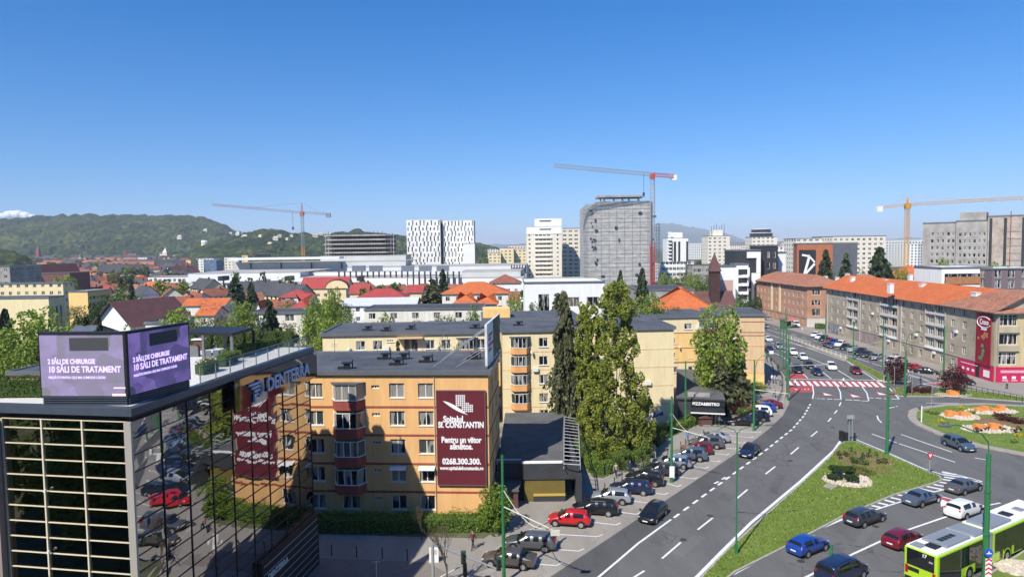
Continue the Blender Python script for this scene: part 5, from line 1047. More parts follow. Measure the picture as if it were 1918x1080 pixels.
# cranes
def crane(label, px_, pb, pt, Y, jl, jr, c_mast, c_jib, apex=0, low=None, cab=None, hook=None, w_=2.0, cw_col=C_white, c_cab=None):
    b_ = R(px_, pb, Y); t = R(px_, pt, Y); cr_ = thing('tower_crane', label, 'crane', (b_.x, Y, 0))
    def lattice(p, q_, s, n_, name, mats, split=None):
        p = Vector(p); q_ = Vector(q_); d = q_ - p; 
        ax = Vector((0, 0, 1)) if abs(d.normalized().z) < .9 else Vector((1, 0, 0)); u = d.cross(ax).normalized() * s; v = d.cross(u).normalized() * s
        for half in range(2 if split else 1):
            mb = MB(); lo, hi = (0, 1) if not split else ((0, split), (split, 1))[half]
            cor = [u + v, u - v, -u - v, v - u]; th = s * .13
            for c in cor: mb.tube(p + d * lo + c, p + d * hi + c, th, 4)
            k0, k1 = int(n_ * lo), int(n_ * hi)
            for k_ in range(k0, k1):
                for j in range(4): mb.tube(p + d * (k_ / n_) + cor[j], p + d * ((k_ + 1) / n_) + cor[(j + 1) % 4], th * .7, 4); mb.tube(p + d * (k_ / n_) + cor[j], p + d * (k_ / n_) + cor[(j + 1) % 4], th * .6, 4)
            mb.build(name, mats[half] if split else mats[0], cr_)
    hz = t.z; O = lambda v: Vector(v) - Vector((b_.x, Y, 0))
    lattice((0, 0, 0), (0, 0, hz), w_ * .5, 26, 'mast', c_mast, low)
    J1 = R(jl[0], jl[1], Y + jl[2]); J2 = R(jr[0], jr[1], Y + jr[2]); j1, j2 = O(J1), O(J2)
    tip, ctr = (j1, j2) if j1.length > 0 and abs(j1.x) > abs(j2.x) else (j2, j1)
    lattice((0, 0, hz), tip, w_ * .38, 34, 'jib', [c_jib]); lattice((0, 0, hz), ctr, w_ * .38, 10, 'counter_jib', [c_cab or c_jib])
    q = MB(); cd_ = Vector(ctr); q.box(cd_.x - 1.6, cd_.y - 1, cd_.z - 2.4, cd_.x + 1.6, cd_.y + 1, cd_.z + .8); q.build('counterweight', cw_col, cr_)
    q = MB(); q.box(-1.3, -1.5, hz - 2.4, 1.3, 1.3, hz + .4); q.build('cab', c_cab or c_jib, cr_)
    if apex:
        q = MB(); q.tube((-.6, 0, hz), (0, 0, hz + apex), .3, 4); q.tube((.6, 0, hz), (0, 0, hz + apex), .3, 4); q.tube((0, 0, hz + apex), tip * .6 + Vector((0, 0, hz * .4)), .09, 4); q.tube((0, 0, hz + apex), ctr * .85 + Vector((0, 0, hz * .15)), .09, 4); q.build('apex', c_jib, cr_)
    if hook: hp = tip * hook + Vector((0, 0, hz)) * (1 - hook); q = MB(); q.tube(hp, hp - Vector((0, 0, 11)), .12, 4); q.box(hp.x - .5, hp.y - .5, hp.z - 13, hp.x + .5, hp.y + .5, hp.z - 11); q.build('hook', M_black, cr_)
    return cr_
K_red = pmat('crane_red', (0.50, 0.06, 0.05), .5); K_org = pmat('crane_orange', (0.65, 0.30, 0.04), .5); K_grey = pmat('crane_grey', (0.34, 0.34, 0.34), .5); K_yel = pmat('crane_yellow', (0.62, 0.30, 0.03), .5); K_steel = pmat('crane_steel', (0.22, 0.25, 0.28), .5)
crane('orange masted tower crane with pale red jib behind the unfinished frame', 568, 470, 398, 500, (397, 383, -20), (615, 401, 6), [K_org, K_steel], pmat('crane_pink', (0.40, 0.13, 0.11), .5), apex=7, low=.55, hook=.11, w_=1.7, cw_col=K_steel)
crane('tallest tower crane with a grey jib, red slewing top and red lower mast', 1222, 520, 327, 408, (1037, 310, -10), (1262, 330, 4), [K_red, K_grey], K_grey, low=.42, hook=.09, w_=2.5, apex=1.5, c_cab=K_red)
q = MB()
crane('yellow tower crane reaching beyond the right picture edge', 1697, 505, 383, 400, (1647, 389, 0), (1990, 366, -60), [K_yel, K_yel], K_yel, w_=2.0, apex=4)
# right distance
wb_ = bk('office_tower', 'white tower with dark vertical glass strips left of the beige antenna tower', 1250, 1289, 446, 600, 18, C_white, '', cat='tower', rmat=C_white)
for a, b_ in ((1.5, 4.6), (5.6, 7.6), (9.5, 11.3), (16.5, 18.2)): wb_.boxp('glass_strip', a, -.25, 3, b_, -.01, wb_.h - 3, G_glass)
wb_.boxp('plant_room', 4, 3, wb_.h + .31, 14, 14, wb_.h + 5, C_white)
for i in range(10): wb_.boxp('balcony', .2, -1, 9 + 3.1 * i, 3.6, -.26, 10.2 + 3.1 * i, C_white)
bk('office_building', 'long white podium with dark window bands below the striped white tower', 1238, 1300, 492, 480, 20, C_white, 'w', fl=4, cs=2.6, ww=2.2, wh=2, rmat=D_roof)
bk('office_building', 'dark roofed low block beside the white podium', 1297, 1345, 497, 440, 18, C_conc, 'w', fl=4, cs=2.6, ww=2.2, wh=2.2)
an = bk('apartment_tower', 'beige apartment tower crowned with antennas', 1326, 1367, 442, 560, 18, C_tower, 'w', cat='tower', fl=3, cs=4, ww=2, wh=1.3, rmat=C_pale)
an.boxp('plant_room', 5, 3, an.h + .31, 13, 12, an.h + 5, C_tower)
for i in range(6): x = 4 + i * 2.1; q = MB(); q.tube((x, 4, an.h + 5 if 5 < x < 13 else an.h), (x, 4, an.h + 8 + i % 3), .18, 4); q.build('antenna', C_darkwall, an.root)
rt_ = bk('apartment_tower', 'pale tower with dark glazed rounded penthouse floors', 1409, 1456, 444, 600, 18, C_tower, 'w', cat='tower', fl=3, cs=4, ww=2, wh=1.3, rmat=C_pale)
for i, (r_, z) in enumerate(((10, 3.2), (8.6, 3.0))):
    q = MB(); z0 = rt_.h + .31 + i * 3.5; pts = [(rt_.W / 2 + r_ * math.cos(t), 9 + r_ * .8 * math.sin(t)) for t in np.linspace(0, 2 * math.pi, 20)[:-1]]; q.prism(pts, z0, z0 + z); q.build('penthouse', G_glass, rt_.root); q = MB(); q.prism([(x * 1.03 - rt_.W * .015, y * 1.0) for x, y in pts], z0 + z + .002, z0 + z + .45); q.build('roof_ring', C_white, rt_.root)
cu = bk('apartment_building', 'black and white cubist apartment building behind the dark spire', 1425, 1457, 461, 262, 12, C_darkwall, '', Y1=262, faces={'front': grid([3 + 2.3 * i for i in range(3)], [21.5 - 4.2 * i for i in range(5)], 1.0, 2.4, 1)}, rmat=C_white)
bk('apartment_building', 'white wing at the right of the cubist building', 1458, 1472, 474, 268, 10, C_white, 'w', cs=2.5)
c2 = bk('apartment_building', 'white framed terraces of the cubist building above the pink striped facade', 1376, 1424.5, 470, 258, 12, C_darkwall, '', rmat=C_white)
for i, (x0, x1, z0, z1) in enumerate(((0, 5.0, 18, 19.4), (.1, 1.3, 9, 18), (4.6, 5.6, 12, 18), (0, 4.4, 13, 14.1), (2, 6, 9, 10.1), (4.6, 9.7, 21.6, 23.9), (8.2, 9.7, 16, 21.6), (6.4, 9.7, 12, 15.9), (6.4, 7.4, 4, 12), (0, 6, 4.4, 5.6))): c2.boxp('white_frame', x0, -.6, z0, x1, -.01, z1, C_white)
c3 = bk('apartment_building', 'white stepped balconies curving down to the avenue', 1378, 1402, 496, 250, 6, C_white, '', rmat=C_white)
for i in range(5): c3.boxp('balcony_band', .2 + i * .5, -.9, 2.2 + 3.1 * i, c3.W - .2, -.01, 3.3 + 3.1 * i, C_white); c3.boxp('dark_recess', 1, -.2, 3.31 + 3.1 * i, c3.W - .5, -.011, 5.25 + 3.1 * i, C_darkwall)
pk_ = bk('apartment_building', 'narrow white building with pink vertical stripe panel beside the dark spire', 1344, 1378, 500, 235, 10, C_white, '', rmat=D_roof)
m = bpy.data.materials.new('pink_stripes'); n, l = NT(m); b = n['Principled BSDF']; tc = n.new('ShaderNodeTexCoord'); wv = n.new('ShaderNodeTexWave'); wv.inputs['Scale'].default_value = .9; wv.inputs['Distortion'].default_value = 1.5; wv.inputs['Detail'].default_value = 2; l.new(tc.outputs['Object'], wv.inputs[0]); r = n.new('ShaderNodeValToRGB'); r.color_ramp.elements[0].color = (.36, .09, .07, 1); r.color_ramp.elements[1].color = (.66, .58, .5, 1); r.color_ramp.elements[0].position = .3; r.color_ramp.elements[1].position = .6; l.new(wv.outputs['Color'], r.inputs[0]); l.new(r.outputs[0], b.inputs['Base Color'])
pk_.boxp('striped_panel', .8, -.2, 3.0, pk_.W - 1, -.01, pk_.h - 4.5, m)
ch = thing('church_spire', 'dark brown wooden steeple tower left of the pink striped building', 'church', (R(1338, 500, 230).x, 230, 0))
q = MB(); q.box(-1.5, -1.5, 0, 1.5, 1.5, R(1338, 508, 230).z); q.build('tower', pmat('dark_timber', (0.07, 0.035, 0.03), .9, .2, 1), ch)
q = MB(); z0 = R(1338, 508, 230).z; z1 = R(1338, 472, 230).z; q.add([(-1.9, -1.9, z0), (1.9, -1.9, z0), (1.9, 1.9, z0), (-1.9, 1.9, z0), (0, 0, z1)], [(0, 1, 4), (1, 2, 4), (2, 3, 4), (3, 0, 4), (0, 3, 2, 1)]); q.build('spire', T_brown, ch)
q = MB(); q.add([(-7, -3, 6), (7, -3, 6), (7, 9, 6), (-7, 9, 6), (-7, 3, 11), (7, 3, 11)], [(0, 1, 5, 4), (2, 3, 4, 5), (1, 2, 5), (3, 0, 4)]); q.build('nave_roof', T_brown, ch); q = MB(); q.box(-6.5, -2.5, 0, 6.5, 8.5, 6); q.build('nave_wall', C_redw, ch)
mu_ = bk('cultural_centre', 'orange and grey block with a black and white ribbon mural', 1493, 1606, 457, 300, 30, pmat('rust_panel', (0.36, 0.125, 0.06), .8, .08, .3), '', Y1=292, rmat=D_roof)
mu_.boxp('grey_half', mu_.W * .60, -.25, .5, mu_.W + .02, -.01, mu_.h, pmat('slate_panel', (0.10, 0.105, 0.125), .8, .1, .3)); mu_.boxp('mural_panel', .8, -.3, 2, 7.6, -.01, mu_.h - 2.6, M_black)
for a, b_, t in (((1.2, 5), (5, 19.5), 1.0), ((5, 19.5), (2, 20), .8), ((3.6, 12.5), (7.2, 16.5), .9), ((4, 12), (2.6, 8), .9), ((3.8, 11.6), (7.2, 8.6), .9), ((1.2, 8), (7.2, 6.5), .8), ((4.5, 20), (7.2, 17), .7)):
    q = MB(); dx, dz = b_[0] - a[0], b_[1] - a[1]; L_ = math.hypot(dx, dz); nx, nz2 = -dz / L_ * t / 2, dx / L_ * t / 2; ks = (mu_.h - 2.6) / 22.
    q.add([(a[0] + nx, -.7, (a[1] + nz2) * ks), (b_[0] + nx, -.7, (b_[1] + nz2) * ks), (b_[0] - nx, -.7, (b_[1] - nz2) * ks), (a[0] - nx, -.7, (a[1] - nz2) * ks)], [(3, 2, 1, 0)]); q.build('ribbon', WHITE, mu_.root)
for x in (11.5, 15): mu_.boxp('window_slot', x, -.1, 6, x + 2.4, -.01, 13, G_glass)
bb_ = bk('apartment_building', 'long beige stepped apartment building rising behind the ribbon mural', 1560, 1659, 443, 430, 30, C_tower, 'w', fl=3, cs=3.6, ww=1.8, wh=1.4, rmat=D_roof)
bk('apartment_building', 'cream top floors with a roof terrace left of the long beige building', 1491, 1563, 447, 445, 20, C_pale, 'w', fl=3, cs=4, ww=2.4, wh=1.2, rmat=D_roof)
hg = bk('unfinished_hotel', 'bare grey concrete hotel shell with rows of empty square windows', 1729, 1790, 419, 300, 26, C_conc, '', Y1=292, faces={'front': grid([3.6 + 2.0 * i for i in range(3)] + [9.6, 11.4], [29.3 - 2.95 * i for i in range(9)], 1.15, 1.5, 1, sill=False)}, rmat=C_conc)
h2_ = bk('unfinished_hotel', 'middle bay of the bare concrete hotel with a raised roof box', 1791, 1850, 415, 291, 26, C_conc, '', Y1=284, faces={'front': grid([1.6 + 1.7 * i for i in range(7)], [29.0 - 2.95 * i for i in range(9)], 1.05, 1.5, 1, sill=False)}, rmat=C_conc)
h2_.boxp('roof_box', 1, 2, h2_.h + .31, 10.4, 12, h2_.h + 3.8, C_conc)
h3_ = bk('unfinished_hotel', 'tall blank end of the concrete hotel at the right picture edge', 1851, 1960, 406, 284, 26, pmat('warm_concrete', (0.40, 0.335, 0.28), .95, .3, .3), '', Y1=272, rmat=C_conc)
for x in (0.5, 5.4, 11.4, 17): h3_.boxp('dark_slot', x, -.12, 1, x + 1.0, -.01, h3_.h - .6, C_darkwall)
for i in range(10): h3_.boxp('floor_band', 6.5, -.18, 4 + 2.95 * i, 11.3, -.01, 4.6 + 2.95 * i, C_conc)
q = MB(); q.tube((7.7, -.5, 0), (7.7, -.5, h3_.h + 2), .16, 6); q.build('flue', C_redw, h3_.root)
for p_ in (1745, 1752, 1760): pass
wt = bk('villa_building', 'low white modern building with a long brown recessed terrace above the orange roof', 1764, 1858, 503, 205, 14, C_white, '', faces={'front': [dict(u=.9, z=13.6, w=13.5, h=3.6, n=1, sill=False)]}, rmat=C_white)
wt.boxp('terrace_wall', 1.2, -.12, 14.0, 14.0, .1, 16.2, pmat('terrace_wood', (.36, .17, .08), .8, .2, 1)); wt.boxp('lower_storey', .6, -.4, 8, 25, -.01, 12.8, pmat('mauve_render', (0.17, 0.13, 0.14), .9))
bk('villa_building', 'mauve grey wing of the modern building at the right edge', 1858, 1960, 505, 200, 14, MATS['mauve_render'], 'w', cs=4, ww=2, wh=2.4, rmat=C_white)
hs('house', 'orange tiled roof peeking over the long orange avenue roof', 1688, 1752, 519, 240, 12, C_pale, '', 'hip', T_orange, 4, cat='house')
hs('hall', 'orange hip roofed hall behind the yellow block', 1238, 1338, 580, 160, 14, C_pale, '', 'hip', T_orange, 4.8)
hs('hall', 'grey flat roofed hall behind the orange hip roof', 1200, 1300, 545, 200, 22, C_conc, '', rmat=D_roof)
# far low blocks on the plain to the right
random.seed(21); FARC = [C_tower, C_pale, C_white, wallmat('pinkish_render', (0.58, 0.47, 0.41), .1), C_white]
def fw_mesh(w_, d, h, k):
    q = MB(); q.box(0, 0, 0, w_, d, h, 0); nr = int(h / 3); nc = int(w_ / 4)
    for r_ in range(nr):
        for c in range(nc): x, z = 1.2 + c * 4, 1.2 + r_ * 3; q.quad((x, -.05, z), (x + 1.8, -.05, z), (x + 1.8, -.05, z + 1.5), (x, -.05, z + 1.5), 1)
    for r_ in range(nr):
        for c in range(int(d / 4)): y, z = 1.2 + c * 4, 1.2 + r_ * 3; q.quad((-.05, y + 1.8, z), (-.05, y, z), (-.05, y, z + 1.5), (-.05, y + 1.8, z + 1.5), 1)
    q.box(-.2, -.2, h, w_ + .2, d + .2, h + .5, 2); return q.mesh('far_block', [FARC[k], G_glass, D_roof if k % 2 else C_pale])
FM = [fw_mesh(30 + 12 * (i % 4), 14, 15 + 4.5 * (i % 4), i % 5) for i in range(10)]
def farblock(px_, Y, i, lab, grp):
    v = R(px_, 465, Y); o = link('far_block', FM[i % 10], None, (v.x, Y, 0), random.uniform(-.5, .5)); tag(o, lab, 'apartment block', grp); return o
for i in range(26): farblock(random.uniform(1285, 1500), random.uniform(900, 1900), random.randrange(10), 'pale apartment block in the far plain between the white tower and the mural building', 'far pale blocks behind the cubist building')
for i in range(30): farblock(random.uniform(1650, 1740), random.uniform(700, 2300), random.randrange(10), 'pale apartment block in the far plain beside the yellow crane mast', 'far pale blocks by the yellow crane')
for i in range(14): farblock(random.uniform(1462, 1500), random.uniform(450, 800), random.randrange(10), 'cream apartment block between the cubist building and the ribbon mural', 'cream blocks left of the mural')
for i in range(8): farblock(random.uniform(900, 985), random.uniform(800, 1500), random.randrange(10), 'pale far block above the mall roof left of the beige tower', 'far blocks above the mall')
# ------------------------------------------------------------------ hills, mountains, old town
def vnoise(x, y, seed):
    xi = np.floor(x).astype(np.int64); yi = np.floor(y).astype(np.int64); fx = x - xi; fy = y - yi
    fx = fx * fx * (3 - 2 * fx); fy = fy * fy * (3 - 2 * fy)
    def h(a, b_): n_ = (a * 374761393 + b_ * 668265263 + seed * 1442695041) & 0x7fffffff; n_ = ((n_ ^ (n_ >> 13)) * 1274126177) & 0x7fffffff; return ((n_ ^ (n_ >> 16)) & 0xffff) / 65535.0
    return (h(xi, yi) * (1 - fx) + h(xi + 1, yi) * fx) * (1 - fy) + (h(xi, yi + 1) * (1 - fx) + h(xi + 1, yi + 1) * fx) * fy
def forestmat(name, cs_, scale, rnd=0.):
    m = bpy.data.materials.new(name); n, l = NT(m); b = n['Principled BSDF']; b.inputs['Roughness'].default_value = .95; b.inputs['Specular IOR Level'].default_value = .05
    tc = n.new('ShaderNodeTexCoord'); nz_ = n.new('ShaderNodeTexNoise'); nz_.inputs['Scale'].default_value = scale; nz_.inputs['Detail'].default_value = 8; nz_.inputs['Roughness'].default_value = .7; l.new(tc.outputs['Object'], nz_.inputs[0])
    v = n.new('ShaderNodeTexVoronoi'); v.inputs['Scale'].default_value = .1; l.new(tc.outputs['Object'], v.inputs[0]); sp_ = n.new('ShaderNodeSeparateColor'); l.new(v.outputs['Color'], sp_.inputs[0])
    mm = n.new('ShaderNodeMath'); mm.operation = 'MULTIPLY_ADD'; mm.inputs[1].default_value = .42; l.new(sp_.outputs[0], mm.inputs[0]); l.new(nz_.outputs[0], mm.inputs[2])
    r = n.new('ShaderNodeValToRGB'); e = r.color_ramp.elements; e[0].position = .45; e[0].color = (*cs_[0], 1); e[1].position = 1.0; e[1].color = (*cs_[2], 1); k = e.new(.72); k.color = (*cs_[1], 1); l.new(mm.outputs[0], r.inputs[0]); l.new(r.outputs[0], b.inputs['Base Color']); return m
M_forest = forestmat('forest', ((0.010, 0.022, 0.013), (0.032, 0.048, 0.020), (0.115, 0.125, 0.035)), .007)
HILL = {}
def hill(name, prof, Yb, Yc, nx, ny, bump, mat, seed=1, back=1.25, p=1.15):
    pxs = np.linspace(prof[0][0], prof[-1][0], nx); pys = np.interp(pxs, [a for a, _ in prof], [b_ for _, b_ in prof])
    vs = np.linspace(0, back, ny); X = np.zeros((ny, nx)); Y = np.zeros((ny, nx)); Z = np.zeros((ny, nx))
    for i, v in enumerate(vs):
        for j in (0,):
            pass
        Yv = Yb + (Yc - Yb) * v; Y[i] = Yv
    D = np.array([[*(ray(a, b_))] for a, b_ in zip(pxs, pys)]); top = CAMZ + D[:, 2] / D[:, 1] * Yc
    for i, v in enumerate(vs):
        X[i] = D[:, 0] / D[:, 1] * Y[i]
    lo = vnoise(X / 260, Y / 260, seed) * .6 + vnoise(X / 110, Y / 110, seed + 1) * .4
    edge = np.clip(np.minimum(pxs - pxs[0], pxs[-1] - pxs) / 60, 0, 1)
    for i, v in enumerate(vs):
        f = min(v, 1) ** p if v <= 1 else 1 - (v - 1) * 1.5
        w_ = math.sin(math.pi * min(v, 1)) * .34
        Z[i] = top * (f + w_ * (lo[i] - .5))
    bm = 1 - np.abs(vnoise(X / 9, Y / 14, seed + 5) * 2 - 1); bm2 = vnoise(X / 24, Y / 36, seed + 9)
    Z += (bm * bump * .6 + bm2 * bump) * np.clip(vs[:, None] * 12, 0, 1) - bump * .9
    co = np.stack([X, Y, Z], -1).reshape(-1, 3); me = bpy.data.meshes.new(name); idx = np.arange(nx * ny).reshape(ny, nx)
    q = np.stack([idx[:-1, :-1], idx[:-1, 1:], idx[1:, 1:], idx[1:, :-1]], -1).reshape(-1, 4)
    me.vertices.add(len(co)); me.vertices.foreach_set('co', co.ravel()); me.loops.add(q.size); me.loops.foreach_set('vertex_index', q.ravel()); me.polygons.add(len(q)); me.polygons.foreach_set('loop_start', np.arange(len(q)) * 4); me.polygons.foreach_set('use_smooth', [True] * len(q)); me.materials.append(mat); me.update(); me.validate()
    o = link(name, me); tag(o, kind='structure'); HILL[len(HILL)] = (pxs, X, Y, Z); return o
def onhill(k_, px_, py_):
    pxs, X, Y, Z = HILL[k_]; j = int(np.argmin(abs(pxs - px_))); best = None
    for i in range(Z.shape[0]):
        v = Vector((X[i, j], Y[i, j], Z[i, j] - CAMZ)); y = CY - F * v.dot(up) / v.dot(fw)
        if best is None or abs(y - py_) < best[0]: best = (abs(y - py_), Vector((X[i, j], Y[i, j], Z[i, j])))
    return best[1]
hill('hills', [(-160, 425), (0, 411), (60, 407), (100, 404), (150, 402), (200, 403), (250, 404), (300, 405), (340, 403), (380, 408), (410, 417), (430, 427), (455, 436), (500, 446), (560, 460), (640, 476)], 1500, 2600, 660, 220, 13, M_forest, 1)
hill('hills', [(330, 478), (400, 455), (440, 440), (490, 430), (520, 432), (560, 438), (620, 438), (650, 433), (668, 430), (690, 434), (730, 440), (790, 446), (860, 450), (900, 456), (940, 466), (980, 474)], 1000, 1500, 480, 130, 9, M_forest, 4)
hill('hills', [(-220, 452), (-60, 458), (0, 463), (30, 472), (52, 486), (70, 497)], 620, 800, 150, 70, 9, M_forest, 7)
M_mtn = pmat('mountain_woods', (0.05, 0.075, 0.045), 1, 0, .0006, c2=(0.03, 0.05, 0.035))
hill('mountains', [(1150, 455), (1200, 430), (1238, 418), (1262, 419), (1300, 426), (1340, 432), (1372, 441), (1400, 452), (1440, 459), (1500, 461), (1560, 459), (1620, 455), (1660, 449), (1700, 445), (1740, 447), (1800, 443), (1860, 447), (1960, 440)], 7500, 11500, 260, 60, 40, M_mtn, 12)
hill('mountains', [(860, 466), (900, 459), (930, 457), (960, 459), (985, 456), (1020, 459), (1060, 455), (1110, 458), (1160, 460)], 8000, 11500, 120, 40, 30, M_mtn, 15)
# distant house templates
WL = [C_white, C_white, C_cream, C_pale, wallmat('pink_wash', (0.60, 0.42, 0.34), .1)]; RL = [T_redtile, T_orange, T_old, T_brown, D_roof, T_red]
HT = []; random.seed(4)
for i in range(14):
    L_, W_, h_ = random.uniform(11, 22), random.uniform(8, 11), random.uniform(4.5, 9); rs = W_ * random.uniform(.35, .5); wl_ = MB(); wl_.box(-L_ / 2, -W_ / 2, -1, L_ / 2, W_ / 2, h_)
    for k_ in range(int(L_ / 3)):
        for z in np.arange(1, h_ - 1.6, 2.9): x = -L_ / 2 + 1.3 + k_ * 3; wl_.quad((x, -W_ / 2 - .05, z), (x + 1.2, -W_ / 2 - .05, z), (x + 1.2, -W_ / 2 - .05, z + 1.5), (x, -W_ / 2 - .05, z + 1.5), 1)
    r_ = MB(); hp = random.choice((0, 0, W_ * .45)); e = .6; a, b_, c, d_ = (-L_ / 2 - e, -W_ / 2 - e, h_ - .3), (L_ / 2 + e, -W_ / 2 - e, h_ - .3), (L_ / 2 + e, W_ / 2 + e, h_ - .3), (-L_ / 2 - e, W_ / 2 + e, h_ - .3); p1, p2 = (-L_ / 2 - e + hp, 0, h_ + rs), (L_ / 2 + e - hp, 0, h_ + rs)
    for f in ((a, b_, p2, p1), (c, d_, p1, p2)): r_.poly(f)
    if hp: r_.poly((b_, c, p2)); r_.poly((d_, a, p1))
    else: wl_.poly([(L_ / 2, -W_ / 2, h_), (L_ / 2, W_ / 2, h_), (L_ / 2, 0, h_ + rs * .93)]); wl_.poly([(-L_ / 2, W_ / 2, h_), (-L_ / 2, -W_ / 2, h_), (-L_ / 2, 0, h_ + rs * .93)])
    r_.poly((a, d_, c, b_)); ri = [0, 4, 2, 0, 2, 3, 0, 4, 4, 5, 3, 2, 1, 0][i]
    ch_ = MB(); ch_.box(L_ * .2, -.9, h_ + rs * .4, L_ * .2 + .7, -.2, h_ + rs + .8)
    HT.append((wl_.mesh('wall', [WL[i % 5], G_glass]), r_.mesh('roof', RL[ri]), ch_.mesh('chimney', T_brown), ri))
RN = ['red tiled', 'orange', 'weathered brown', 'brown metal', 'grey', 'bright red']
def fhouse(loc, i, lab, grp, s=1.0, rz=None, small=True):
    w_, r_, c_, ri = HT[i % 14]; o = thing('house', lab, 'house', loc, random.uniform(-1.2, 1.2) if rz is None else rz, grp); o.scale = (s, s, s)
    link('wall', w_, o); rr = link('roof', r_, o)
    if not small: link('chimney', c_, rr)
    return o
TAKEN = []
random.seed(77); nfar = 0
for k_ in range(900):
    if nfar >= 290: break
    py_ = 485 + 48 * random.random() ** 1.35; px_ = random.uniform(-10, 352)
    if py_ > 520 and px_ < 140: continue
    if py_ < 497 and px_ < 35: continue
    v = P(px_, py_)
    if v.y > 1500: continue
    s = 1.0 + v.y / 2400
    if any((v.x - a) ** 2 + (v.y - b_) ** 2 < (10.5 * s) ** 2 for a, b_ in TAKEN): continue
    i = random.choice([0, 1, 2, 3, 4, 5, 6, 7, 8, 9, 10, 11, 12, 13]); ri = HT[i][3]; TAKEN.append((v.x, v.y)); nfar += 1
    band = 'low' if v.y < 620 else 'mid' if v.y < 900 else 'far'
    fhouse(v, i, {'low': '%s roofed house at the near edge of the old town left of the mall', 'mid': '%s roofed house in the middle of the old town left of the mall', 'far': '%s roofed house at the foot of the wooded hill in the old town'}[band] % RN[ri], 'old town houses with ' + RN[ri] + ' roofs, ' + band + ' rows', s, small=v.y > 700)
def freeplace(n_, x0, x1, y0, y1, lab, grp, ks, gap=15):
    k_ = 0
    for _ in range(n_ * 30):
        if k_ >= n_: break
        px_, py_ = random.uniform(x0, x1), random.uniform(y0, y1); v = P(px_, py_)
        if any((v.x - a) ** 2 + (v.y - b_) ** 2 < gap * gap for a, b_ in TAKEN) or any(-9 < v.x - b_.root.location.x < b_.W + 9 and -8 < v.y - b_.root.location.y < b_.D + 8 for b_ in H): continue
        i = random.choice(ks); TAKEN.append((v.x, v.y)); k_ += 1; fhouse(v, i, '%s roofed house %s' % (RN[HT[i][3]], lab), grp, .95, small=False)
freeplace(34, 130, 350, 517, 572, 'between the garden trees left of the mall', 'houses among the left gardens', range(14)); freeplace(14, 340, 560, 566, 610, 'below the left end of the mall', 'houses below the mall end', (0, 2, 7, 3, 6, 13)); freeplace(16, 655, 985, 555, 590, 'among the red and orange roofs before the mall', 'houses before the mall fins', (0, 3, 6, 13, 9, 2)); freeplace(10, 0, 130, 515, 560, 'behind the beige block at the left edge', 'houses at the left edge', range(14))
# villas on the forested slopes
vl = [(447, 437, 1), (452, 440, 1), (458, 443, 0), (431, 436, 0), (487, 441, 1), (492, 447, 1), (500, 449, 1), (508, 440, 1), (516, 446, 0), (523, 441, 1), (530, 438, 1), (538, 446, 1), (546, 440, 1), (552, 447, 1), (560, 443, 1), (468, 452, 1), (505, 456, 1), (590, 440, 1), (600, 437, 1), (622, 439, 1), (640, 437, 1), (384, 430, 0), (335, 444, 0), (408, 436, 0), (414, 438, 0), (420, 437, 0), (440, 462, 1), (575, 449, 1)]
for i, (a, b_, hk_) in enumerate(vl):
    v = onhill(1 if a > 440 else 0, a, b_ + 3); w_, r_, c_, ri = HT[(i * 5) % 14]; o = thing('villa', 'white villa standing among the trees on the ridge left of the unfinished frame' if a > 440 else 'white villa high on the large wooded hill', 'house', v, random.uniform(-.4, .4), 'villas on the ridge' if a > 440 else 'villas on the large hill')
    s = (v.y / 1500) * random.uniform(.45, .85); q = WC.get('villa') 
    if not q:
        q = MB(); q.box(-7, -5, -3, 7, 5, 7); q.box(-4, -4, 7, 7, 5, 10)
        for x in (-5, -1, 3): q.quad((x, -5.05, 1.5), (x + 2.2, -5.05, 1.5), (x + 2.2, -5.05, 4.5), (x, -5.05, 4.5), 1)
        WC['villa'] = q = q.mesh('wall', [C_pale, G_glass]); z = MB(); z.box(-4.4, -4.4, 10.01, 7.4, 5.4, 10.5); z.box(-7.3, -5.3, 7.01, -4.41, 5.3, 7.4); WC['villar'] = z.mesh('roof', C_pale)
    o.scale = (s, s, s); link('wall', q, o); link('roof', WC['villar'], o)
# landmarks of the old town
v = P(246, 496); bc = thing('old_church', 'large dark roofed gothic church rising above the old town roofs', 'church', v, .2); bc.scale = (.36, .36, .62)
q = MB(); q.box(-30, -14, 0, 30, 14, 16); q.build('wall', C_conc, bc); q = MB(); q.add([(-32, -16, 16), (32, -16, 16), (32, 16, 16), (-32, 16, 16), (-30, 0, 38), (28, 0, 38)], [(0, 1, 5, 4), (2, 3, 4, 5), (1, 2, 5), (3, 0, 4)]); q.build('roof', T_brown, bc); q = MB(); q.box(-36, -6, 0, -24, 6, 44); q.build('tower', C_redw, bc)
v = onhill(0, 381, 468); tw = thing('white_tower', 'small white watch tower standing alone in the trees of the hill', 'tower', v); q = MB(); q.tube((0, 0, -4), (0, 0, 20), 9, 14, 0, 8); q.build('wall', C_cream, tw); q = MB(); q.tube((0, 0, 20.01), (0, 0, 25), 9, 14, 0, 7); q.build('parapet', C_white, tw)
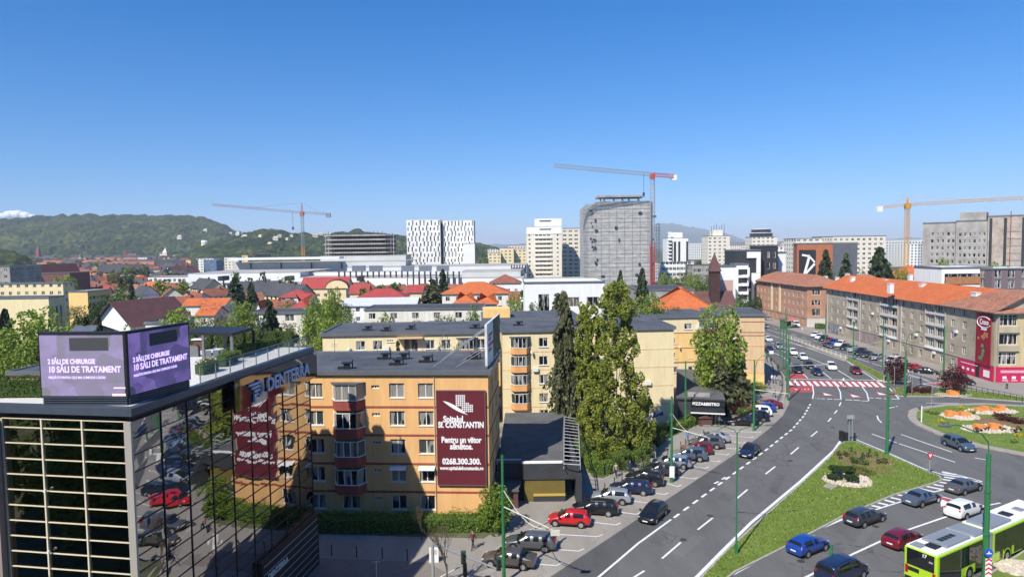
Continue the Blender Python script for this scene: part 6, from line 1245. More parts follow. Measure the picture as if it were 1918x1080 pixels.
for i, (px_, py_, h_, w_, c_) in enumerate(((311, 497, 34, 8, 2), (303, 492, 30, 6, 0), (73, 494, 45, 8, 1), (152, 503, 26, 5, 0))):
    v = P(px_, py_); t = thing('church_tower', ['cream church tower right of the dark roofed gothic church', 'slim pale tower left of the cream church tower', 'tall pointed brown steeple at the far left foot of the hill', 'short white church tower in the middle of the old town'][i], 'tower', v); q = MB(); q.box(-w_ / 2, -w_ / 2, 0, w_ / 2, w_ / 2, h_ * .7); q.build('wall', [C_white, C_redw, C_cream][c_], t); q = MB(); a = w_ / 2 + .5; q.add([(-a, -a, h_ * .7), (a, -a, h_ * .7), (a, a, h_ * .7), (-a, a, h_ * .7), (0, 0, h_)], [(0, 1, 4), (1, 2, 4), (2, 3, 4), (3, 0, 4), (0, 3, 2, 1)]); q.build('spire', [T_brown, T_brown, C_pale][c_], t)
for i, (p0, p1, pt, Y, wm_, lb) in enumerate(((368, 400, 484, 800, C_white, 'white office cube left of the mall roof line'), (381, 405, 487, 780, pmat('blue_cladding', (0.10, 0.16, 0.28), .5), 'blue grey fronted office cube left of the mall roof line'), (296, 330, 492, 900, D_roof, 'dark long office roof in the old town centre'), (348, 357, 487, 760, C_yellow, 'narrow yellow building left of the white office cube'), (258, 275, 482, 1000, C_white, 'white block beside the gothic church'), (420, 446, 482, 760, C_pale, 'pale block with grey roof behind the mall left end'), (453, 464, 478, 700, C_yellow, 'yellow domed hall behind the mall left end'), (195, 236, 497, 650, C_white, 'long white roofed hall in the old town'), (262, 300, 507, 560, C_cream, 'cream hall with dormers left of the school'))):
    bk('office_building', lb, p0, p1, pt, Y, 18, wm_, 'w' if i not in (2,) else '', cs=4, ww=2, rmat=C_pale if i in (1, 7) else None)
# ------------------------------------------------------------------ plants
LM = {'bright': leafmat('leaf_spring', (0.31, 0.39, 0.06), (0.15, 0.22, 0.035)), 'mid': leafmat('leaf_green', (0.19, 0.26, 0.05), (0.085, 0.135, 0.028)), 'dark': leafmat('leaf_dark', (0.075, 0.12, 0.03), (0.028, 0.055, 0.018)),
      'olive': leafmat('leaf_olive', (0.21, 0.22, 0.06), (0.10, 0.11, 0.035)), 'twig': leafmat('leaf_twig', (0.24, 0.20, 0.12), (0.12, 0.10, 0.06)), 'spruce': leafmat('needle', (0.055, 0.085, 0.03), (0.018, 0.032, 0.014), trans=.12),
      'spruceolive': leafmat('needle_olive', (0.14, 0.145, 0.06), (0.045, 0.055, 0.025), trans=.15), 'column': leafmat('leaf_column', (0.38, 0.40, 0.065), (0.16, 0.215, 0.035)), 'red': leafmat('leaf_plum', (0.13, 0.04, 0.035), (0.05, 0.018, 0.018)), 'hedge': leafmat('leaf_hedge', (0.23, 0.34, 0.045), (0.11, 0.18, 0.026)),  # olive needles are the own tone of the paler conifers
      'white': leafmat('blossom', (0.55, 0.52, 0.40), (0.25, 0.27, 0.12)), 'yellow': leafmat('yellow_flowers', (0.75, 0.55, 0.03), (0.5, 0.35, 0.02)), 'cut': leafmat('leaf_thuja', (0.14, 0.20, 0.04), (0.05, 0.09, 0.02))}
M_bark = pmat('bark', (0.12, 0.09, 0.065), .95, .3, 3); M_birch = pmat('pale_bark', (0.42, 0.38, 0.32), .9, .3, 2)
def leaves(name, C, s, mat, flat=0.0, hang=None, zf=1.0):
    """C: n x 3 centres, s: n sizes -> mesh of small leaf sprays"""
    n_ = len(C); a = rng.normal(size=(n_, 3)); a /= np.linalg.norm(a, axis=1)[:, None]
    b_ = rng.normal(size=(n_, 3)); 
    if hang is not None: a = a * .45 + hang; a /= np.linalg.norm(a, axis=1)[:, None]
    b_ -= (b_ * a).sum(1)[:, None] * a; b_ /= np.linalg.norm(b_, axis=1)[:, None]
    a = a * [1, 1, zf]; b_ = b_ * [1, 1, zf]; s = s[:, None]; w_ = rng.uniform(.45, .8, (n_, 1)); v = np.stack([C - a * s, C - b_ * s * w_ + a * s * .2, C + a * s, C + b_ * s * w_ - a * s * .15], 1).reshape(-1, 3)
    me = bpy.data.meshes.new(name); me.vertices.add(n_ * 4); me.vertices.foreach_set('co', v.astype(np.float32).ravel()); me.loops.add(n_ * 4); me.loops.foreach_set('vertex_index', np.arange(n_ * 4, dtype=np.int32)); me.polygons.add(n_); me.polygons.foreach_set('loop_start', np.arange(n_, dtype=np.int32) * 4); me.materials.append(mat); me.update(); return me
def crown_pts(n_, prof, ncl, clr, sub=1.0):
    """points on many clumps spread through a volume of revolution given by prof [(z, r)]"""
    zs = np.array([p_[0] for p_ in prof]); rs = np.array([p_[1] for p_ in prof]); z = rng.uniform(zs[0], zs[-1], ncl * 4); rr = np.interp(z, zs, rs); keep = rng.random(ncl * 4) < (rr / rs.max()) ** 1.1; z = z[keep][:ncl]; rr = rr[keep][:ncl]
    k_ = len(z); th = rng.uniform(0, 2 * np.pi, k_); rad = rr * np.sqrt(rng.uniform(.15, 1, k_)) * .92; cc = np.stack([rad * np.cos(th), rad * np.sin(th), z], 1); cr_ = clr * rng.uniform(.6, 1.3, k_)
    j = rng.integers(0, k_, n_); d = rng.normal(size=(n_, 3)); d /= np.linalg.norm(d, axis=1)[:, None]; d[:, 2] *= .8 if rs.max() < .8 and clr > .1 else .34; return cc[j] + d * (cr_[j] * rng.uniform(.55, 1.1, n_) ** .5)[:, None], cc, cr_
def trunk_mesh(h, r, cc, mat, nb=9, lean=.02):
    q = MB(); pts = [Vector((lean * h * math.sin(t * 2), lean * h * math.cos(t * 3) - lean * h, h * t)) for t in (0, .2, .42, .65, .85)]
    for i in range(4): q.tube(pts[i], pts[i + 1], r * (1 - i * .22), 7, 0, r * (1 - (i + 1) * .22), False)
    if cc is not None:
        for k_ in rng.choice(len(cc), min(nb, len(cc)), False):
            c = Vector(cc[k_]); t = max(.25, min(.8, c.z / h * .6)); s_ = Vector((0, 0, h * t)); m_ = s_.lerp(c, .55) + Vector((0, 0, -h * .02)); q.tube(s_, m_, r * .4, 5, 0, r * .25, False); q.tube(m_, c, r * .25, 5, 0, r * .08, False)
    return q.mesh('trunk', mat, True)
TT = {}
def broad(key, leaf, n_, s, prof=None, ncl=34, clr=.17, bark=None, hang=None, zf=.7):
    prof = prof or [(.16, .12), (.3, .38), (.5, .5), (.72, .42), (.9, .25), (1.0, .06)]; C, cc, _ = crown_pts(n_, prof, ncl, clr); sz = rng.uniform(.6, 1.25, n_) * s
    TT[key] = (leaves('crown', C, sz, LM[leaf], hang=hang, zf=zf), trunk_mesh(1.0, .022, cc, bark or M_bark)); return TT[key]
def conif(key, leaf, n_, s, r=.2, droop=.35, layers=22, nb=9, z0=.06, powr=.85, gap=0.0):
    C = []; Hn = []
    for i in range(layers):
        z = z0 + (1 - z0) * (i / layers) ** .95; R_ = r * (1 - (z - z0) / (1 - z0)) ** powr * (1 + .15 * rng.normal()) + .008
        for k_ in range(nb):
            th = rng.uniform(0, 2 * np.pi); L_ = R_ * rng.uniform(.7, 1.12); m_ = max(4, int(n_ / (layers * nb) * (.35 + 1.3 * R_ / r)))
            t = rng.uniform(.12, 1, m_) ** .8; x = np.cos(th) * L_ * t; y = np.sin(th) * L_ * t; zz = z - droop * L_ * t ** 1.6 + .12 * L_ * t; jit = rng.normal(size=(m_, 3)) * R_ * .085; P_ = np.stack([x, y, zz - rng.random(m_) * gap * t], 1) + jit; C.append(P_); Hn.append(np.tile([np.cos(th) * .7, np.sin(th) * .7, -.55 - droop], (m_, 1)))
    C = np.concatenate(C); Hn = np.concatenate(Hn); TT[key] = (leaves('crown', C, rng.uniform(.6, 1.2, len(C)) * s, LM[leaf], hang=Hn), trunk_mesh(1.0, .016, None, M_bark, lean=.0)); return TT[key]
broad('bright', 'bright', 4200, .030, ncl=38); broad('mid', 'mid', 4200, .030, ncl=30, clr=.19); broad('dark', 'dark', 4000, .030, ncl=34); broad('olive', 'olive', 2600, .022, ncl=44, clr=.15); broad('twig', 'twig', 1900, .016, ncl=50, clr=.14); broad('blossom', 'white', 2200, .022, ncl=30)
broad('bright2', 'bright', 4600, .026, [(.12, .2), (.3, .4), (.55, .42), (.8, .3), (1, .05)], 46, .13); broad('mid2', 'mid', 3600, .03, [(.1, .3), (.35, .5), (.6, .46), (.85, .3), (1, .08)], 26, .2)
conif('spruce', 'spruce', 3600, .034, .22); conif('spruce2', 'spruce', 3000, .034, .28, droop=.2, layers=18); conif('pine', 'spruceolive', 3200, .034, .26, droop=.1, layers=16)
broad('far1', 'mid', 420, .085, ncl=14, clr=.22); broad('far2', 'dark', 420, .085, ncl=14, clr=.22); broad('far3', 'bright', 420, .08, ncl=14, clr=.22); broad('far4', 'olive', 420, .07, ncl=16, clr=.2); conif('farc', 'spruce', 420, .075, .25, layers=9, nb=6)
KN = {'bright': 'broadleaf_tree', 'bright2': 'broadleaf_tree', 'mid': 'broadleaf_tree', 'mid2': 'broadleaf_tree', 'dark': 'broadleaf_tree', 'olive': 'broadleaf_tree', 'twig': 'budding_tree', 'blossom': 'blossom_tree', 'spruce': 'spruce_tree', 'spruce2': 'spruce_tree', 'pine': 'pine_tree', 'farc': 'spruce_tree'}
def tree(key, loc, h, w_, label, group=None, rz=None):
    cm, tm = TT[key]; o = thing(KN.get(key, 'broadleaf_tree'), label, 'tree', loc, random.uniform(0, 6.28) if rz is None else rz, group); c = link('crown', cm, o); t = link('trunk', tm, o)
    bw_ = {'heros': .34, 'spruce': .44, 'spruce2': .56, 'pine': .52, 'farc': .5}.get(key, 1.0); sx_ = w_ / bw_; c.scale = (sx_, sx_, h); t.scale = (sx_, sx_, h) if bw_ == 1.0 else (h, h, h); return o
def ptree(px_, pt, Y, wpx, key, label, group=None):
    v = R(px_, pt, Y); h = v.z; w_ = wpx / F * Y; return tree(key, (v.x, Y, 0), h, w_, label, group)
random.seed(31)
for a in (
 (60, 572, 112, 165, 'bright2', 'large light green birch left of the LED screen'), (8, 575, 128, 70, 'spruce', 'dark spruce at the far left picture edge'), (120, 612, 104, 90, 'bright2', 'light green tree touching the left end of the LED screen'), (18, 640, 98, 110, 'bright', 'low bright tree above the roof at the left picture edge'),
 (172, 560, 165, 66, 'dark', 'dark broadleaf tree behind the beige left block'), (150, 570, 190, 60, 'olive', 'olive tree in front of the ochre school'), (205, 548, 215, 60, 'dark', 'dark round tree left above the brown metal roof'), (245, 520, 260, 26, 'spruce', 'slim spruce in front of the old town above the brown metal roof'), (235, 540, 230, 60, 'mid', 'green tree behind the brown metal roof'), (160, 590, 130, 40, 'spruce', 'dark spruce left of the white gable'), (185, 585, 128, 30, 'spruce', 'dark spruce touching the white gable'),
 (120, 517, 310, 55, 'bright', 'bright green tree beside the plum mansard hotel'), (25, 503, 330, 50, 'mid', 'green tree left of the A-frame hotel'), (250, 612, 108, 60, 'mid', 'young light tree in front of the white gable'), (290, 625, 100, 50, 'olive', 'thin olive tree behind the LED screen top'),
 (335, 580, 128, 90, 'bright', 'bright tree right above the LED screen'), (372, 600, 118, 80, 'olive', 'olive tree behind the pergola left side'), (412, 590, 125, 90, 'olive', 'broad olive tree behind the pergola middle'), (395, 563, 190, 70, 'twig', 'bare branched tree before the orange terrace'), (452, 560, 150, 80, 'bright2', 'bright tree below the dark mall spruce'), (440, 515, 232, 64, 'spruce2', 'dark spruce in front of the left mall wall'), (470, 527, 245, 46, 'spruce', 'smaller spruce right of the dark mall spruce'), (505, 560, 138, 80, 'spruce2', 'nearly bare dark spruce left of the beige flats'), (545, 600, 122, 60, 'olive', 'sparse olive tree in front of the beige flats'), (480, 600, 118, 60, 'twig', 'brown budding tree behind the pergola right post'), (430, 605, 112, 60, 'twig', 'brown budding tree above the pergola roof'), (578, 620, 100, 40, 'twig', 'twisted budding tree beside the small orange roof'),
 (595, 560, 150, 70, 'bright', 'bright tree right of the beige flats'), (622, 535, 168, 60, 'bright2', 'tall bright tree in front of the cream mansion'), (648, 565, 160, 50, 'olive', 'olive tree beside the white workshop'), (610, 590, 118, 70, 'bright2', 'bright tree at the left corner of the cream block roof'), (652, 580, 140, 62, 'mid', 'green tree in front of the white workshop'), (560, 553, 215, 40, 'blossom', 'white blossoming tree below the red roofed house'), (540, 563, 200, 40, 'mid', 'small green tree left of the red pyramid roof'), (708, 530, 300, 40, 'twig', 'bare branched tree in front of the mall fins'), (725, 590, 130, 50, 'bright', 'low bright tree left of the grey roofed cream block'), (690, 600, 118, 60, 'olive', 'olive tree above the cream block roof'),
 (880, 575, 150, 48, 'mid', 'round green tree right of the grey roofed cream block'), (835, 588, 142, 90, 'olive', 'broad olive tree in front of the grey roofed cream block'), (785, 597, 132, 60, 'olive', 'low olive tree right of the blue balcony'), (810, 520, 225, 76, 'pine', 'tall dark pine between the workshop and the orange hall'), (829, 502, 245, 44, 'spruce', 'slim spruce behind the tall dark pine'), (963, 553, 165, 36, 'bright', 'bright round tree left of the white modern office'), (1008, 570, 150, 50, 'mid', 'green tree before the tall window slots of the white office'), (1045, 545, 160, 70, 'pine', 'dark pine before the white modern office'), (905, 605, 128, 40, 'olive', 'olive bush left of the yellow stair tower'), (950, 597, 128, 30, 'bright', 'small bright tree beside the yellow stair tower'),
 (745, 632, 91, 40, 'pine', 'small brownish conifer in front of the cream block balcony'), (828, 640, 88, 60, 'blossom', 'sparse white blossoming tree in front of the cream block'), (858, 650, 86, 40, 'bright', 'thin green tree right of the blossoming tree'),
 (1162, 503, 172, 40, 'spruce', 'slim spruce at the foot of the scaffolded tower'), (1203, 499, 172, 56, 'spruce', 'spruce in front of the right half of the scaffolded tower'), (1215, 545, 135, 95, 'bright2', 'light birch behind the cream block right end'), (1180, 560, 125, 70, 'olive', 'olive tree behind the columnar pair'), (1260, 570, 140, 50, 'olive', 'budding tree in front of the orange hip roof'),
 (1349, 566, 110, 118, 'bright2', 'tall light green birch beside the yellow block'), (1333, 610, 112, 60, 'bright2', 'hanging left branches birch against the yellow block bays'), (1374, 632, 109, 84, 'pine', 'dark spruce in front of the beige end section'), (1352, 665, 107, 66, 'pine', 'second dark spruce left of the large dark one'), (1393, 556, 165, 50, 'mid', 'green tree behind the beige end section'), (1412, 545, 210, 30, 'dark', 'dark tree at the near end of the brown avenue block'), (1300, 545, 170, 60, 'twig', 'brown budding tree beside the church spire'),
 (1547, 464, 238, 54, 'spruce2', 'dark spruce in front of the rust coloured panel'), (1585, 471, 238, 54, 'spruce2', 'dark spruce in front of the slate panel'), (1648, 459, 225, 86, 'spruce2', 'largest dark spruce above the orange avenue roof'), (1613, 505, 245, 30, 'mid', 'green tree between the two spruces and the largest spruce'), (1690, 503, 235, 40, 'bright', 'bright tree below the yellow crane mast'), (1768, 487, 226, 36, 'bright', 'bright tree left of the white modern terrace building'), (1560, 505, 240, 30, 'mid', 'green shrub tree under the ribbon mural'), (1780, 500, 215, 26, 'mid', 'green tree in front of the concrete hotel shell'), (1870, 495, 212, 60, 'bright', 'light tree crown above the mauve wing')):
    ptree(*a)
for i, (px_, pt) in enumerate(((1246, 512), (1262, 517), (1280, 508), (1296, 512), (1313, 515), (1330, 512), (1352, 520))): ptree(px_, pt, 270 + 6 * (i % 3), 34, ['bright', 'mid', 'olive'][i % 3], 'green park tree in the row below the white podium', 'park trees below the white podium')
for i in range(16): v = P(random.uniform(1235, 1420), random.uniform(505, 530)); tree(random.choice(['far1', 'far2', 'far3', 'far4']), v, random.uniform(9, 14), random.uniform(8, 12), 'distant tree around the low blocks right of the scaffolded tower', 'distant trees right of the scaffolded tower')
# trees among the houses of the old town and the gardens
random.seed(55); nt = 0
for k_ in range(2000):
    if nt >= 150: break
    py_ = 486 + 90 * random.random() ** 1.1; px_ = random.uniform(-10, 560 if py_ > 556 else 352)
    v = P(px_, py_)
    if v.y > 1700 or any((v.x - a) ** 2 + (v.y - b_) ** 2 < 64 for a, b_ in TAKEN): continue
    if any(abs(v.x - (b_.root.location.x + b_.W / 2)) < b_.W / 2 + 3 and -4 < v.y - b_.root.location.y < b_.D + 4 for b_ in H): continue
    TAKEN.append((v.x, v.y)); nt += 1; key = random.choice(['far1', 'far2', 'far3', 'far4', 'farc', 'far2', 'twig' if v.y < 400 else 'far4'])
    tree(key, v, random.uniform(8, 14) * (1 + v.y / 4000), random.uniform(6, 10) * (1 + v.y / 4000), ('%s between the old town houses %s' if v.y > 420 else '%s among the roofs %s') % ({'far1': 'mid green tree', 'far2': 'dark green tree', 'far3': 'bright green tree', 'far4': 'olive tree', 'farc': 'small spruce', 'twig': 'budding brown tree'}[key], 'at the left edge' if px_ < 90 else 'below the gothic church' if px_ < 250 else 'beside the mall'), 'old town trees' if v.y > 420 else 'garden trees left of the mall')
for k_ in range(26): px_ = random.uniform(660, 985); v = P(px_, random.uniform(560, 596)); tree(random.choice(['far1', 'far3', 'far4', 'twig']), v, random.uniform(7, 10), random.uniform(6, 9), 'garden tree among the red and orange roofs right of the workshop', 'garden trees right of the workshop')
for k_ in range(60): 
    Yt = random.uniform(900, 3200); px_ = random.choice([random.uniform(1240, 1500), random.uniform(1655, 1760), random.uniform(890, 990)]); v = R(px_, 480, Yt); v.z = 0; tree(random.choice(['far1', 'far2']), v, random.uniform(12, 18), random.uniform(14, 24), 'far dark tree between the pale blocks on the plain', 'far trees on the plain')
# hero trees beside the cream block
conif('heros', 'spruceolive', 8500, .016, .17, droop=.8, layers=26, nb=7, z0=.12, powr=.5, gap=.05)
ptree(1056, 538, 93, 74, 'heros', 'tall drooping spruce in front of the cream block bays'); 
o = bpy.context.scene.objects[-1]
broad('col1', 'column', 20000, .044, [(.0, .16), (.25, .34), (.5, .45), (.8, .5), (.95, .35), (1, .1)], 230, .075, zf=.22); broad('col2', 'column', 42000, .034, [(.02, .6), (.1, 1.05), (.25, 1.08), (.38, .9), (.5, .64), (.72, .54), (.9, .48), (1, .14)], 380, .10, zf=.22)
for key, px_, pt, Y, wpx, lb in (('col1', 1101, 563, 88, 54, 'slimmer yellow green columnar tree left of its taller twin'), ('col2', 1153, 528, 86, 142, 'tall yellow green columnar tree with a broad base beside the blank cream gable')):
    ptree(px_, pt, Y, wpx * (1.0 if key == 'col1' else .5), key, lb)
for a in ((1132, 822, 84, 50, 'bright', 'bright bush at the foot of the columnar pair'), (1093, 812, 84, 36, 'mid', 'green bush beside the steel rungs'), (1190, 800, 86, 56, 'olive', 'brownish budding bush right of the columnar pair'), (1215, 785, 88, 44, 'dark', 'dark green bush beside the blank gable'), (1165, 838, 80, 44, 'mid', 'low green bush inside the corner hedge'), (1205, 822, 80, 34, 'mid', 'small bush near the hedge bend'), (1386, 720, 114, 50, 'bright', 'bright round bush beside the beige end section'), (1418, 715, 122, 40, 'bright', 'bright round bush on the crossing corner'), (1398, 760, 104, 34, 'mid', 'green bush next to the pizza bistro'), (1372, 745, 107, 44, 'red', 'plum coloured shrub behind the bistro')):
    if a[4] == 'red': broad('red', 'red', 3000, .035, ncl=26, clr=.2); KN['red'] = 'plum_tree'
    ptree(*a)
broad('ball', 'hedge', 6500, .033, [(.03, .42), (.2, .52), (.5, .55), (.8, .42), (1, .12)], 50, .16); KN['ball'] = 'shrub'
v = P(926, 1000); tree('ball', (v.x, v.y + .5, .1), 4.2, 3.0, 'tall dark green shrub at the corner of the orange block'); 
for px_, pt, Y, lb in ((1680, 657, 150, 'plum leaved tree in the orange planter left of the crossing verge'), (1785, 653, 136, 'plum leaved tree in the orange planter on the right verge')): pass
tree('red', P(1682, 725) + Vector((0, 12, 0)) if False else P(1678, 718), 5.2, 4.6, 'plum leaved tree beside the grey traffic pole on the verge'); tree('red', P(1785, 739), 5.0, 4.4, 'plum leaved tree in the orange planter on the right verge')
# hedges
def hedge(label, pts, w_, h_, mat='hedge', dens=110, z=.1, s=.085):
    V = [Vector(p_) for p_ in pts]; o = thing('hedge', label, 'hedge', (0, 0, 0)); core = MB(); C = []
    for i in range(len(V) - 1):
        a, b_ = V[i], V[i + 1]; d = (b_ - a); L_ = d.length; d.normalize(); nn = Vector((-d.y, d.x, 0)); hw = w_ / 2 * .86
        c_ = [a - nn * hw - d * .1, b_ - nn * hw + d * .1, b_ + nn * hw + d * .1, a + nn * hw - d * .1]; core.prism([(v.x, v.y) for v in c_], z, z + h_ * .9)
        k_ = int(L_ * (w_ + 2 * h_) * dens); t = rng.uniform(-.02, 1.02, k_) * L_; side = rng.uniform(-h_, w_ + h_, k_)
        u = np.where(side < 0, -w_ / 2, np.where(side > w_, w_ / 2, side - w_ / 2)); zz = np.where(side < 0, h_ + side, np.where(side > w_, h_ - (side - w_), h_)); u = u + rng.normal(size=k_) * .06; zz = zz + rng.normal(size=k_) * .07 + .09 * np.sin(t * 1.7) + .05 * np.sin(t * 4.1 + u * 3)
        C.append(np.stack([a.x + d.x * t + nn.x * u, a.y + d.y * t + nn.y * u, z + np.clip(zz, .02, None)], 1))
    C = np.concatenate(C); link('foliage', leaves('foliage', C, rng.uniform(.6, 1.3, len(C)) * s, LM[mat]), o); core.build('shade_core', pmat('hedge_core', (0.045, 0.08, 0.02), .9), o); return o  # solid core coloured darker than the leaves as the shade inside
def g3(pts, z=.1): return [P(a, b_, z) for a, b_ in pts]
hedge('broad clipped hedge along the foot of the orange apartment block', [P(470, 990) + Vector((0, 0, 0)), P(600, 992), P(760, 993), P(900, 992), P(935, 978)], 2.0, 1.3, dens=120)
hedge('curved hedge around the garden corner below the columnar pair', g3([(1104, 845), (1106, 870), (1114, 886), (1132, 888), (1175, 868), (1213, 844), (1238, 824)]), 1.3, 1.25, dens=110)
hedge('long hedge from the blank gable to the bistro terrace', g3([(1196, 806), (1250, 812), (1290, 798), (1308, 782), (1302, 772)]), 1.5, 1.2, dens=80)
hedge('low hedge in front of the far brown avenue block', [Vector((95, 212, .1)), Vector((103, 211, .1))], 1.2, 1.6, dens=20, s=.2)
# terrace planting of the glass office
random.seed(8)
for i in range(9):
    y = 57.4; xx = -30 + i * 1.36; o = thing('thuja_column', 'clipped dark thuja column in the row along the back of the roof terrace', 'thuja', (xx, y - i * .0, 18.78), 0, 'thuja columns at the back of the terrace'); me = WC.get('thj')
    if not me:
        me = leaves('foliage', np.stack([rng.uniform(-.5, .5, 900), rng.uniform(-.35, .35, 900), rng.uniform(0, 1.35, 900)], 1), rng.uniform(.05, .1, 900), LM['cut']); WC['thj'] = me; q = MB(); q.box(-.4, -.28, 0, .4, .28, 1.25); WC['thc'] = q.mesh('shade_core', pmat('thuja_core', (0.04, 0.06, 0.02), .9))  # core box painted dark green to imitate shade within the thuja
    link('foliage', me, o); link('shade_core', WC['thc'], o)
def onT(px_, py_, z=18.78): return P(px_, py_, z)
for i, (a, b_) in enumerate((((385, 700), (410, 692)), ((425, 685), (446, 675)), ((455, 668), (480, 660)), ((492, 656), (530, 647)), ((535, 645), (562, 640)))):
    pa, pb_ = onT(*a, 18.85), onT(*b_, 18.85); pa.x -= .35; pb_.x -= .35
    hedge(['first boxwood strip behind the glass balustrade, nearest the LED screen', 'second boxwood strip behind the glass balustrade', 'middle boxwood strip behind the glass balustrade', 'fourth boxwood strip behind the glass balustrade', 'last boxwood strip behind the balustrade at the far corner'][i], [pa, pb_], .7, .7, 'cut', 260, 18.85, .05)
hedge('clipped hedge on the roof edge left of the LED screen', [Vector((-36, 38.9, 18.85)), Vector((-26.4, 38.6, 18.85))], .8, .95, 'cut', 300, 18.85, .05)
q = leaves('foliage', crown_pts(500, [(0, .2), (.5, .6), (.8, .3)], 14, .2)[0], rng.uniform(.04, .09, 500), LM['mid']); o = thing('potted_shrub', 'cloud pruned potted shrub beside the terrace chairs', 'potted plant', onT(428, 672)); link('foliage', q, o); q = MB(); q.tube((0, 0, 0), (0, 0, .3), .2, 8); q.build('pot', M_metal, o)
# bare young tree by the traffic lights
def baretree(label, loc, h, seed, mat, depth=5, spread=.5):
    rnd = random.Random(seed); q = MB()
    def br(p_, d, L_, r_, k_):
        e_ = p_ + d * L_; q.tube(p_, e_, r_, 5, 0, r_ * .65, False)
        if k_ == 0: return
        for _ in range(3 if k_ > 1 else 4):
            nd = (d + Vector((rnd.uniform(-1, 1), rnd.uniform(-1, 1), rnd.uniform(-.1, .7))) * spread).normalized(); br(p_ + d * L_ * rnd.uniform(.6, 1), nd, L_ * rnd.uniform(.6, .8), r_ * .55, k_ - 1)
    o = thing('bare_tree', label, 'tree', loc); br(Vector((0, 0, 0)), Vector((0, 0, 1)), h * .32, h * .014, depth); q.build('trunk', mat, o); return o
baretree('leafless young street tree beside the bent traffic light mast', P(838, 1105, .12), 6.6, 3, M_bark); baretree('slim leafless sapling left of the street tree', P(790, 1010, .12), 4.0, 9, M_bark, 4)
baretree('pale leafless birch between the bright trees and the white workshop', R(660, 650, 165) * 1.0 - Vector((0, 0, R(660, 650, 165).z)), 13, 12, M_birch, 5, .4)
for i, (a, Y) in enumerate(((395, 175), (430, 205), (360, 230), (455, 190))): v = R(a, 600, Y); v.z = 0; baretree('pale leafless tree in front of the left mall wall', v, 11, 20 + i, M_birch, 5, .55)['group'] = 'leafless trees before the mall'
# traffic island planting
def blob_shrub(name, label, loc, r_, h_, mat, n_, grp=None, s=.06, key=None):
    k_ = key or (mat, round(r_, 1), round(h_, 1))
    if k_ not in WC: C, _, _ = crown_pts(n_, [(.02, r_ * .8), (h_ * .5, r_), (h_, r_ * .4)], 16, r_ * .25); C[:, 2] = np.clip(C[:, 2], .02, None); WC[k_] = leaves(name, C, rng.uniform(.6, 1.3, n_) * s, LM[mat])
    return tag(link(name, WC[k_], None, loc, random.uniform(0, 6)), label, 'shrub', grp)
def disc(name, c, rx, ry, mat, z=.145, h=.03, rz=0, seed=0):
    rnd = random.Random(seed); q = MB(); pts = []
    for k_ in range(26): t = k_ / 26 * 2 * math.pi; rr = 1 + .08 * math.sin(3 * t + seed) + rnd.uniform(-.04, .04); x, y = rx * rr * math.cos(t), ry * rr * math.sin(t); pts.append((c.x + x * math.cos(rz) - y * math.sin(rz), c.y + x * math.sin(rz) + y * math.cos(rz)))
    q.prism(pts, z, z + h); return struct(name, q, mat)
c = P(1614, 858, .14); rx_ = (P(1668, 862, .14) - P(1562, 856, .14)).length / 2; disc('flower_bed', c, rx_, 3.6, M_soil, rz=-.05, seed=3)
random.seed(13); nb_ = 0
while nb_ < 34:
    x, y = random.uniform(-1, 1), random.uniform(-1, 1)
    if x * x + y * y < .8: nb_ += 1; blob_shrub('rose_bush', 'small rose bush in the brown bed on the traffic island', (c.x + x * rx_, c.y + y * 3.3, .16), .32, .55, 'dark' if nb_ % 3 else 'mid', 90, 'rose bushes on the island bed', .07)
M_stone = pmat('pale_stones', (0.55, 0.47, 0.38), .9, .3, 4)
def stonering(label, c, r_, n_, seed, ry=None, wide=.55):
    rnd = random.Random(seed); q = MB(); ry = ry or r_
    for i in range(n_):
        t = rnd.uniform(0, 6.28); f = 1 - rnd.random() ** 1.5 * wide; x, y = c.x + r_ * f * math.cos(t), c.y + ry * f * math.sin(t); s = rnd.uniform(.12, .26); q.tube((x, y, .12), (x + rnd.uniform(-.05, .05), y, .15 + s), s, 6, 0, s * .5)
    o = q.build('stone_ring', M_stone); return tag(o, label, 'stones', kind='stuff')
c = P(1587, 899, .14); disc('stone_bed', c, 2.6, 2.3, M_stone, h=.05, seed=5); stonering('ring of pale stones round the juniper on the traffic island', c, 2.5, 150, 1, 2.2)
j_ = blob_shrub('juniper', 'spreading grey green juniper on the pale stone ring', c + Vector((-.2, .9, .05)), 2.2, 1.3, 'dark', 7000, s=.11); blob_shrub('juniper', 'low grey juniper mat behind the spreading juniper', P(1608, 884, .14), 2.0, .5, 'olive', 1400, s=.10)
q = MB(); q.prism(px([(1540, 910), (1553, 904), (1570, 910), (1557, 917)], .14), .15, .19); struct('manhole_slab', q, C_conc)
disc('bare_patch', P(1652, 882, .14), 1.7, .8, M_soil, h=.012, seed=9)
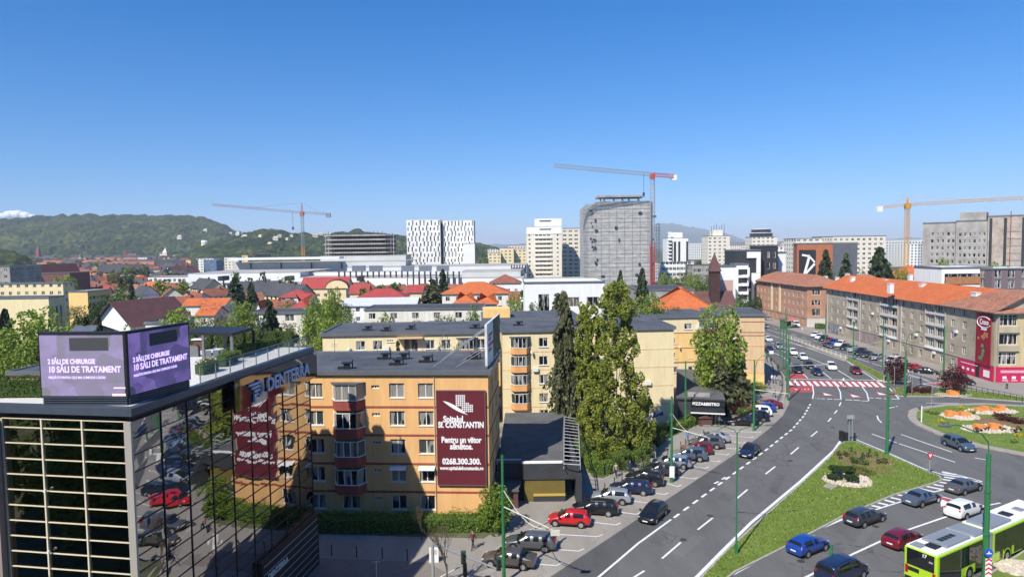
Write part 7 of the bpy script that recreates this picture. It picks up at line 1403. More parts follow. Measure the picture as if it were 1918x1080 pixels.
# roundabout island planting
M_terra = pmat('orange_planter', (0.70, 0.26, 0.07), .7, .1, 1)
for i, (px_, py_, rx_, ry_, lb) in enumerate(((1797, 779, 2.7, 2.4, 'stepped orange planter on pale stones at the left of the roundabout island'), (1856, 770, 4.0, 2.0, 'orange planter pair on pale stones at the back of the roundabout island'), (1852, 803, 3.7, 2.2, 'ring shaped orange planter on pale stones at the front of the roundabout island'))):
    c = P(px_, py_, .16); disc('stone_bed', c, rx_, ry_, M_stone, z=.16, h=.06, seed=20 + i); stonering('scattered pale stones round the ' + ['left', 'back', 'front'][i] + ' orange planter of the roundabout', c, rx_, 120, 30 + i, ry_, .9)
    o = thing('planter', lb, 'planter', c); rnd = random.Random(40 + i)
    for k_ in range(4): x, y = (-1.6 + k_ * 1.0) * (1.25 if i == 1 else 1), [0, .5, -.2, .3][k_]; hh = [.9, .6, .75, .5][(k_ + i) % 4]; q = MB(); q.box(x - .5, y - .4, .1, x + .5, y + .4, hh); q.build('planter_box', M_terra, o)
    for k_ in range(6): blob_shrub('flower_clump', ['green clump beside the left orange planter', 'yellow flower clump beside the back orange planters', 'reddish clump beside the ring shaped planter'][i], c + Vector((rnd.uniform(-1.3, 1.3) * rx_, rnd.uniform(.3, 1.0) * ry_ * (1 if i != 2 else -1), 0)), .5, .5, ['mid', 'yellow', 'red'][i], 160, ['green clumps round the left planter', 'yellow clumps round the back planters', 'reddish clumps round the front planter'][i], .08)
for i in range(12): t = i / 11; blob_shrub('bush', 'dark red barberry in the bed at the right of the roundabout island', P(1868 + 44 * t + random.uniform(-4, 4), 783 + 7 * t + random.uniform(-4, 5), .16), .9, .8, 'red', 300, 'barberries on the roundabout', .09)
disc('flower_bed', P(1893, 789, .16), 4.6, 2.6, M_soil, z=.16, seed=31); disc('flower_bed', P(1722, 735, .14), 6, 1.6, M_soil, z=.14, seed=32)
for i in range(14): t = i / 13; blob_shrub('bush', 'dark red bush in the long bed behind the crossing verge', P(1700 + 44 * t, 733 + random.uniform(-3, 3), .14), .7, .7, 'red', 300, 'dark red bushes on the verge', .09)
for i, (a, b_) in enumerate(((1762, 790), (1773, 797), (1908, 817), (1900, 829))): blob_shrub('flower_clump', 'yellow green flower clump on the roundabout lawn', P(a, b_, .16), .6, .5, ['yellow', 'mid'][i % 2], 160, 'loose clumps on the roundabout lawn', .08)
for px_, py_, lb in ((1676, 713, 'small orange planter beside the grey traffic pole'), (1785, 739, 'orange planter under the plum tree on the right verge')):
    c = P(px_, py_, .14); disc('stone_bed', c, 3.2, 1.7, M_stone, z=.142, h=.05, seed=int(px_)); o = thing('planter', lb, 'planter', c); q = MB(); q.box(-.9, -.5, .05, .9, .5, .85); q.build('planter_box', M_terra, o)
c = P(1905, 1062, .14); disc('stone_bed', c, 1.8, 1.5, M_stone, h=.1, seed=51); stonering('heap of pale stones on the grass at the lower right corner', c, 1.8, 70, 52, 1.5, .9)
for i in range(9): tree(['mid', 'bright', 'mid2'][i % 3], Vector((-64 + i * 4.4, [4, 15, 9][i % 3] + (i * 7) % 5, 0)), 11 + i % 4, 8, 'green tree before the taupe building, seen only mirrored in the dark front glass', 'trees mirrored in the front glass')
# grass tufts: one mass
pts = []
for poly_, n_ in (((1400, 1500, 1575, 1590, 1740, 1600, 1480, 1380), 0),): pass
def inpoly(x, y, pg_):
    c_ = False; j = len(pg_) - 1
    for i in range(len(pg_)):
        if (pg_[i][1] > y) != (pg_[j][1] > y) and x < (pg_[j][0] - pg_[i][0]) * (y - pg_[i][1]) / (pg_[j][1] - pg_[i][1]) + pg_[i][0]: c_ = not c_
        j = i
    return c_
for pg_, n_, z in ((isl, 26000, .14), (rb, 9000, .16), (ap, 3000, .14), (vg, 5000, .14)):
    xs = [a for a, _ in pg_]; ys = [b_ for _, b_ in pg_]; X_ = rng.uniform(min(xs), max(xs), n_ * 2); Y_ = rng.uniform(min(ys), min(max(ys), 200), n_ * 2)
    for x, y in zip(X_, Y_):
        if inpoly(x, y, pg_): pts.append((x, y, z + .05))
pts = np.array(pts); o = link('grass', leaves('grass', pts, rng.uniform(.05, .12, len(pts)), leafmat('grass_blades', (0.24, 0.32, 0.06), (0.13, 0.20, 0.035)), hang=np.tile([0, 0, 1.], (len(pts), 1)))); tag(o, kind='stuff')
k_ = rng.choice(len(pts), 700, False); o = link('daisies', leaves('daisies', pts[k_] + np.array([0, 0, .08]), rng.uniform(.025, .06, 700), pmat('daisy_white', (0.8, 0.78, 0.6), .8))); tag(o, kind='stuff')
# ------------------------------------------------------------------ vehicles
def paint(name, c, metal=.25, rough=.28):
    if name in MATS: return MATS[name]
    m = pmat(name, c, rough, 0, 1, metal=metal, spec=.5); b = m.node_tree.nodes['Principled BSDF']; b.inputs['Coat Weight'].default_value = .6; b.inputs['Coat Roughness'].default_value = .06; return m
PT = {k_: paint(k_ + '_car_paint', c, mt) for k_, c, mt in (('red', (0.50, 0.012, 0.018), .1), ('black', (0.012, 0.013, 0.016), .2), ('white', (0.72, 0.72, 0.71), 0), ('silver', (0.42, 0.44, 0.46), .5), ('grey', (0.12, 0.125, 0.13), .4), ('navy', (0.018, 0.028, 0.075), .3), ('blue', (0.015, 0.07, 0.36), .3), ('darkred', (0.20, 0.012, 0.025), .3), ('bluegrey', (0.10, 0.14, 0.19), .4), ('silverblue', (0.30, 0.36, 0.42), .5), ('brown', (0.11, 0.095, 0.085), .4), ('darkgrey', (0.055, 0.06, 0.065), .4))}
M_cgl = pmat('car_glass', (0.012, 0.014, 0.016), .05, 0, 1, spec=.7); M_tyre = pmat('tyre_rubber', (0.018, 0.018, 0.018), .85); M_rim = pmat('alloy_rim', (0.5, 0.5, 0.5), .3, metal=.7); M_plast = pmat('black_plastic', (0.02, 0.02, 0.02), .6)
M_head = pmat('headlamp', (0.75, 0.77, 0.8), .1, metal=.3); M_tail = pmat('tail_lamp', (0.35, 0.01, 0.01), .2); M_plate = pmat('number_plate', (0.75, 0.75, 0.72), .5)
# (t from nose to tail, ztop, zbelt, roof width factor, body width factor, top is glass, side is glass)
PR = {
 'hatch': (4.15, 1.78, [(0, .60, .55, .74, .86, 0, 0), (.03, .76, .66, .78, .93, 0, 0), (.12, .87, .78, .82, .985, 0, 0), (.25, .98, .90, .84, 1, 1, 0), (.30, 1.10, .91, .80, 1, 1, 0), (.415, 1.42, .92, .72, 1, 0, 1), (.56, 1.50, .93, .70, 1, 0, 0), (.575, 1.50, .93, .70, 1, 0, 1), (.74, 1.49, .95, .69, 1, 0, 1), (.86, 1.42, 1.00, .68, .99, 0, 0), (.905, 1.37, 1.01, .68, .985, 1, 0), (.965, 1.06, .98, .76, .96, 0, 0), (.99, .90, .82, .82, .93, 0, 0), (1, .62, .56, .84, .90, 0, 0)]),
 'suv': (4.4, 1.84, [(0, .66, .60, .76, .88, 0, 0), (.03, .86, .76, .80, .94, 0, 0), (.12, .98, .90, .84, .99, 0, 0), (.25, 1.07, 1.0, .86, 1, 1, 0), (.30, 1.22, 1.01, .82, 1, 1, 0), (.40, 1.55, 1.03, .75, 1, 0, 1), (.56, 1.65, 1.04, .74, 1, 0, 0), (.575, 1.65, 1.04, .74, 1, 0, 1), (.74, 1.64, 1.06, .73, 1, 0, 1), (.87, 1.58, 1.10, .72, .99, 0, 0), (.92, 1.50, 1.10, .72, .985, 1, 0), (.97, 1.15, 1.06, .80, .96, 0, 0), (.99, 1.0, .92, .84, .94, 0, 0), (1, .66, .60, .86, .90, 0, 0)]),
 'wagon': (4.7, 1.80, [(0, .58, .53, .74, .86, 0, 0), (.03, .73, .63, .78, .93, 0, 0), (.13, .84, .76, .82, .985, 0, 0), (.25, .94, .88, .84, 1, 1, 0), (.30, 1.06, .89, .80, 1, 1, 0), (.39, 1.38, .90, .72, 1, 0, 1), (.53, 1.46, .91, .70, 1, 0, 0), (.545, 1.46, .91, .70, 1, 0, 1), (.70, 1.46, .93, .70, 1, 0, 0), (.712, 1.46, .93, .70, 1, 0, 1), (.87, 1.42, .97, .69, .99, 0, 0), (.90, 1.40, .97, .69, .985, 1, 0), (.965, 1.02, .95, .76, .96, 0, 0), (1, .60, .54, .84, .90, 0, 0)]),
 'sedan': (4.6, 1.80, [(0, .56, .51, .74, .86, 0, 0), (.03, .71, .61, .78, .93, 0, 0), (.13, .82, .74, .82, .985, 0, 0), (.26, .93, .87, .84, 1, 1, 0), (.31, 1.05, .88, .80, 1, 1, 0), (.41, 1.36, .89, .71, 1, 0, 1), (.54, 1.44, .90, .68, 1, 0, 0), (.555, 1.44, .90, .68, 1, 0, 1), (.70, 1.41, .92, .68, 1, 0, 0), (.72, 1.39, .92, .68, .99, 1, 0), (.84, 1.08, .96, .78, .985, 0, 0), (.97, 1.0, .90, .82, .95, 0, 0), (.99, .86, .78, .84, .93, 0, 0), (1, .60, .54, .84, .90, 0, 0)]),
 'van': (4.9, 1.92, [(0, .72, .66, .78, .88, 0, 0), (.03, .96, .84, .82, .94, 0, 0), (.10, 1.12, 1.02, .86, .99, 0, 0), (.17, 1.22, 1.10, .88, 1, 1, 0), (.22, 1.42, 1.12, .86, 1, 1, 0), (.31, 1.82, 1.14, .82, 1, 0, 1), (.48, 1.92, 1.15, .82, 1, 0, 0), (.50, 1.92, 1.15, .82, 1, 0, 1), (.72, 1.92, 1.16, .82, 1, 0, 1), (.93, 1.88, 1.18, .81, .99, 0, 0), (.96, 1.82, 1.18, .81, .985, 1, 0), (.985, 1.3, 1.14, .86, .97, 0, 0), (1, .70, .64, .88, .92, 0, 0)])}
CT = {}
for kd, (L_, W_, st) in PR.items():
    vs = []; N = 8; zl = .24
    for (t, zt, zb, wr, wb, tg, sg_) in st:
        x = L_ * (.5 - t); w2 = W_ / 2 * wb; zl_ = zl + (.10 if t in (0, 1) else 0)
        half = [(0, zl_), (.78 * w2, zl_), (.96 * w2, zl_ + .10), (w2, (zl_ + zb) * .52), (w2 * .965, zb), (W_ / 2 * wr, zt - .045), (W_ / 2 * wr * .6, zt), (0, zt + .012)]
        vs += [(x, y, z) for y, z in half] + [(x, -y, z) for y, z in half[1:-1]]
    R_ = 14; fs = []; mi = []
    ringi = [0, 1, 2, 3, 4, 5, 6, 7, 13, 12, 11, 10, 9, 8]
    for i in range(len(st) - 1):
        tg, sg_ = st[i][5], st[i][6]
        for k_ in range(14):
            a, b_ = ringi[k_], ringi[(k_ + 1) % 14]; fs.append((i * R_ + a, (i + 1) * R_ + a, (i + 1) * R_ + b_, i * R_ + b_))
            seg = k_ if k_ < 7 else 13 - k_   # 4 = side window band, 5,6 = top
            mi.append(1 if (seg == 4 and (sg_ or False)) or (seg in (5, 6) and tg) or (seg == 4 and tg and st[i][2] > .5 and st[i + 1][1] - st[i + 1][2] > .12 and False) else 0)
    for base, flip in ((0, 0), ((len(st) - 1) * R_, 1)):
        pr = [(0, None), (1, 8), (2, 9), (3, 10), (4, 11), (5, 12), (6, 13), (7, None)]
        for k_ in range(7):
            (a, a2), (b_, b2) = pr[k_], pr[k_ + 1]; f = [base + v for v in ([a, b_, b2] if a2 is None else [a, b_, a2] if b2 is None else [a, b_, b2, a2])]
            fs.append(tuple(f[::-1]) if flip else tuple(f)); mi.append(0)
    me = bpy.data.meshes.new('carraw'); me.from_pydata(vs, [], fs); me.materials.append(M_plast); me.materials.append(M_cgl); me.polygons.foreach_set('material_index', mi)
    bm_ = bmesh.new(); bm_.from_mesh(me); bmesh.ops.recalc_face_normals(bm_, faces=bm_.faces); bm_.to_mesh(me); bm_.free()
    ob_ = bpy.data.objects.new('tmp', me); col.objects.link(ob_); md = ob_.modifiers.new('s', 'SUBSURF'); md.levels = md.render_levels = 2
    ev = bpy.data.meshes.new_from_object(ob_.evaluated_get(bpy.context.evaluated_depsgraph_get())); bpy.data.objects.remove(ob_)
    res = {}
    for which, nm in ((0, 'body'), (1, 'window')):
        b2 = bmesh.new(); b2.from_mesh(ev); bmesh.ops.delete(b2, geom=[f for f in b2.faces if f.material_index != which], context='FACES'); 
        for f in b2.faces: f.material_index = 0; f.smooth = True
        m2 = bpy.data.meshes.new(nm); b2.to_mesh(m2); b2.free(); m2.materials.clear(); m2.materials.append(M_cgl if which else M_plast); res[nm] = m2
    q = MB(); q.tube((0, -.11, 0), (0, .11, 0), .325 if kd != 'suv' else .36, 18); res['wheel'] = q.mesh('wheel', M_tyre)
    q = MB(); q.tube((0, -.118, 0), (0, -.112, 0), .215, 14); 
    for k_ in range(5): a = k_ * 2 * math.pi / 5; q.box(-.001, -.001, -.001, .001, .001, .001) if 0 else None
    res['rim'] = q.mesh('rim', M_rim)
    q = MB(); q.tube((0, -.006, 0), (0, .006, 0), .40 if kd != 'suv' else .43, 18); res['arch'] = q.mesh('wheel_arch', M_plast)
    q = MB(); q.box(-.10, -.19, -.07, .06, .19, .07); res['headlight'] = q.mesh('headlight', M_head); q = MB(); q.box(-.05, -.13, -.12, .05, .13, .12); res['taillight'] = q.mesh('taillight', M_tail)
    q = MB(); q.box(-.012, -.26, -.055, .012, .26, .055); res['plate'] = q.mesh('number_plate', M_plate); q = MB(); q.box(-.09, -.10, -.07, .09, .10, .07); res['mirror'] = q.mesh('mirror', M_plast)
    q = MB(); q.box(-.03, -.42, -.09, .03, .42, .09); res['grille'] = q.mesh('grille', M_plast); res['L'] = L_; res['W'] = W_; res['st'] = st; CT[kd] = res
    q = MB(); q.box(-L_ * .19, -.02, -.05, L_ * .20, .02, .06); res['sill'] = q.mesh('side_sill', M_plast)
    q = MB(); q.box(-L_ * .16, -.02, -.015, L_ * .16, .02, .02); res['rail'] = q.mesh('roof_rail', M_rim)
def car(kd, colr, nose, tail, label, group=None, name='car', z=.0, two=True, rails=False, taxi=False):
    T = CT[kd]; a, b_ = P(*nose), P(*tail); c = (a + b_) / 2; d = a - b_; rz = math.atan2(d.y, d.x); L_, W_ = T['L'], T['W']
    o = thing(name, label, 'car' if kd != 'van' else 'van', (c.x, c.y, z), rz, group)
    bd = link('body', T['body'], o); bd.material_slots[0].link = 'OBJECT'; bd.material_slots[0].material = PT[colr]
    link('window', T['window'], o)
    r_ = .325 if kd != 'suv' else .36
    for x in (L_ * .31, -L_ * .29):
        for s in (-1, 1):
            wv_ = link('wheel', T['wheel'], o, (x, s * (W_ / 2 - .10), r_), rot=(0, 0, 0 if s < 0 else math.pi)); link('rim', T['rim'], wv_); link('wheel_arch', T['arch'], o, (x, s * (W_ / 2 * .985), r_ + .03))
    st = T['st']; zh = st[1][2] + .02
    for s in (-1, 1):
        link('headlight', T['headlight'], o, (L_ * .5 - .20, s * W_ * .32, zh - .03), rot=(0, 0, -s * .35)); link('taillight', T['taillight'], o, (-L_ * .5 + .12, s * W_ * .345, st[-2][2] + .02 if kd != 'suv' else .98), rot=(0, 0, s * .3)); link('mirror', T['mirror'], o, (L_ * .5 - L_ * .29, s * (W_ / 2 + .07), st[3][2] + .08))
        link('side_sill', T['sill'], o, (L_ * .01, s * W_ * .478, .32))
        if rails: link('roof_rail', T['rail'], o, (-.35, s * W_ * .33, st[6][1] + .0))
    link('number_plate', T['plate'], o, (L_ / 2 - .005, 0, .42)); link('number_plate', T['plate'], o, (-L_ / 2 + .0, 0, .60)); link('grille', T['grille'], o, (L_ / 2 - .04, 0, .56))
    if taxi: q = WC.get('taxi') or MB().mesh('x', M_plate); q = MB(); q.box(-.12, -.3, 0, .12, .3, .14); q.build('roof_sign', PT['white'], o, (0, 0, st[6][1] - .01))
    return o
PG = 'cars parked along the kerb beside the hedges'
def rowcar(kd, c, nx, ny, tx, ty, lb, **k): return car(kd, c, (nx, ny), (tx, ty), lb, PG, z=.006, **k)
rowcar('sedan', 'brown', 899, 1052, 1010, 1062, 'dark brown grey sedan parked nearest the bottom edge'); rowcar('wagon', 'grey', 947, 1022, 1042, 1028, 'grey silver estate with roof rails behind the brown sedan', rails=True)
rowcar('hatch', 'red', 1023, 978, 1111, 984, 'bright red hatchback parked beyond the grey estate'); rowcar('wagon', 'black', 1070, 957, 1161, 963, 'black estate parked behind the bright red hatchback', rails=True)
rowcar('hatch', 'silver', 1105, 936, 1186, 942, 'silver hatchback between the black and the navy estates'); rowcar('wagon', 'navy', 1137, 918, 1228, 925, 'navy blue estate beyond the silver hatchback'); rowcar('suv', 'black', 1168, 902, 1246, 909, 'black sport utility car behind the navy estate')
rowcar('hatch', 'darkgrey', 1203, 886, 1275, 890, 'charcoal hatchback beside the green pole with the white sign'); rowcar('wagon', 'silverblue', 1220, 871, 1298, 876, 'silver blue estate behind the green pole', rails=True); rowcar('suv', 'bluegrey', 1259, 858, 1323, 862, 'slate blue crossover beyond the silver blue estate'); rowcar('hatch', 'darkred', 1270, 846, 1339, 850, 'dark red hatchback in the middle of the kerb row')
rowcar('suv', 'grey', 1290, 835, 1357, 839, 'grey crossover beyond the dark red hatchback', rails=True); rowcar('sedan', 'silver', 1300, 825, 1369, 828, 'silver saloon last before the gap in the kerb row')
rowcar('sedan', 'black', 1358, 794, 1424, 797, 'black saloon first after the gap in the kerb row'); rowcar('suv', 'black', 1382, 786, 1442, 788, 'black crossover behind the black saloon'); rowcar('suv', 'white', 1389, 776, 1448, 779, 'white crossover in the upper kerb row'); rowcar('hatch', 'blue', 1402, 769, 1453, 771, 'blue hatchback between the white crossover and the last red car'); rowcar('sedan', 'darkred', 1412, 762, 1463, 764, 'dark red saloon last in the upper kerb row')
car('hatch', 'black', (1203, 988), (1242, 953), 'black hatchback driving down beside the dashed line'); car('sedan', 'navy', (1389, 864), (1418, 838), 'navy saloon driving on the avenue behind the thin double lamp')
car('suv', 'bluegrey', (1824, 850), (1768, 829), 'blue grey crossover circling the roundabout island'); car('hatch', 'blue', (1541, 1020), (1484, 1043), 'bright blue hatchback leaving along the traffic island'); car('wagon', 'darkgrey', (1650, 967), (1588, 988), 'charcoal estate with pale roof rails behind the blue hatchback', rails=True)
car('sedan', 'bluegrey', (1757, 931), (1694, 951), 'slate blue saloon waiting beside the zebra hatching'); car('sedan', 'grey', (1835, 910), (1774, 928), 'grey saloon entering the roundabout at the give way triangle'); car('hatch', 'darkred', (1722, 1005), (1657, 1033), 'dark red hatchback squeezed left of the green bus'); car('suv', 'white', (1838, 953), (1774, 975), 'white crossover ahead of the bus front lane'); car('van', 'navy', (1618, 1064), (1532, 1105), 'dark blue minivan cut by the bottom edge')
QG = 'cars queueing at the red crossing'
for kd, c, n0, n1, t0, t1, lb in (('suv', 'black', 1501, 704, 1486, 689, 'black crossover first in the bus lane on the red surface'), ('hatch', 'black', 1524, 696, 1507, 682, 'black car with white bonnet glare second from the bus lane'), ('sedan', 'navy', 1538, 708, 1522, 694, 'dark blue saloon waiting at the stop line'), ('suv', 'white', 1565, 699, 1549, 684, 'white car alone in the middle lane before the crossing'), ('hatch', 'darkred', 1611, 706, 1595, 692, 'dark red hatchback in the lane next to the grass verge'), ('hatch', 'white', 1512, 679, 1496, 667, 'white taxi right behind the black car'), ('hatch', 'white', 1493, 669, 1478, 658, 'second white taxi further back in the queue'), ('hatch', 'silver', 1466, 657, 1452, 647, 'silver car passing between the green tram poles'), ('sedan', 'white', 1447, 643, 1431, 634, 'white saloon on the avenue beside the beige end wall'), ('sedan', 'navy', 1449, 664, 1434, 652, 'dark car in the kerb lane beside the beige end wall'), ('hatch', 'white', 1437, 617, 1428, 611, 'white car far up the avenue at the beige roof edge')):
    car(kd, c, (n0, n1), (t0, t1), lb, QG, taxi='taxi' in lb)
RG = 'cars parked under the grey avenue block'
for kd, c, n0, n1, t0, t1, lb in (('hatch', 'white', 1519, 634, 1534, 627, 'white hatchback at the far end of the avenue parking row'), ('hatch', 'white', 1527, 638, 1543, 631, 'second white hatchback of the avenue parking row'), ('hatch', 'black', 1535, 641, 1551, 634, 'black hatchback beside the two white ones'), ('hatch', 'red', 1545, 645, 1560, 638, 'red hatchback in the avenue parking row'), ('suv', 'blue', 1552, 649, 1569, 642, 'blue car beside the red avenue hatchback'), ('suv', 'white', 1563, 652, 1584, 645, 'white off road car in the avenue parking row'), ('hatch', 'black', 1573, 658, 1592, 650, 'black car beside the white off road car'), ('suv', 'silver', 1587, 662, 1607, 654, 'silver crossover behind the traffic gantry pole'), ('suv', 'black', 1602, 667, 1622, 660, 'black crossover mid avenue parking row'), ('sedan', 'darkgrey', 1613, 671, 1634, 664, 'dark grey car beside the silver hatchback'), ('hatch', 'silver', 1629, 676, 1652, 670, 'silver hatchback before the white van'), ('van', 'white', 1655, 686, 1690, 678, 'long white van in the avenue parking row'), ('hatch', 'silver', 1676, 694, 1698, 690, 'silver grey car half behind the plum tree'), ('sedan', 'red', 1695, 695, 1722, 691, 'red saloon between the silver car and the black saloon')):
    car(kd, c, (n0, n1), (t0, t1), lb, RG)
car('sedan', 'black', (1760, 702), (1712, 698), 'long black saloon parked past the red saloon'); car('sedan', 'black', (1829, 724), (1781, 712), 'black car driving past the crimson shop front'); car('sedan', 'grey', (1562, 655), (1540, 645), 'dark grey car driving up the far carriageway'); car('wagon', 'silver', (1446, 602), (1429, 597), 'silver car parked before the brown avenue block')
bv = car('van', 'white', (1497, 615), (1485, 608), 'white box van beside the green kiosk')
# articulated bus
M_lime = paint('lime_paint', (0.40, 0.62, 0.02), 0, .35); M_busw = pmat('bus_white_roof', (0.78, 0.78, 0.76), .45, .06, .8); M_busg = pmat('bus_roof_grey', (0.22, 0.24, 0.27), .5, .1, .8)
r0_, r1_ = P(1693.7, 1018, 3.0), P(1761.5, 1041, 3.0); fwd = Vector((P(1905, 934, 3.0) - r0_).x, ) if False else (P(1905, 934, 3.0) - r0_); fwd.z = 0; brz = math.atan2(fwd.y, fwd.x)
bus = thing('articulated_bus', 'lime green and white articulated bus seen from behind at the lower right', 'bus', (r0_.x, r0_.y, 0), brz)
BWd = 2.55
def bp(name, x0, y0, z0, x1, y1, z1, mat, par=None, bev=0.0):
    q = MB(); q.box(x0, -y1, z0, x1, -y0, z1); o = q.build(name, mat, par or bus)
    if bev: md = o.modifiers.new('b', 'BEVEL'); md.width = bev; md.segments = 3
    return o
for s0, s1 in ((0, 7.3), (8.3, 18.2)):
    bd = bp('body', s0, 0, .32, s1, BWd, 2.95, M_lime, bev=.10)
    bp('roof', s0 + .12, .10, 2.952, s1 - .05, BWd - .10, 3.03, M_busw)
    # black glass band along both sides
    for yy in (-BWd - .012, .0): q = MB(); q.box(s0 + .35, yy, 1.15, s1 - .2, yy + .012, 2.78); q.box(s0 + (1.2 if s0 else .6), yy, .48, s0 + (1.7 if s0 else 3.2), yy + .012, 1.15); q.box(s0 + 3.6 if s0 else 5.6, yy, .48, s0 + 6.9 if s0 else 7.1, yy + .012, 1.15); q.build('side_window', M_cgl, bus)
    for x in ((s0 + 2.2, s0 + 5.6) if s0 == 0 else (s0 + 1.9, s0 + 5.0, s0 + 8.3)):
        q = MB(); q.box(x, -BWd - .02, .40, x + 1.25, -BWd - .0125, 2.6); q.build('door', M_cgl, bus)
    for x in ((3.9 - .6,) if s0 == 0 else (s0 + 1.0, s0 + 6.9)):
        for yy, s_ in ((-BWd + .12, 0), (-.12, math.pi)):
            q = MB(); q.tube((0, -.15, 0), (0, .15, 0), .48, 20); wv_ = q.build('wheel', M_tyre, bus, (x + 1.4, yy, .48), rz=s_); q = MB(); q.tube((0, -.165, 0), (0, -.151, 0), .27, 14); q.build('rim', M_rim, wv_)
            q = MB(); q.tube((x + 1.4, (-BWd - .025) if s_ == 0 else .013, .52), (x + 1.4, (-BWd - .014) if s_ == 0 else .025, .52), .62, 20); q.build('wheel_arch', M_lime, bus); q = MB(); q.tube((x + 1.4, (-BWd - .03) if s_ == 0 else .026, .5), (x + 1.4, (-BWd - .026) if s_ == 0 else .03, .5), .55, 20); q.build('wheel_well', M_plast, bus)
q = MB()
for i in range(9): x = 7.3 + i * .111; q.box(x, -BWd + (.06 if i % 2 else .0), .4, x + .111, -(.06 if i % 2 else .0), 2.97)
q.build('bellows', M_busg, bus)
bp('rear_window', -.015, .22, 1.55, -.001, BWd - .22, 2.86, M_cgl); bp('rear_bumper', -.03, .1, .34, -.002, BWd - .1, .62, M_plast)
q = text_mesh('17', .36, M_wht, .004, .012); link('route_number', q, bus, (-.03, -BWd * .62, 2.63), -math.pi / 2); q = text_mesh('2161', .16, M_wht, .003, .004); link('fleet_number', q, bus, (-.03, -BWd * .82, 2.3), -math.pi / 2)
bp('rear_vent', -.02, .35, 1.08, -.001, 1.2, 1.40, M_plast)
for yy in (.12, BWd - .34): bp('taillight', -.025, yy, .85, -.0, yy + .22, 1.5, M_tail)
for x0, y0, x1, y1, z_, m_ in ((.15, .3, 1.1, 1.15, 3.10, M_busg), (1.9, .3, 5.4, 2.25, 3.22, M_busg), (.9, 1.0, 1.8, 1.9, 3.12, M_black), (5.9, .2, 7.2, 2.35, 3.14, M_busg), (8.6, .3, 12.0, 2.25, 3.22, M_busg), (12.8, .8, 13.7, 1.7, 3.12, M_black), (15, .9, 15.8, 1.7, 3.10, M_busg)): bp('roof_unit', x0, y0, 3.032, x1, y1, z_ + .02, m_, bev=.04)
for i in range(4): bp('roof_fan', 2.4 + i * .55, 1.15, 3.245, 2.85 + i * .55, 1.6, 3.262, M_black); 
# ------------------------------------------------------------------ people
def skin(name, joints, edges, radii, mats, face_mat, sub=1):
    me = bpy.data.meshes.new(name); me.from_pydata(joints, edges, []); ob_ = bpy.data.objects.new(name, me); col.objects.link(ob_); ob_.modifiers.new('sk', 'SKIN')
    for i, r_ in enumerate(radii): r_ = r_ if isinstance(r_, tuple) else (r_, r_); ob_.data.skin_vertices[0].data[i].radius = r_; ob_.data.skin_vertices[0].data[i].use_root = (i == 0)
    md = ob_.modifiers.new('ss', 'SUBSURF'); md.levels = md.render_levels = sub; ev = bpy.data.meshes.new_from_object(ob_.evaluated_get(bpy.context.evaluated_depsgraph_get())); bpy.data.objects.remove(ob_)
    ev.materials.clear(); [ev.materials.append(m_) for m_ in mats]
    for p_ in ev.polygons: c = p_.center; p_.material_index = face_mat(c); p_.use_smooth = True
    return ev
SK = pmat('skin', (0.55, 0.33, 0.24), .6); HR = pmat('dark_hair', (0.03, 0.02, 0.015), .8); HR2 = pmat('grey_hair', (0.35, 0.33, 0.31), .8); SHO = pmat('shoes', (0.03, 0.03, 0.03), .6)
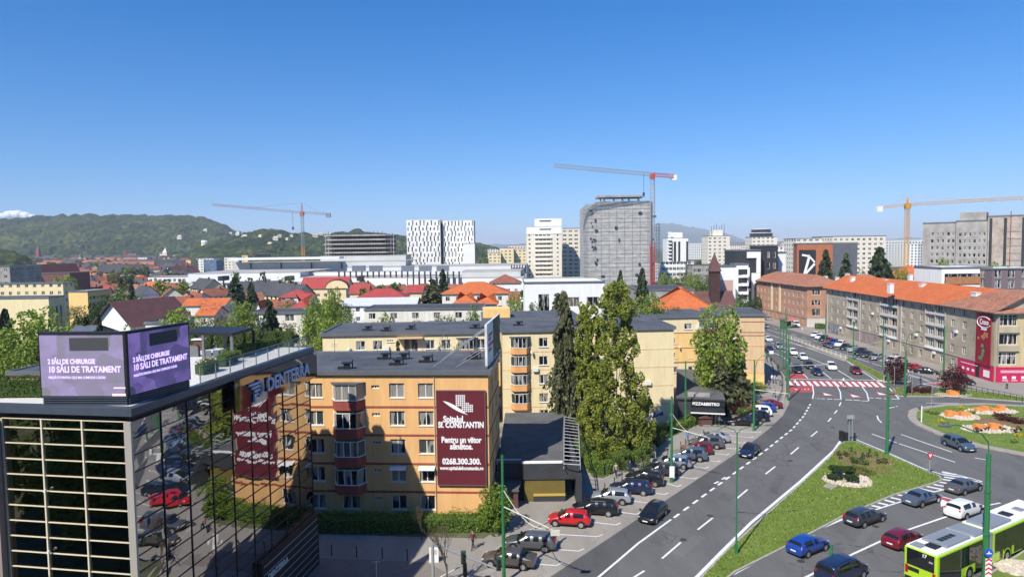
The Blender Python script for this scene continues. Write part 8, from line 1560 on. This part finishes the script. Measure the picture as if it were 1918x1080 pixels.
def person(loc, rz, top, leg, label, pose='walk', hair=None, group=None, z=.12, bag=None):
    key = (pose, top, leg)
    if key not in WC:
        st = .30 if pose == 'walk' else .05; J = [(0, 0, .94), (0, 0, 1.12), (0.01, 0, 1.38), (0.02, 0, 1.50), (.03, 0, 1.58), (.045, 0, 1.68), (.02, 0, 1.76)]; Rr = [(.15, .115), (.135, .10), (.165, .105), .055, .07, .10, .075]; E = [(0, 1), (1, 2), (2, 3), (3, 4), (4, 5), (5, 6)]
        def add(p_, r_, par): J.append(p_); Rr.append(r_); E.append((par, len(J) - 1)); return len(J) - 1
        add((.135, 0, 1.665), .018, 5)   # nose
        for s in (-1, 1):
            h_ = add((0, s * .10, .88), .095, 0); k_ = add((s * st * .55 + .05, s * .11, .50), .062, h_); f_ = add((s * st - (.04 if s < 0 else 0), s * .11, .09), .042, k_); add((s * st + .14, s * .12, .04), .036, f_)
            sh = add((0, s * .19, 1.40), .06, 2); el = add((-s * st * .35, s * .25, 1.13), .042, sh); wr = add((-s * st * .8 + .06, s * .25, .90), .028, el); hd = add((-s * st * .9 + .09, s * .25, .83), (.030, .016), wr)
            for fi in range(4): add((-s * st * .9 + .085 + fi * .018, s * .245, .745 + .012 * abs(fi - 1.5)), .009, hd)
            add((-s * st * .9 + .13, s * .225, .80), .010, hd)
        mt = pmat('cloth_' + top, TOPS[top], .85, .15, 6); ml_ = pmat('cloth_' + leg, TOPS[leg], .85, .15, 6)
        WC[key] = skin('person', J, E, Rr, [mt, ml_, SK, SHO], lambda c: 3 if c.z < .085 else 1 if c.z < .93 and abs(c.y) < .205 else 2 if c.z > 1.49 or (c.z < .90 and abs(c.y) > .205) else 0)
    o = link('person', WC[key], None, (loc.x, loc.y, z), rz); tag(o, label, 'person', group)
    hm = WC.get('hair') 
    if not hm: q = MB(); C_ = [(math.cos(a) * math.cos(e) * .115 - .005 + .03, math.sin(a) * math.cos(e) * .10, 1.70 + math.sin(e) * .12) for e in np.linspace(-.25, 1.57, 5) for a in np.linspace(0, 6.28, 13)[:-1]]; q.add(C_, [(i * 12 + j, i * 12 + (j + 1) % 12, (i + 1) * 12 + (j + 1) % 12, (i + 1) * 12 + j) for i in range(4) for j in range(12) if not (i == 0 and (j < 2 or j > 9))]); WC['hair'] = hm = q.mesh('hair', HR, True)
    h_ = link('hair', hm, o)
    if hair: h_.material_slots[0].link = 'OBJECT'; h_.material_slots[0].material = hair
    if bag: q = MB(); q.box(-.1, -.34, .45, .16, -.26, .74); tag(q.build('shopping_bag', pmat('bag_' + bag, TOPS[bag], .6), None, (loc.x, loc.y, z), rz), bag + ' shopping bag carried by the ' + label.split(' ')[1] + ' pedestrian'[:0] + ' person near the hedge', 'bag')
    return o
TOPS = dict(maroon=(.12, .03, .05), black=(.02, .02, .022), navy=(.03, .04, .12), blue=(.10, .20, .55), grey=(.25, .25, .24), white=(.75, .75, .75), jeans=(.06, .09, .17), beige=(.35, .30, .22), pale=(.5, .45, .42), yellow=(.7, .6, .15), red=(.4, .05, .05))
for (x, y, rz, tp, lg_, lb, z, k_) in ((886, 1028, -2.2, 'maroon', 'black', 'person in maroon jacket walking on the pavement near the orange block hedge', .12, {}), (1180, 888, .5, 'navy', 'black', 'person in navy coat walking beside the curved hedge', .12, {}), (1226, 858, -1.8, 'grey', 'beige', 'person in grey with a pale bag beside the hedge tip', .12, dict(bag='yellow')), (1288, 828, .6, 'blue', 'jeans', 'person in bright blue stepping towards the parked silver saloon', .12, {}),
     (1347, 797, 0, 'white', 'black', 'waiter in white shirt at the bistro terrace', .12, {}), (1341, 792, 2, 'black', 'black', 'person in black at the bistro terrace', .12, dict(pose='stand')), (1489, 725, -.2, 'white', 'jeans', 'person in white top on the left part of the red crossing', .01, {}), (1580, 722, 3.1, 'white', 'black', 'person in white shirt on the middle of the red crossing', .01, {}),
     (1444, 682, 1.6, 'black', 'navy', 'person in black walking by the beige end wall, upper', .12, {}), (1447, 700, -1.5, 'grey', 'jeans', 'person in grey walking ahead of the black dressed one', .12, {}), (1446, 717, -1.4, 'white', 'navy', 'first of two in white near the round bush', .12, {}), (1451, 718, -1.4, 'pale', 'navy', 'person in pale top beside the white dressed one', .12, {}), (1457, 696, 1.6, 'black', 'black', 'person in black close to the green tram poles', .12, dict(pose='stand')), (1436, 678, 1.6, 'navy', 'black', 'person in navy against the beige end wall', .12, {}),
     (1724, 722, 0, 'navy', 'navy', 'person in navy walking on the far red stripes', .01, {}), (1705, 724, 3, 'grey', 'black', 'person in grey beside the navy one on the far crossing', .01, {}), (1708, 722, 3, 'black', 'black', 'person in black waiting at the far crossing', .01, dict(pose='stand')), (1886, 728, 1.5, 'grey', 'black', 'person in front of the crimson shop wall', .12, dict(pose='stand')), (1503, 623, 2, 'white', 'pale', 'person in white near the far low hedge', .12, {}), (1407, 775, 2, 'red', 'black', 'person in red beside the upper kerb row', .12, {}), (1440, 728, 1.4, 'navy', 'jeans', 'person in navy between the round bush and the bollards', .12, {}), (1450, 744, -1.6, 'beige', 'black', 'person in beige near the end of the upper kerb row', .12, {}), (1363, 783, .4, 'black', 'jeans', 'person in black jacket right of the bistro awning', .12, {}), (1154, 893, -2, 'beige', 'navy', 'person in beige at the lower bend of the corner hedge', .12, {}), (1630, 680, 1.5, 'black', 'jeans', 'person in black by the silver hatchback of the avenue row', .12, {}), (1462, 722, 1.5, 'grey', 'navy', 'person in grey waiting left of the red crossing', .12, dict(pose='stand'))):
    bg = k_.pop('bag', None); ps = k_.pop('pose', 'walk'); v = P(x, y, z); person(v, rz, tp, lg_, lb, ps, None if tp != 'grey' else HR2, None, z, bg)
# ------------------------------------------------------------------ poles, lamps, signals, signs
def pole(label, px_, pyb, pyt, r_=.13, mat=None, base=None, name='tram_pole', cat='pole', arms=(), z=0.0, extra=None, r2=None):
    b_ = P(px_, pyb, z) if base is None else Vector(base); t = R(px_ if not isinstance(px_, tuple) else px_[1], pyt, b_.y); h = t.z
    o = thing(name, label, cat, (b_.x, b_.y, z)); q = MB(); q.tube((0, 0, 0), (0, 0, h * .36), r_ * 1.15, 10, 0, r_ * 1.1); q.tube((0, 0, h * .36), (0, 0, h * .7), r_, 10, 0, r_ * .95); q.tube((0, 0, h * .7), (0, 0, h - z), r_ * .85, 10, 0, r_ * .8); q.tube((0, 0, h * .36), (0, 0, h * .36 + .12), r_ * 1.35, 10); q.tube((0, 0, h * .7), (0, 0, h * .7 + .12), r_ * 1.2, 10)
    q.build('shaft', mat or M_green, o); q = MB(); q.tube((0, 0, 0), (0, 0, .35), r_ * 1.6, 10); q.build('foot', mat or M_green, o)
    for (ax, ay, az, z0_) in arms:
        e = P(ax, ay, az); q = MB(); q.tube((0, 0, z0_ - z), e - Vector((b_.x, b_.y, z)), .045, 6); q.build('bracket_arm', pmat('pale_bracket', (.6, .58, .5), .5), o)
    return o, h, b_
M_gant = pmat('galvanised_pole', (0.42, 0.44, 0.46), .45, .1, 1, metal=.4)
po, h, b_ = pole('nearest green tram pole at the bottom left of the carriageway', 944, 1088, 852, .13, arms=((1028, 988, 5.6, 6.3),), z=.12)
q = MB(); v0 = Vector((0, 0, 7.6)); e = P(1036, 990, 5.4) - Vector((b_.x, b_.y, .12))
pts_ = [v0.lerp(e, t) - Vector((0, 0, 1.1 * math.sin(math.pi * t))) for t in np.linspace(0, 1, 9)]; q.path(pts_, .035, 5); q.box(e.x - .2, e.y - .1, e.z - .5, e.x + .5, e.y + .1, e.z - .1); q.build('feeder_cable', MATS['pale_bracket'], po)
po, h, b_ = pole('green tram pole with a white sign plate in the kerb parking row', 1258, 902, 742, .14, arms=((1325, 818, 5.8, 6.3),), z=.004)
q = MB(); q.box(-.30, -.24, .6, .26, -.2, 1.9); q.build('sign_plate', C_white, po); q = MB(); v0 = Vector((0, 0, 8)); e = P(1318, 812, 6) - b_; q.path([v0.lerp(e, t) - Vector((0, 0, 1.0 * math.sin(math.pi * t))) for t in np.linspace(0, 1, 8)], .03, 5); q.build('feeder_cable', MATS['pale_bracket'], po)
pole('green tram pole beside the hedge end', 1284, 800, 676, .13, z=.12); pole('green tram pole half hidden in the dark spruce', 1366, 748, 655, .12, z=.12); pole('green tram pole in the upper kerb parking row', 1412, 806, 674, .13, arms=((1477, 737, 6.0, 6.0),), z=.004)
po, h, b_ = pole('slim lamp behind the upper kerb pole with a curved arm', 1414, 758, 690, .06, z=.12, name='street_lamp', cat='street lamp'); 
q = MB(); q.path([(0, 0, h), (.3, 0, h + 1.2), (1.1, 0, h + 2.0), (2.4, 0, h + 2.2)], .05, 6); q.build('curved_arm', M_green, po)
pole('green tram pole on the crossing corner pavement', 1476, 748, 622, .13, z=.12, arms=((1552, 682, 6, 6),)); pole('second green tram pole just behind the crossing corner one', 1472, 712, 590, .12, z=.12); pole('third green tram pole of the crossing corner cluster', 1467, 690, 612, .11, z=.12, arms=((1530, 655, 6, 6),)); pole('green tram pole further up the left side of the avenue', 1461, 668, 603, .10, z=.12, arms=((1519, 640, 6, 6),))
po, h, b_ = pole('tall green pole on the tip of the traffic island', 1661, 850, 700, .17, z=.14)
q = MB(); q.box(.15, -.1, 6.1, .95, .1, 6.25); q.build('bracket', M_green, po)
po, h, b_ = pole('green pole with a curved lamp arm right of the bus', 1845, 1085, 850, .21, z=.0); 
q = MB(); tp_ = R(1775, 797, b_.y - 2) - b_; q.path([(0, 0, h), (-.05, 0, h + .9), (-.8, -.3, h + 1.7), (tp_.x * .75, -1.3, tp_.z - .1 + b_.z), (tp_.x, -2, tp_.z + b_.z)], .05, 7); q.build('curved_arm', M_green, po); q = MB(); q.tube((tp_.x + .2, -1.95, tp_.z), (tp_.x - .75, -2.1, tp_.z + .05), .14, 8, 0, .1); q.build('lamp_head', M_metal, po)
q = MB(); q.tube((0, -.36, 2.35), (0, -.30, 2.35), .33, 20); q.build('blue_sign', pmat('sign_blue', (.02, .09, .5), .4), po)
q = MB(); q.box(-.2, -.37, 2.28, .2, -.365, 2.36); q.box(-.05, -.37, 2.36, .05, -.365, 2.5); q.build('arrow', M_wht, po)
q = MB(); q.box(-.25, -.36, .4, .25, -.32, 1.9); ch_ = q.build('chevron_plate', M_wht, po); q = MB()
for i in range(4): z = .55 + i * .36; q.add([(-.25, -.365, z), (0, -.365, z + .16), (.25, -.365, z), (.25, -.365, z + .15), (0, -.365, z + .31), (-.25, -.365, z + .15)], [(0, 1, 4, 5), (1, 2, 3, 4)])
q.build('chevron', pmat('sign_red', (.6, .02, .03), .4), ch_)
pole('short topped green pole at the bottom edge beside the minivan', 1584, 1100, 1018, .13, base=(P(1583, 1100).x, 54.2, 0)); 
b_ = P(1694, 741, .14); po, h, b_ = pole('green pole with curved lamp at the right verge', 1695, 741, 655, .16, z=.14)
q = MB(); q.path([(0, 0, h), (.1, 0, h + 1.5), (.6, 0, h + 2.6), (1.8, 0, h + 3.0)], .06, 6); q.tube((1.6, 0, h + 3), (2.4, 0, h + 2.95), .14, 6); q.build('curved_arm', M_green, po)
pole('green tram pole in front of the grey block right balcony stack', 1767, 710, 610, .16, z=.12); pole('green tram pole at the end of the median fence', 1598, 673, 600, .13, z=.2); pole('green tram pole right of the avenue parking row middle', 1653, 690, 596, .12, z=.12, arms=((1590, 652, 6, 6),)); pole('green tram pole at the near corner of the brown avenue block', 1546, 643, 568, .12, z=.12); pole('thick green pole beside the street kiosk', 1471, 612, 578, .13, z=.12)
# double arm street lamp
po, h, b_ = pole('thin green double armed street lamp on the left edge of the island', 1379, 1036, 812, .07, z=.14, name='street_lamp', cat='street lamp')
for s, dx in ((-1, -2.2), (1, 2.6)):
    q = MB(); q.path([(0, 0, h - .15), (dx * .12, 0, h + .25), (dx * .4, .1, h + .42), (dx, .3, h + .5)], .035, 6); q.build('lamp_arm', M_green, po); q = MB(); q.tube((dx, .3, h + .5), (dx * 1.28, .4, h + .52), .09, 8, 0, .06); q.build('lamp_head', M_metal, po)
q = MB(); q.box(-.12, -.12, 0, .12, .12, .9); q.build('service_box', M_green, po)
# traffic light mast at the bottom
b_ = P(812, 1110, .12); t = R(808, 1018, b_.y); tm = thing('traffic_mast', 'grey bent traffic light mast reaching over the pavement at the bottom', 'traffic light', b_); q = MB(); q.tube((0, 0, 0), (0, 0, t.z), .13, 10, 0, .11); q.build('shaft', M_gant, tm)
e = R(935, 1066, b_.y + .4) - b_; q = MB(); q.tube((0, 0, t.z - .1), e, .10, 10, 0, .07); q.build('arm', M_gant, tm)
M_sigb = pmat('signal_housing', (.03, .07, .05), .6)
for px_, py_, l_ in ((868, 1043, 'a'), (934, 1055, 'b')):
    v = R(px_, py_, b_.y + .2) - b_; q = MB(); q.box(v.x - .19, v.y - .15, v.z - .5, v.x + .19, v.y + .15, v.z + .5); hd_ = q.build('signal_head', M_sigb, tm)
    for k_ in range(3): q = MB(); q.tube((v.x, v.y - .16, v.z + .32 - k_ * .32), (v.x, v.y - .26, v.z + .32 - k_ * .32), .12, 10); q.build('signal_hood', M_black, hd_)
sgb = thing('advert_board', 'small white folding advert board behind the traffic mast', 'sign board', P(813, 1052, .12)); q = MB(); q.box(-.4, -.05, 0, .4, .05, 1.3); q.build('panel', C_white, sgb); q = MB(); q.box(-.25, -.06, .7, .25, -.052, 1.1); q.build('print_block', pmat('soft_print', (.5, .45, .5), .7), sgb)
ct = thing('camera_post', 'short thin post with a small cross head left of the traffic mast', 'post', P(706, 1110, .12)); q = MB(); q.tube((0, 0, 0), (0, 0, 2.6), .04, 6); q.tube((-.35, 0, 2.5), (.35, 0, 2.55), .035, 6); q.build('shaft', M_gant, ct)
sb = thing('barrier_post', 'dark square bollard with a pale rail beside the brown sedan', 'bollard', P(871, 1078, .12)); q = MB(); q.tube((0, 0, 0), (0, 0, 1.1), .17, 10); q.build('post', M_black, sb); q = MB(); q.tube((-2.2, -.8, .2), (0, 0, 1.0), .05, 6); q.build('rail', M_gant, sb)
# bollards
def bollard(v, lb, grp, h=.95, r_=.05, mat=None):
    k_ = ('bol', h, r_, mat.name if mat else ''); 
    if k_ not in WC: q = MB(); q.tube((0, 0, 0), (0, 0, h), r_, 8); q.tube((0, 0, h), (0, 0, h + .08), r_ * 1.3, 8, 0, r_ * .6); WC[k_] = q.mesh('bollard', mat or M_black)
    return tag(link('bollard', WC[k_], None, v), lb, 'bollard', grp)
for i, (a, b_) in enumerate(((1095, 942), (1133, 921), (1151, 910), (1165, 901), (1182, 892), (1197, 885), (1251, 853), (1275, 840), (1284, 835), (1318, 818), (1357, 798), (1379, 786))): bollard(P(a, b_, .12), 'thin black bollard at the nose of the parked cars along the hedge kerb', 'black kerb bollards along the parking row')
for i in range(16): t = i / 15; V = [P(1461, 753, .12), P(1469, 738, .12), P(1470, 714, .12), P(1462, 697, .12)]; k_ = min(2, int(t * 3)); v = V[k_].lerp(V[k_ + 1], t * 3 - k_); v.x -= .4; bollard(v, 'dark bollard of the curved row at the crossing corner pavement', 'dark bollards at the crossing corner')
for i, (a, b_) in enumerate(((576, 1038), (621, 1040), (668, 1043), (716, 1046), (763, 1049))): bollard(P(a, b_, .13), 'short black bollard in the shaded forecourt below the orange block', 'forecourt bollards')
# median fence
fn = thing('median_fence', 'low pale rail fence along the concrete median of the avenue', 'fence'); Va, Vb = P(1476, 634, .2), P(1584, 673, .2)
for i in range(15): v = Va.lerp(Vb, i / 14); q = MB(); q.tube(v, v + Vector((0, 0, 1.0)), .07, 6); q.build('post', C_cream, fn)
for z in (.45, .95): q = MB(); q.tube(Va + Vector((0, 0, z)), Vb + Vector((0, 0, z)), .04, 5); q.build('rail', M_gant, fn)
pf = thing('pedestrian_railing', 'dark pedestrian railing along the pavement before the crimson shop', 'railing'); Va, Vb = P(1800, 728, .12), P(1915, 752, .12)
for i in range(12): v = Va.lerp(Vb, i / 11); q = MB(); q.tube(v, v + Vector((0, 0, 1.0)), .04, 5); q.build('post', M_black, pf)
for z in (.5, 1.0): q = MB(); q.tube(Va + Vector((0, 0, z)), Vb + Vector((0, 0, z)), .035, 5); q.build('rail', M_black, pf)
# signs
def signpost(label, px_, pyb, h, r_=.045, mat=None, z=.14, plates=()):
    b_ = P(px_, pyb, z); o = thing('sign_post', label, 'road sign', b_); q = MB(); q.tube((0, 0, 0), (0, 0, h), r_, 6); q.build('post', mat or M_gant, o)
    for (kind, zz, dx, dy, s, m_) in plates:
        q = MB()
        if kind == 'disc': q.tube((dx, dy - .02, zz), (dx, dy + .02, zz), s, 14)
        elif kind == 'box': q.box(dx - s, dy - .03, zz - s * .6, dx + s, dy + .03, zz + s * .6)
        q.build('sign_plate', m_, o)
    return o
M_back = pmat('sign_back', (.10, .11, .10), .6); M_sred = MATS['sign_red']
yo = signpost('red bordered give way sign at the right corner of the traffic island', 1741, 889, 2.6, plates=()); q = MB(); T_ = [(-.48, 0), (.48, 0), (0, -.85)]; q.add([(x, -.06, 2.6 + z) for x, z in T_] + [(x, -.03, 2.6 + z) for x, z in T_], [(0, 2, 1), (3, 4, 5), (0, 1, 4, 3), (1, 2, 5, 4), (2, 0, 3, 5)]); sp_ = q.build('sign_plate', M_sred, yo); q = MB(); q.add([(x * .5, -.065, 2.6 - .27 + (z + .27) * .5) for x, z in T_], [(0, 2, 1)]); q.build('sign_centre', M_wht, sp_); yo.rotation_euler.z = .2
signpost('grey sign post with a bracket at the island tip', 1590, 826, 3.3, z=.14, plates=(('box', 3.2, .2, 0, .5, M_gant), ('disc', 2.6, 0, 0, .3, M_back))); signpost('second sign post beside the one at the island tip', 1596, 827, 3.6, z=.14, plates=(('box', 3.4, -.3, 0, .45, M_gant),))
cab_ = thing('control_cabinet', 'dark metal cabinet behind the traffic island tip', 'cabinet', P(1580, 824, .14)); q = MB(); q.box(-.5, -.3, 0, -.1, .3, 1.3); q.box(.05, -.3, 0, .5, .3, 1.1); q.build('box', M_black, cab_); q = MB(); q.tube((1.5, 0, 0), (1.5, 0, 1.0), .12, 8); q.build('post', M_black, cab_)
signpost('white marker post at the left end of the roundabout island', 1726, 790, 2.4, .09, C_white, .16, (('disc', 2.1, -.25, .1, .3, M_back),)); signpost('thin sign post with a dark disc behind the roundabout island', 1745, 764, 4.2, .05, M_gant, .16, (('disc', 2.9, .35, 0, .45, M_back),)); signpost('thin post on the right verge beside the barberry bed', 1708, 741, 3.8, .05, M_gant); signpost('tall grey traffic pole at the tip of the crossing verge', 1656, 713, 9.5, .13, M_gant, .14, (('box', 8.6, 0, 0, .35, M_back), ('box', 4.8, 0, 0, .3, M_back))); signpost('white post beside the green pole on the right verge', 1701, 712, 3.6, .11, C_white, .14); signpost('thin post between the orange planter and the right verge', 1675, 724, 3.8, .04, M_gant); signpost('thin dark sign post at the end of the median fence', 1587, 672, 2.8, .06, M_gant, .2, (('disc', 2.5, -.3, 0, .32, M_back),))
for i, (px_, py_) in enumerate(((1478, 700), (1477, 726))):
    o = signpost(['green signal post left of the red crossing, farther one', 'green signal post left of the red crossing, nearer one'][i], px_, py_, 3.2, .09, M_green, .12); q = MB(); q.box(-.2, -.2, 2.2, .2, .2, 3.3); q.build('signal_head', M_sigb, o)
# overhead wires of the avenue
ow = thing('overhead_wires', 'thin overhead trolley wires above the left avenue lanes', 'wires')
for dx in (0, .7):
    pts_ = [Vector((P(1020, 1000).x + dx - 1.5 + 1.2, P(1020, 1000).y, 5.9)), P(1325, 818) + Vector((dx, 0, 5.9)), P(1475, 745) + Vector((dx, 0, 5.9)), Vector((66 + dx, 190, 5.9)), Vector((69 + dx, 320, 5.9))]; q = MB()
    for a, b_ in zip(pts_[:-1], pts_[1:]): q.tube(a, b_, .013, 4)
    q.build('wire', M_black, ow)
# parking bay lines
bl_ = MB()
for (a, b_, c, d_) in ((1045, 1000, 1118, 1004), (1110, 977, 1152, 982), (1150, 957, 1190, 962), (1190, 938, 1213, 941), (1222, 922, 1243, 925), (1250, 905, 1268, 910), (1278, 893, 1299, 896), (1298, 873, 1320, 876), (1322, 861, 1342, 864), (1340, 849, 1359, 851), (1358, 838, 1375, 840), (1366, 826, 1391, 829), (1362, 814, 1405, 819), (1352, 806, 1420, 809), (1040, 1028, 1082, 1031), (1010, 1056, 1040, 1058)):
    A_, B_ = P(a, b_), P(c, d_); d = (B_ - A_).normalized(); A_ = B_ - d * max(3.6, (B_ - A_).length); nn = Vector((-d.y, d.x, 0)) * .07; bl_.quad(*[(v.x, v.y, .010) for v in (A_ - nn, B_ - nn, B_ + nn, A_ + nn)]); nb = Vector((-d.y, d.x, 0)); e = (Vector((.75, .66, 0))).normalized(); q0 = B_ - e * .1; bl_.quad(*[(v.x, v.y, .0105) for v in (q0 + d * .02, q0 + e * .8 + d * .02, q0 + e * .8 + d * .16, q0 + d * .16)][::-1])
struct('lane_marking', bl_, M_line)
# white cumulus low behind the large hill
C_, cc, _ = crown_pts(10, [(0, 1), (1, .5)], 40, .3); q = bmesh.new(); random.seed(6)
for i in range(26):
    v = R(-40 + i * 5.0, 410 - 8 * math.exp(-((i - 14) / 6.0) ** 2), 34000); bmesh.ops.create_icosphere(q, subdivisions=3, radius=random.uniform(90, 190) * (.5 + math.exp(-((i - 14) / 7.0) ** 2)), matrix=Matrix.Translation(v))
me = bpy.data.meshes.new('cloud'); q.to_mesh(me); q.free(); me.materials.append(pmat('cloud_white', (.9, .9, .92), 1)); me.polygons.foreach_set('use_smooth', [True] * len(me.polygons)); tag(link('cloud', me), kind='stuff')
# ------------------------------------------------------------------ the air between here and the mountains
q = MB(); q.box(-31000, -31000, -1.05, 31000, 31000, 480); m = bpy.data.materials.new('haze'); n, l = NT(m); n.remove(n['Principled BSDF']); pv_ = n.new('ShaderNodeVolumePrincipled')
pv_.inputs['Color'].default_value = (.80, .90, 1.0, 1); pv_.inputs['Density'].default_value = 0.000105; pv_.inputs['Anisotropy'].default_value = -0.1; l.new(pv_.outputs[0], n['Material Output'].inputs['Volume'])
o = q.build('haze', m); tag(o, kind='stuff')
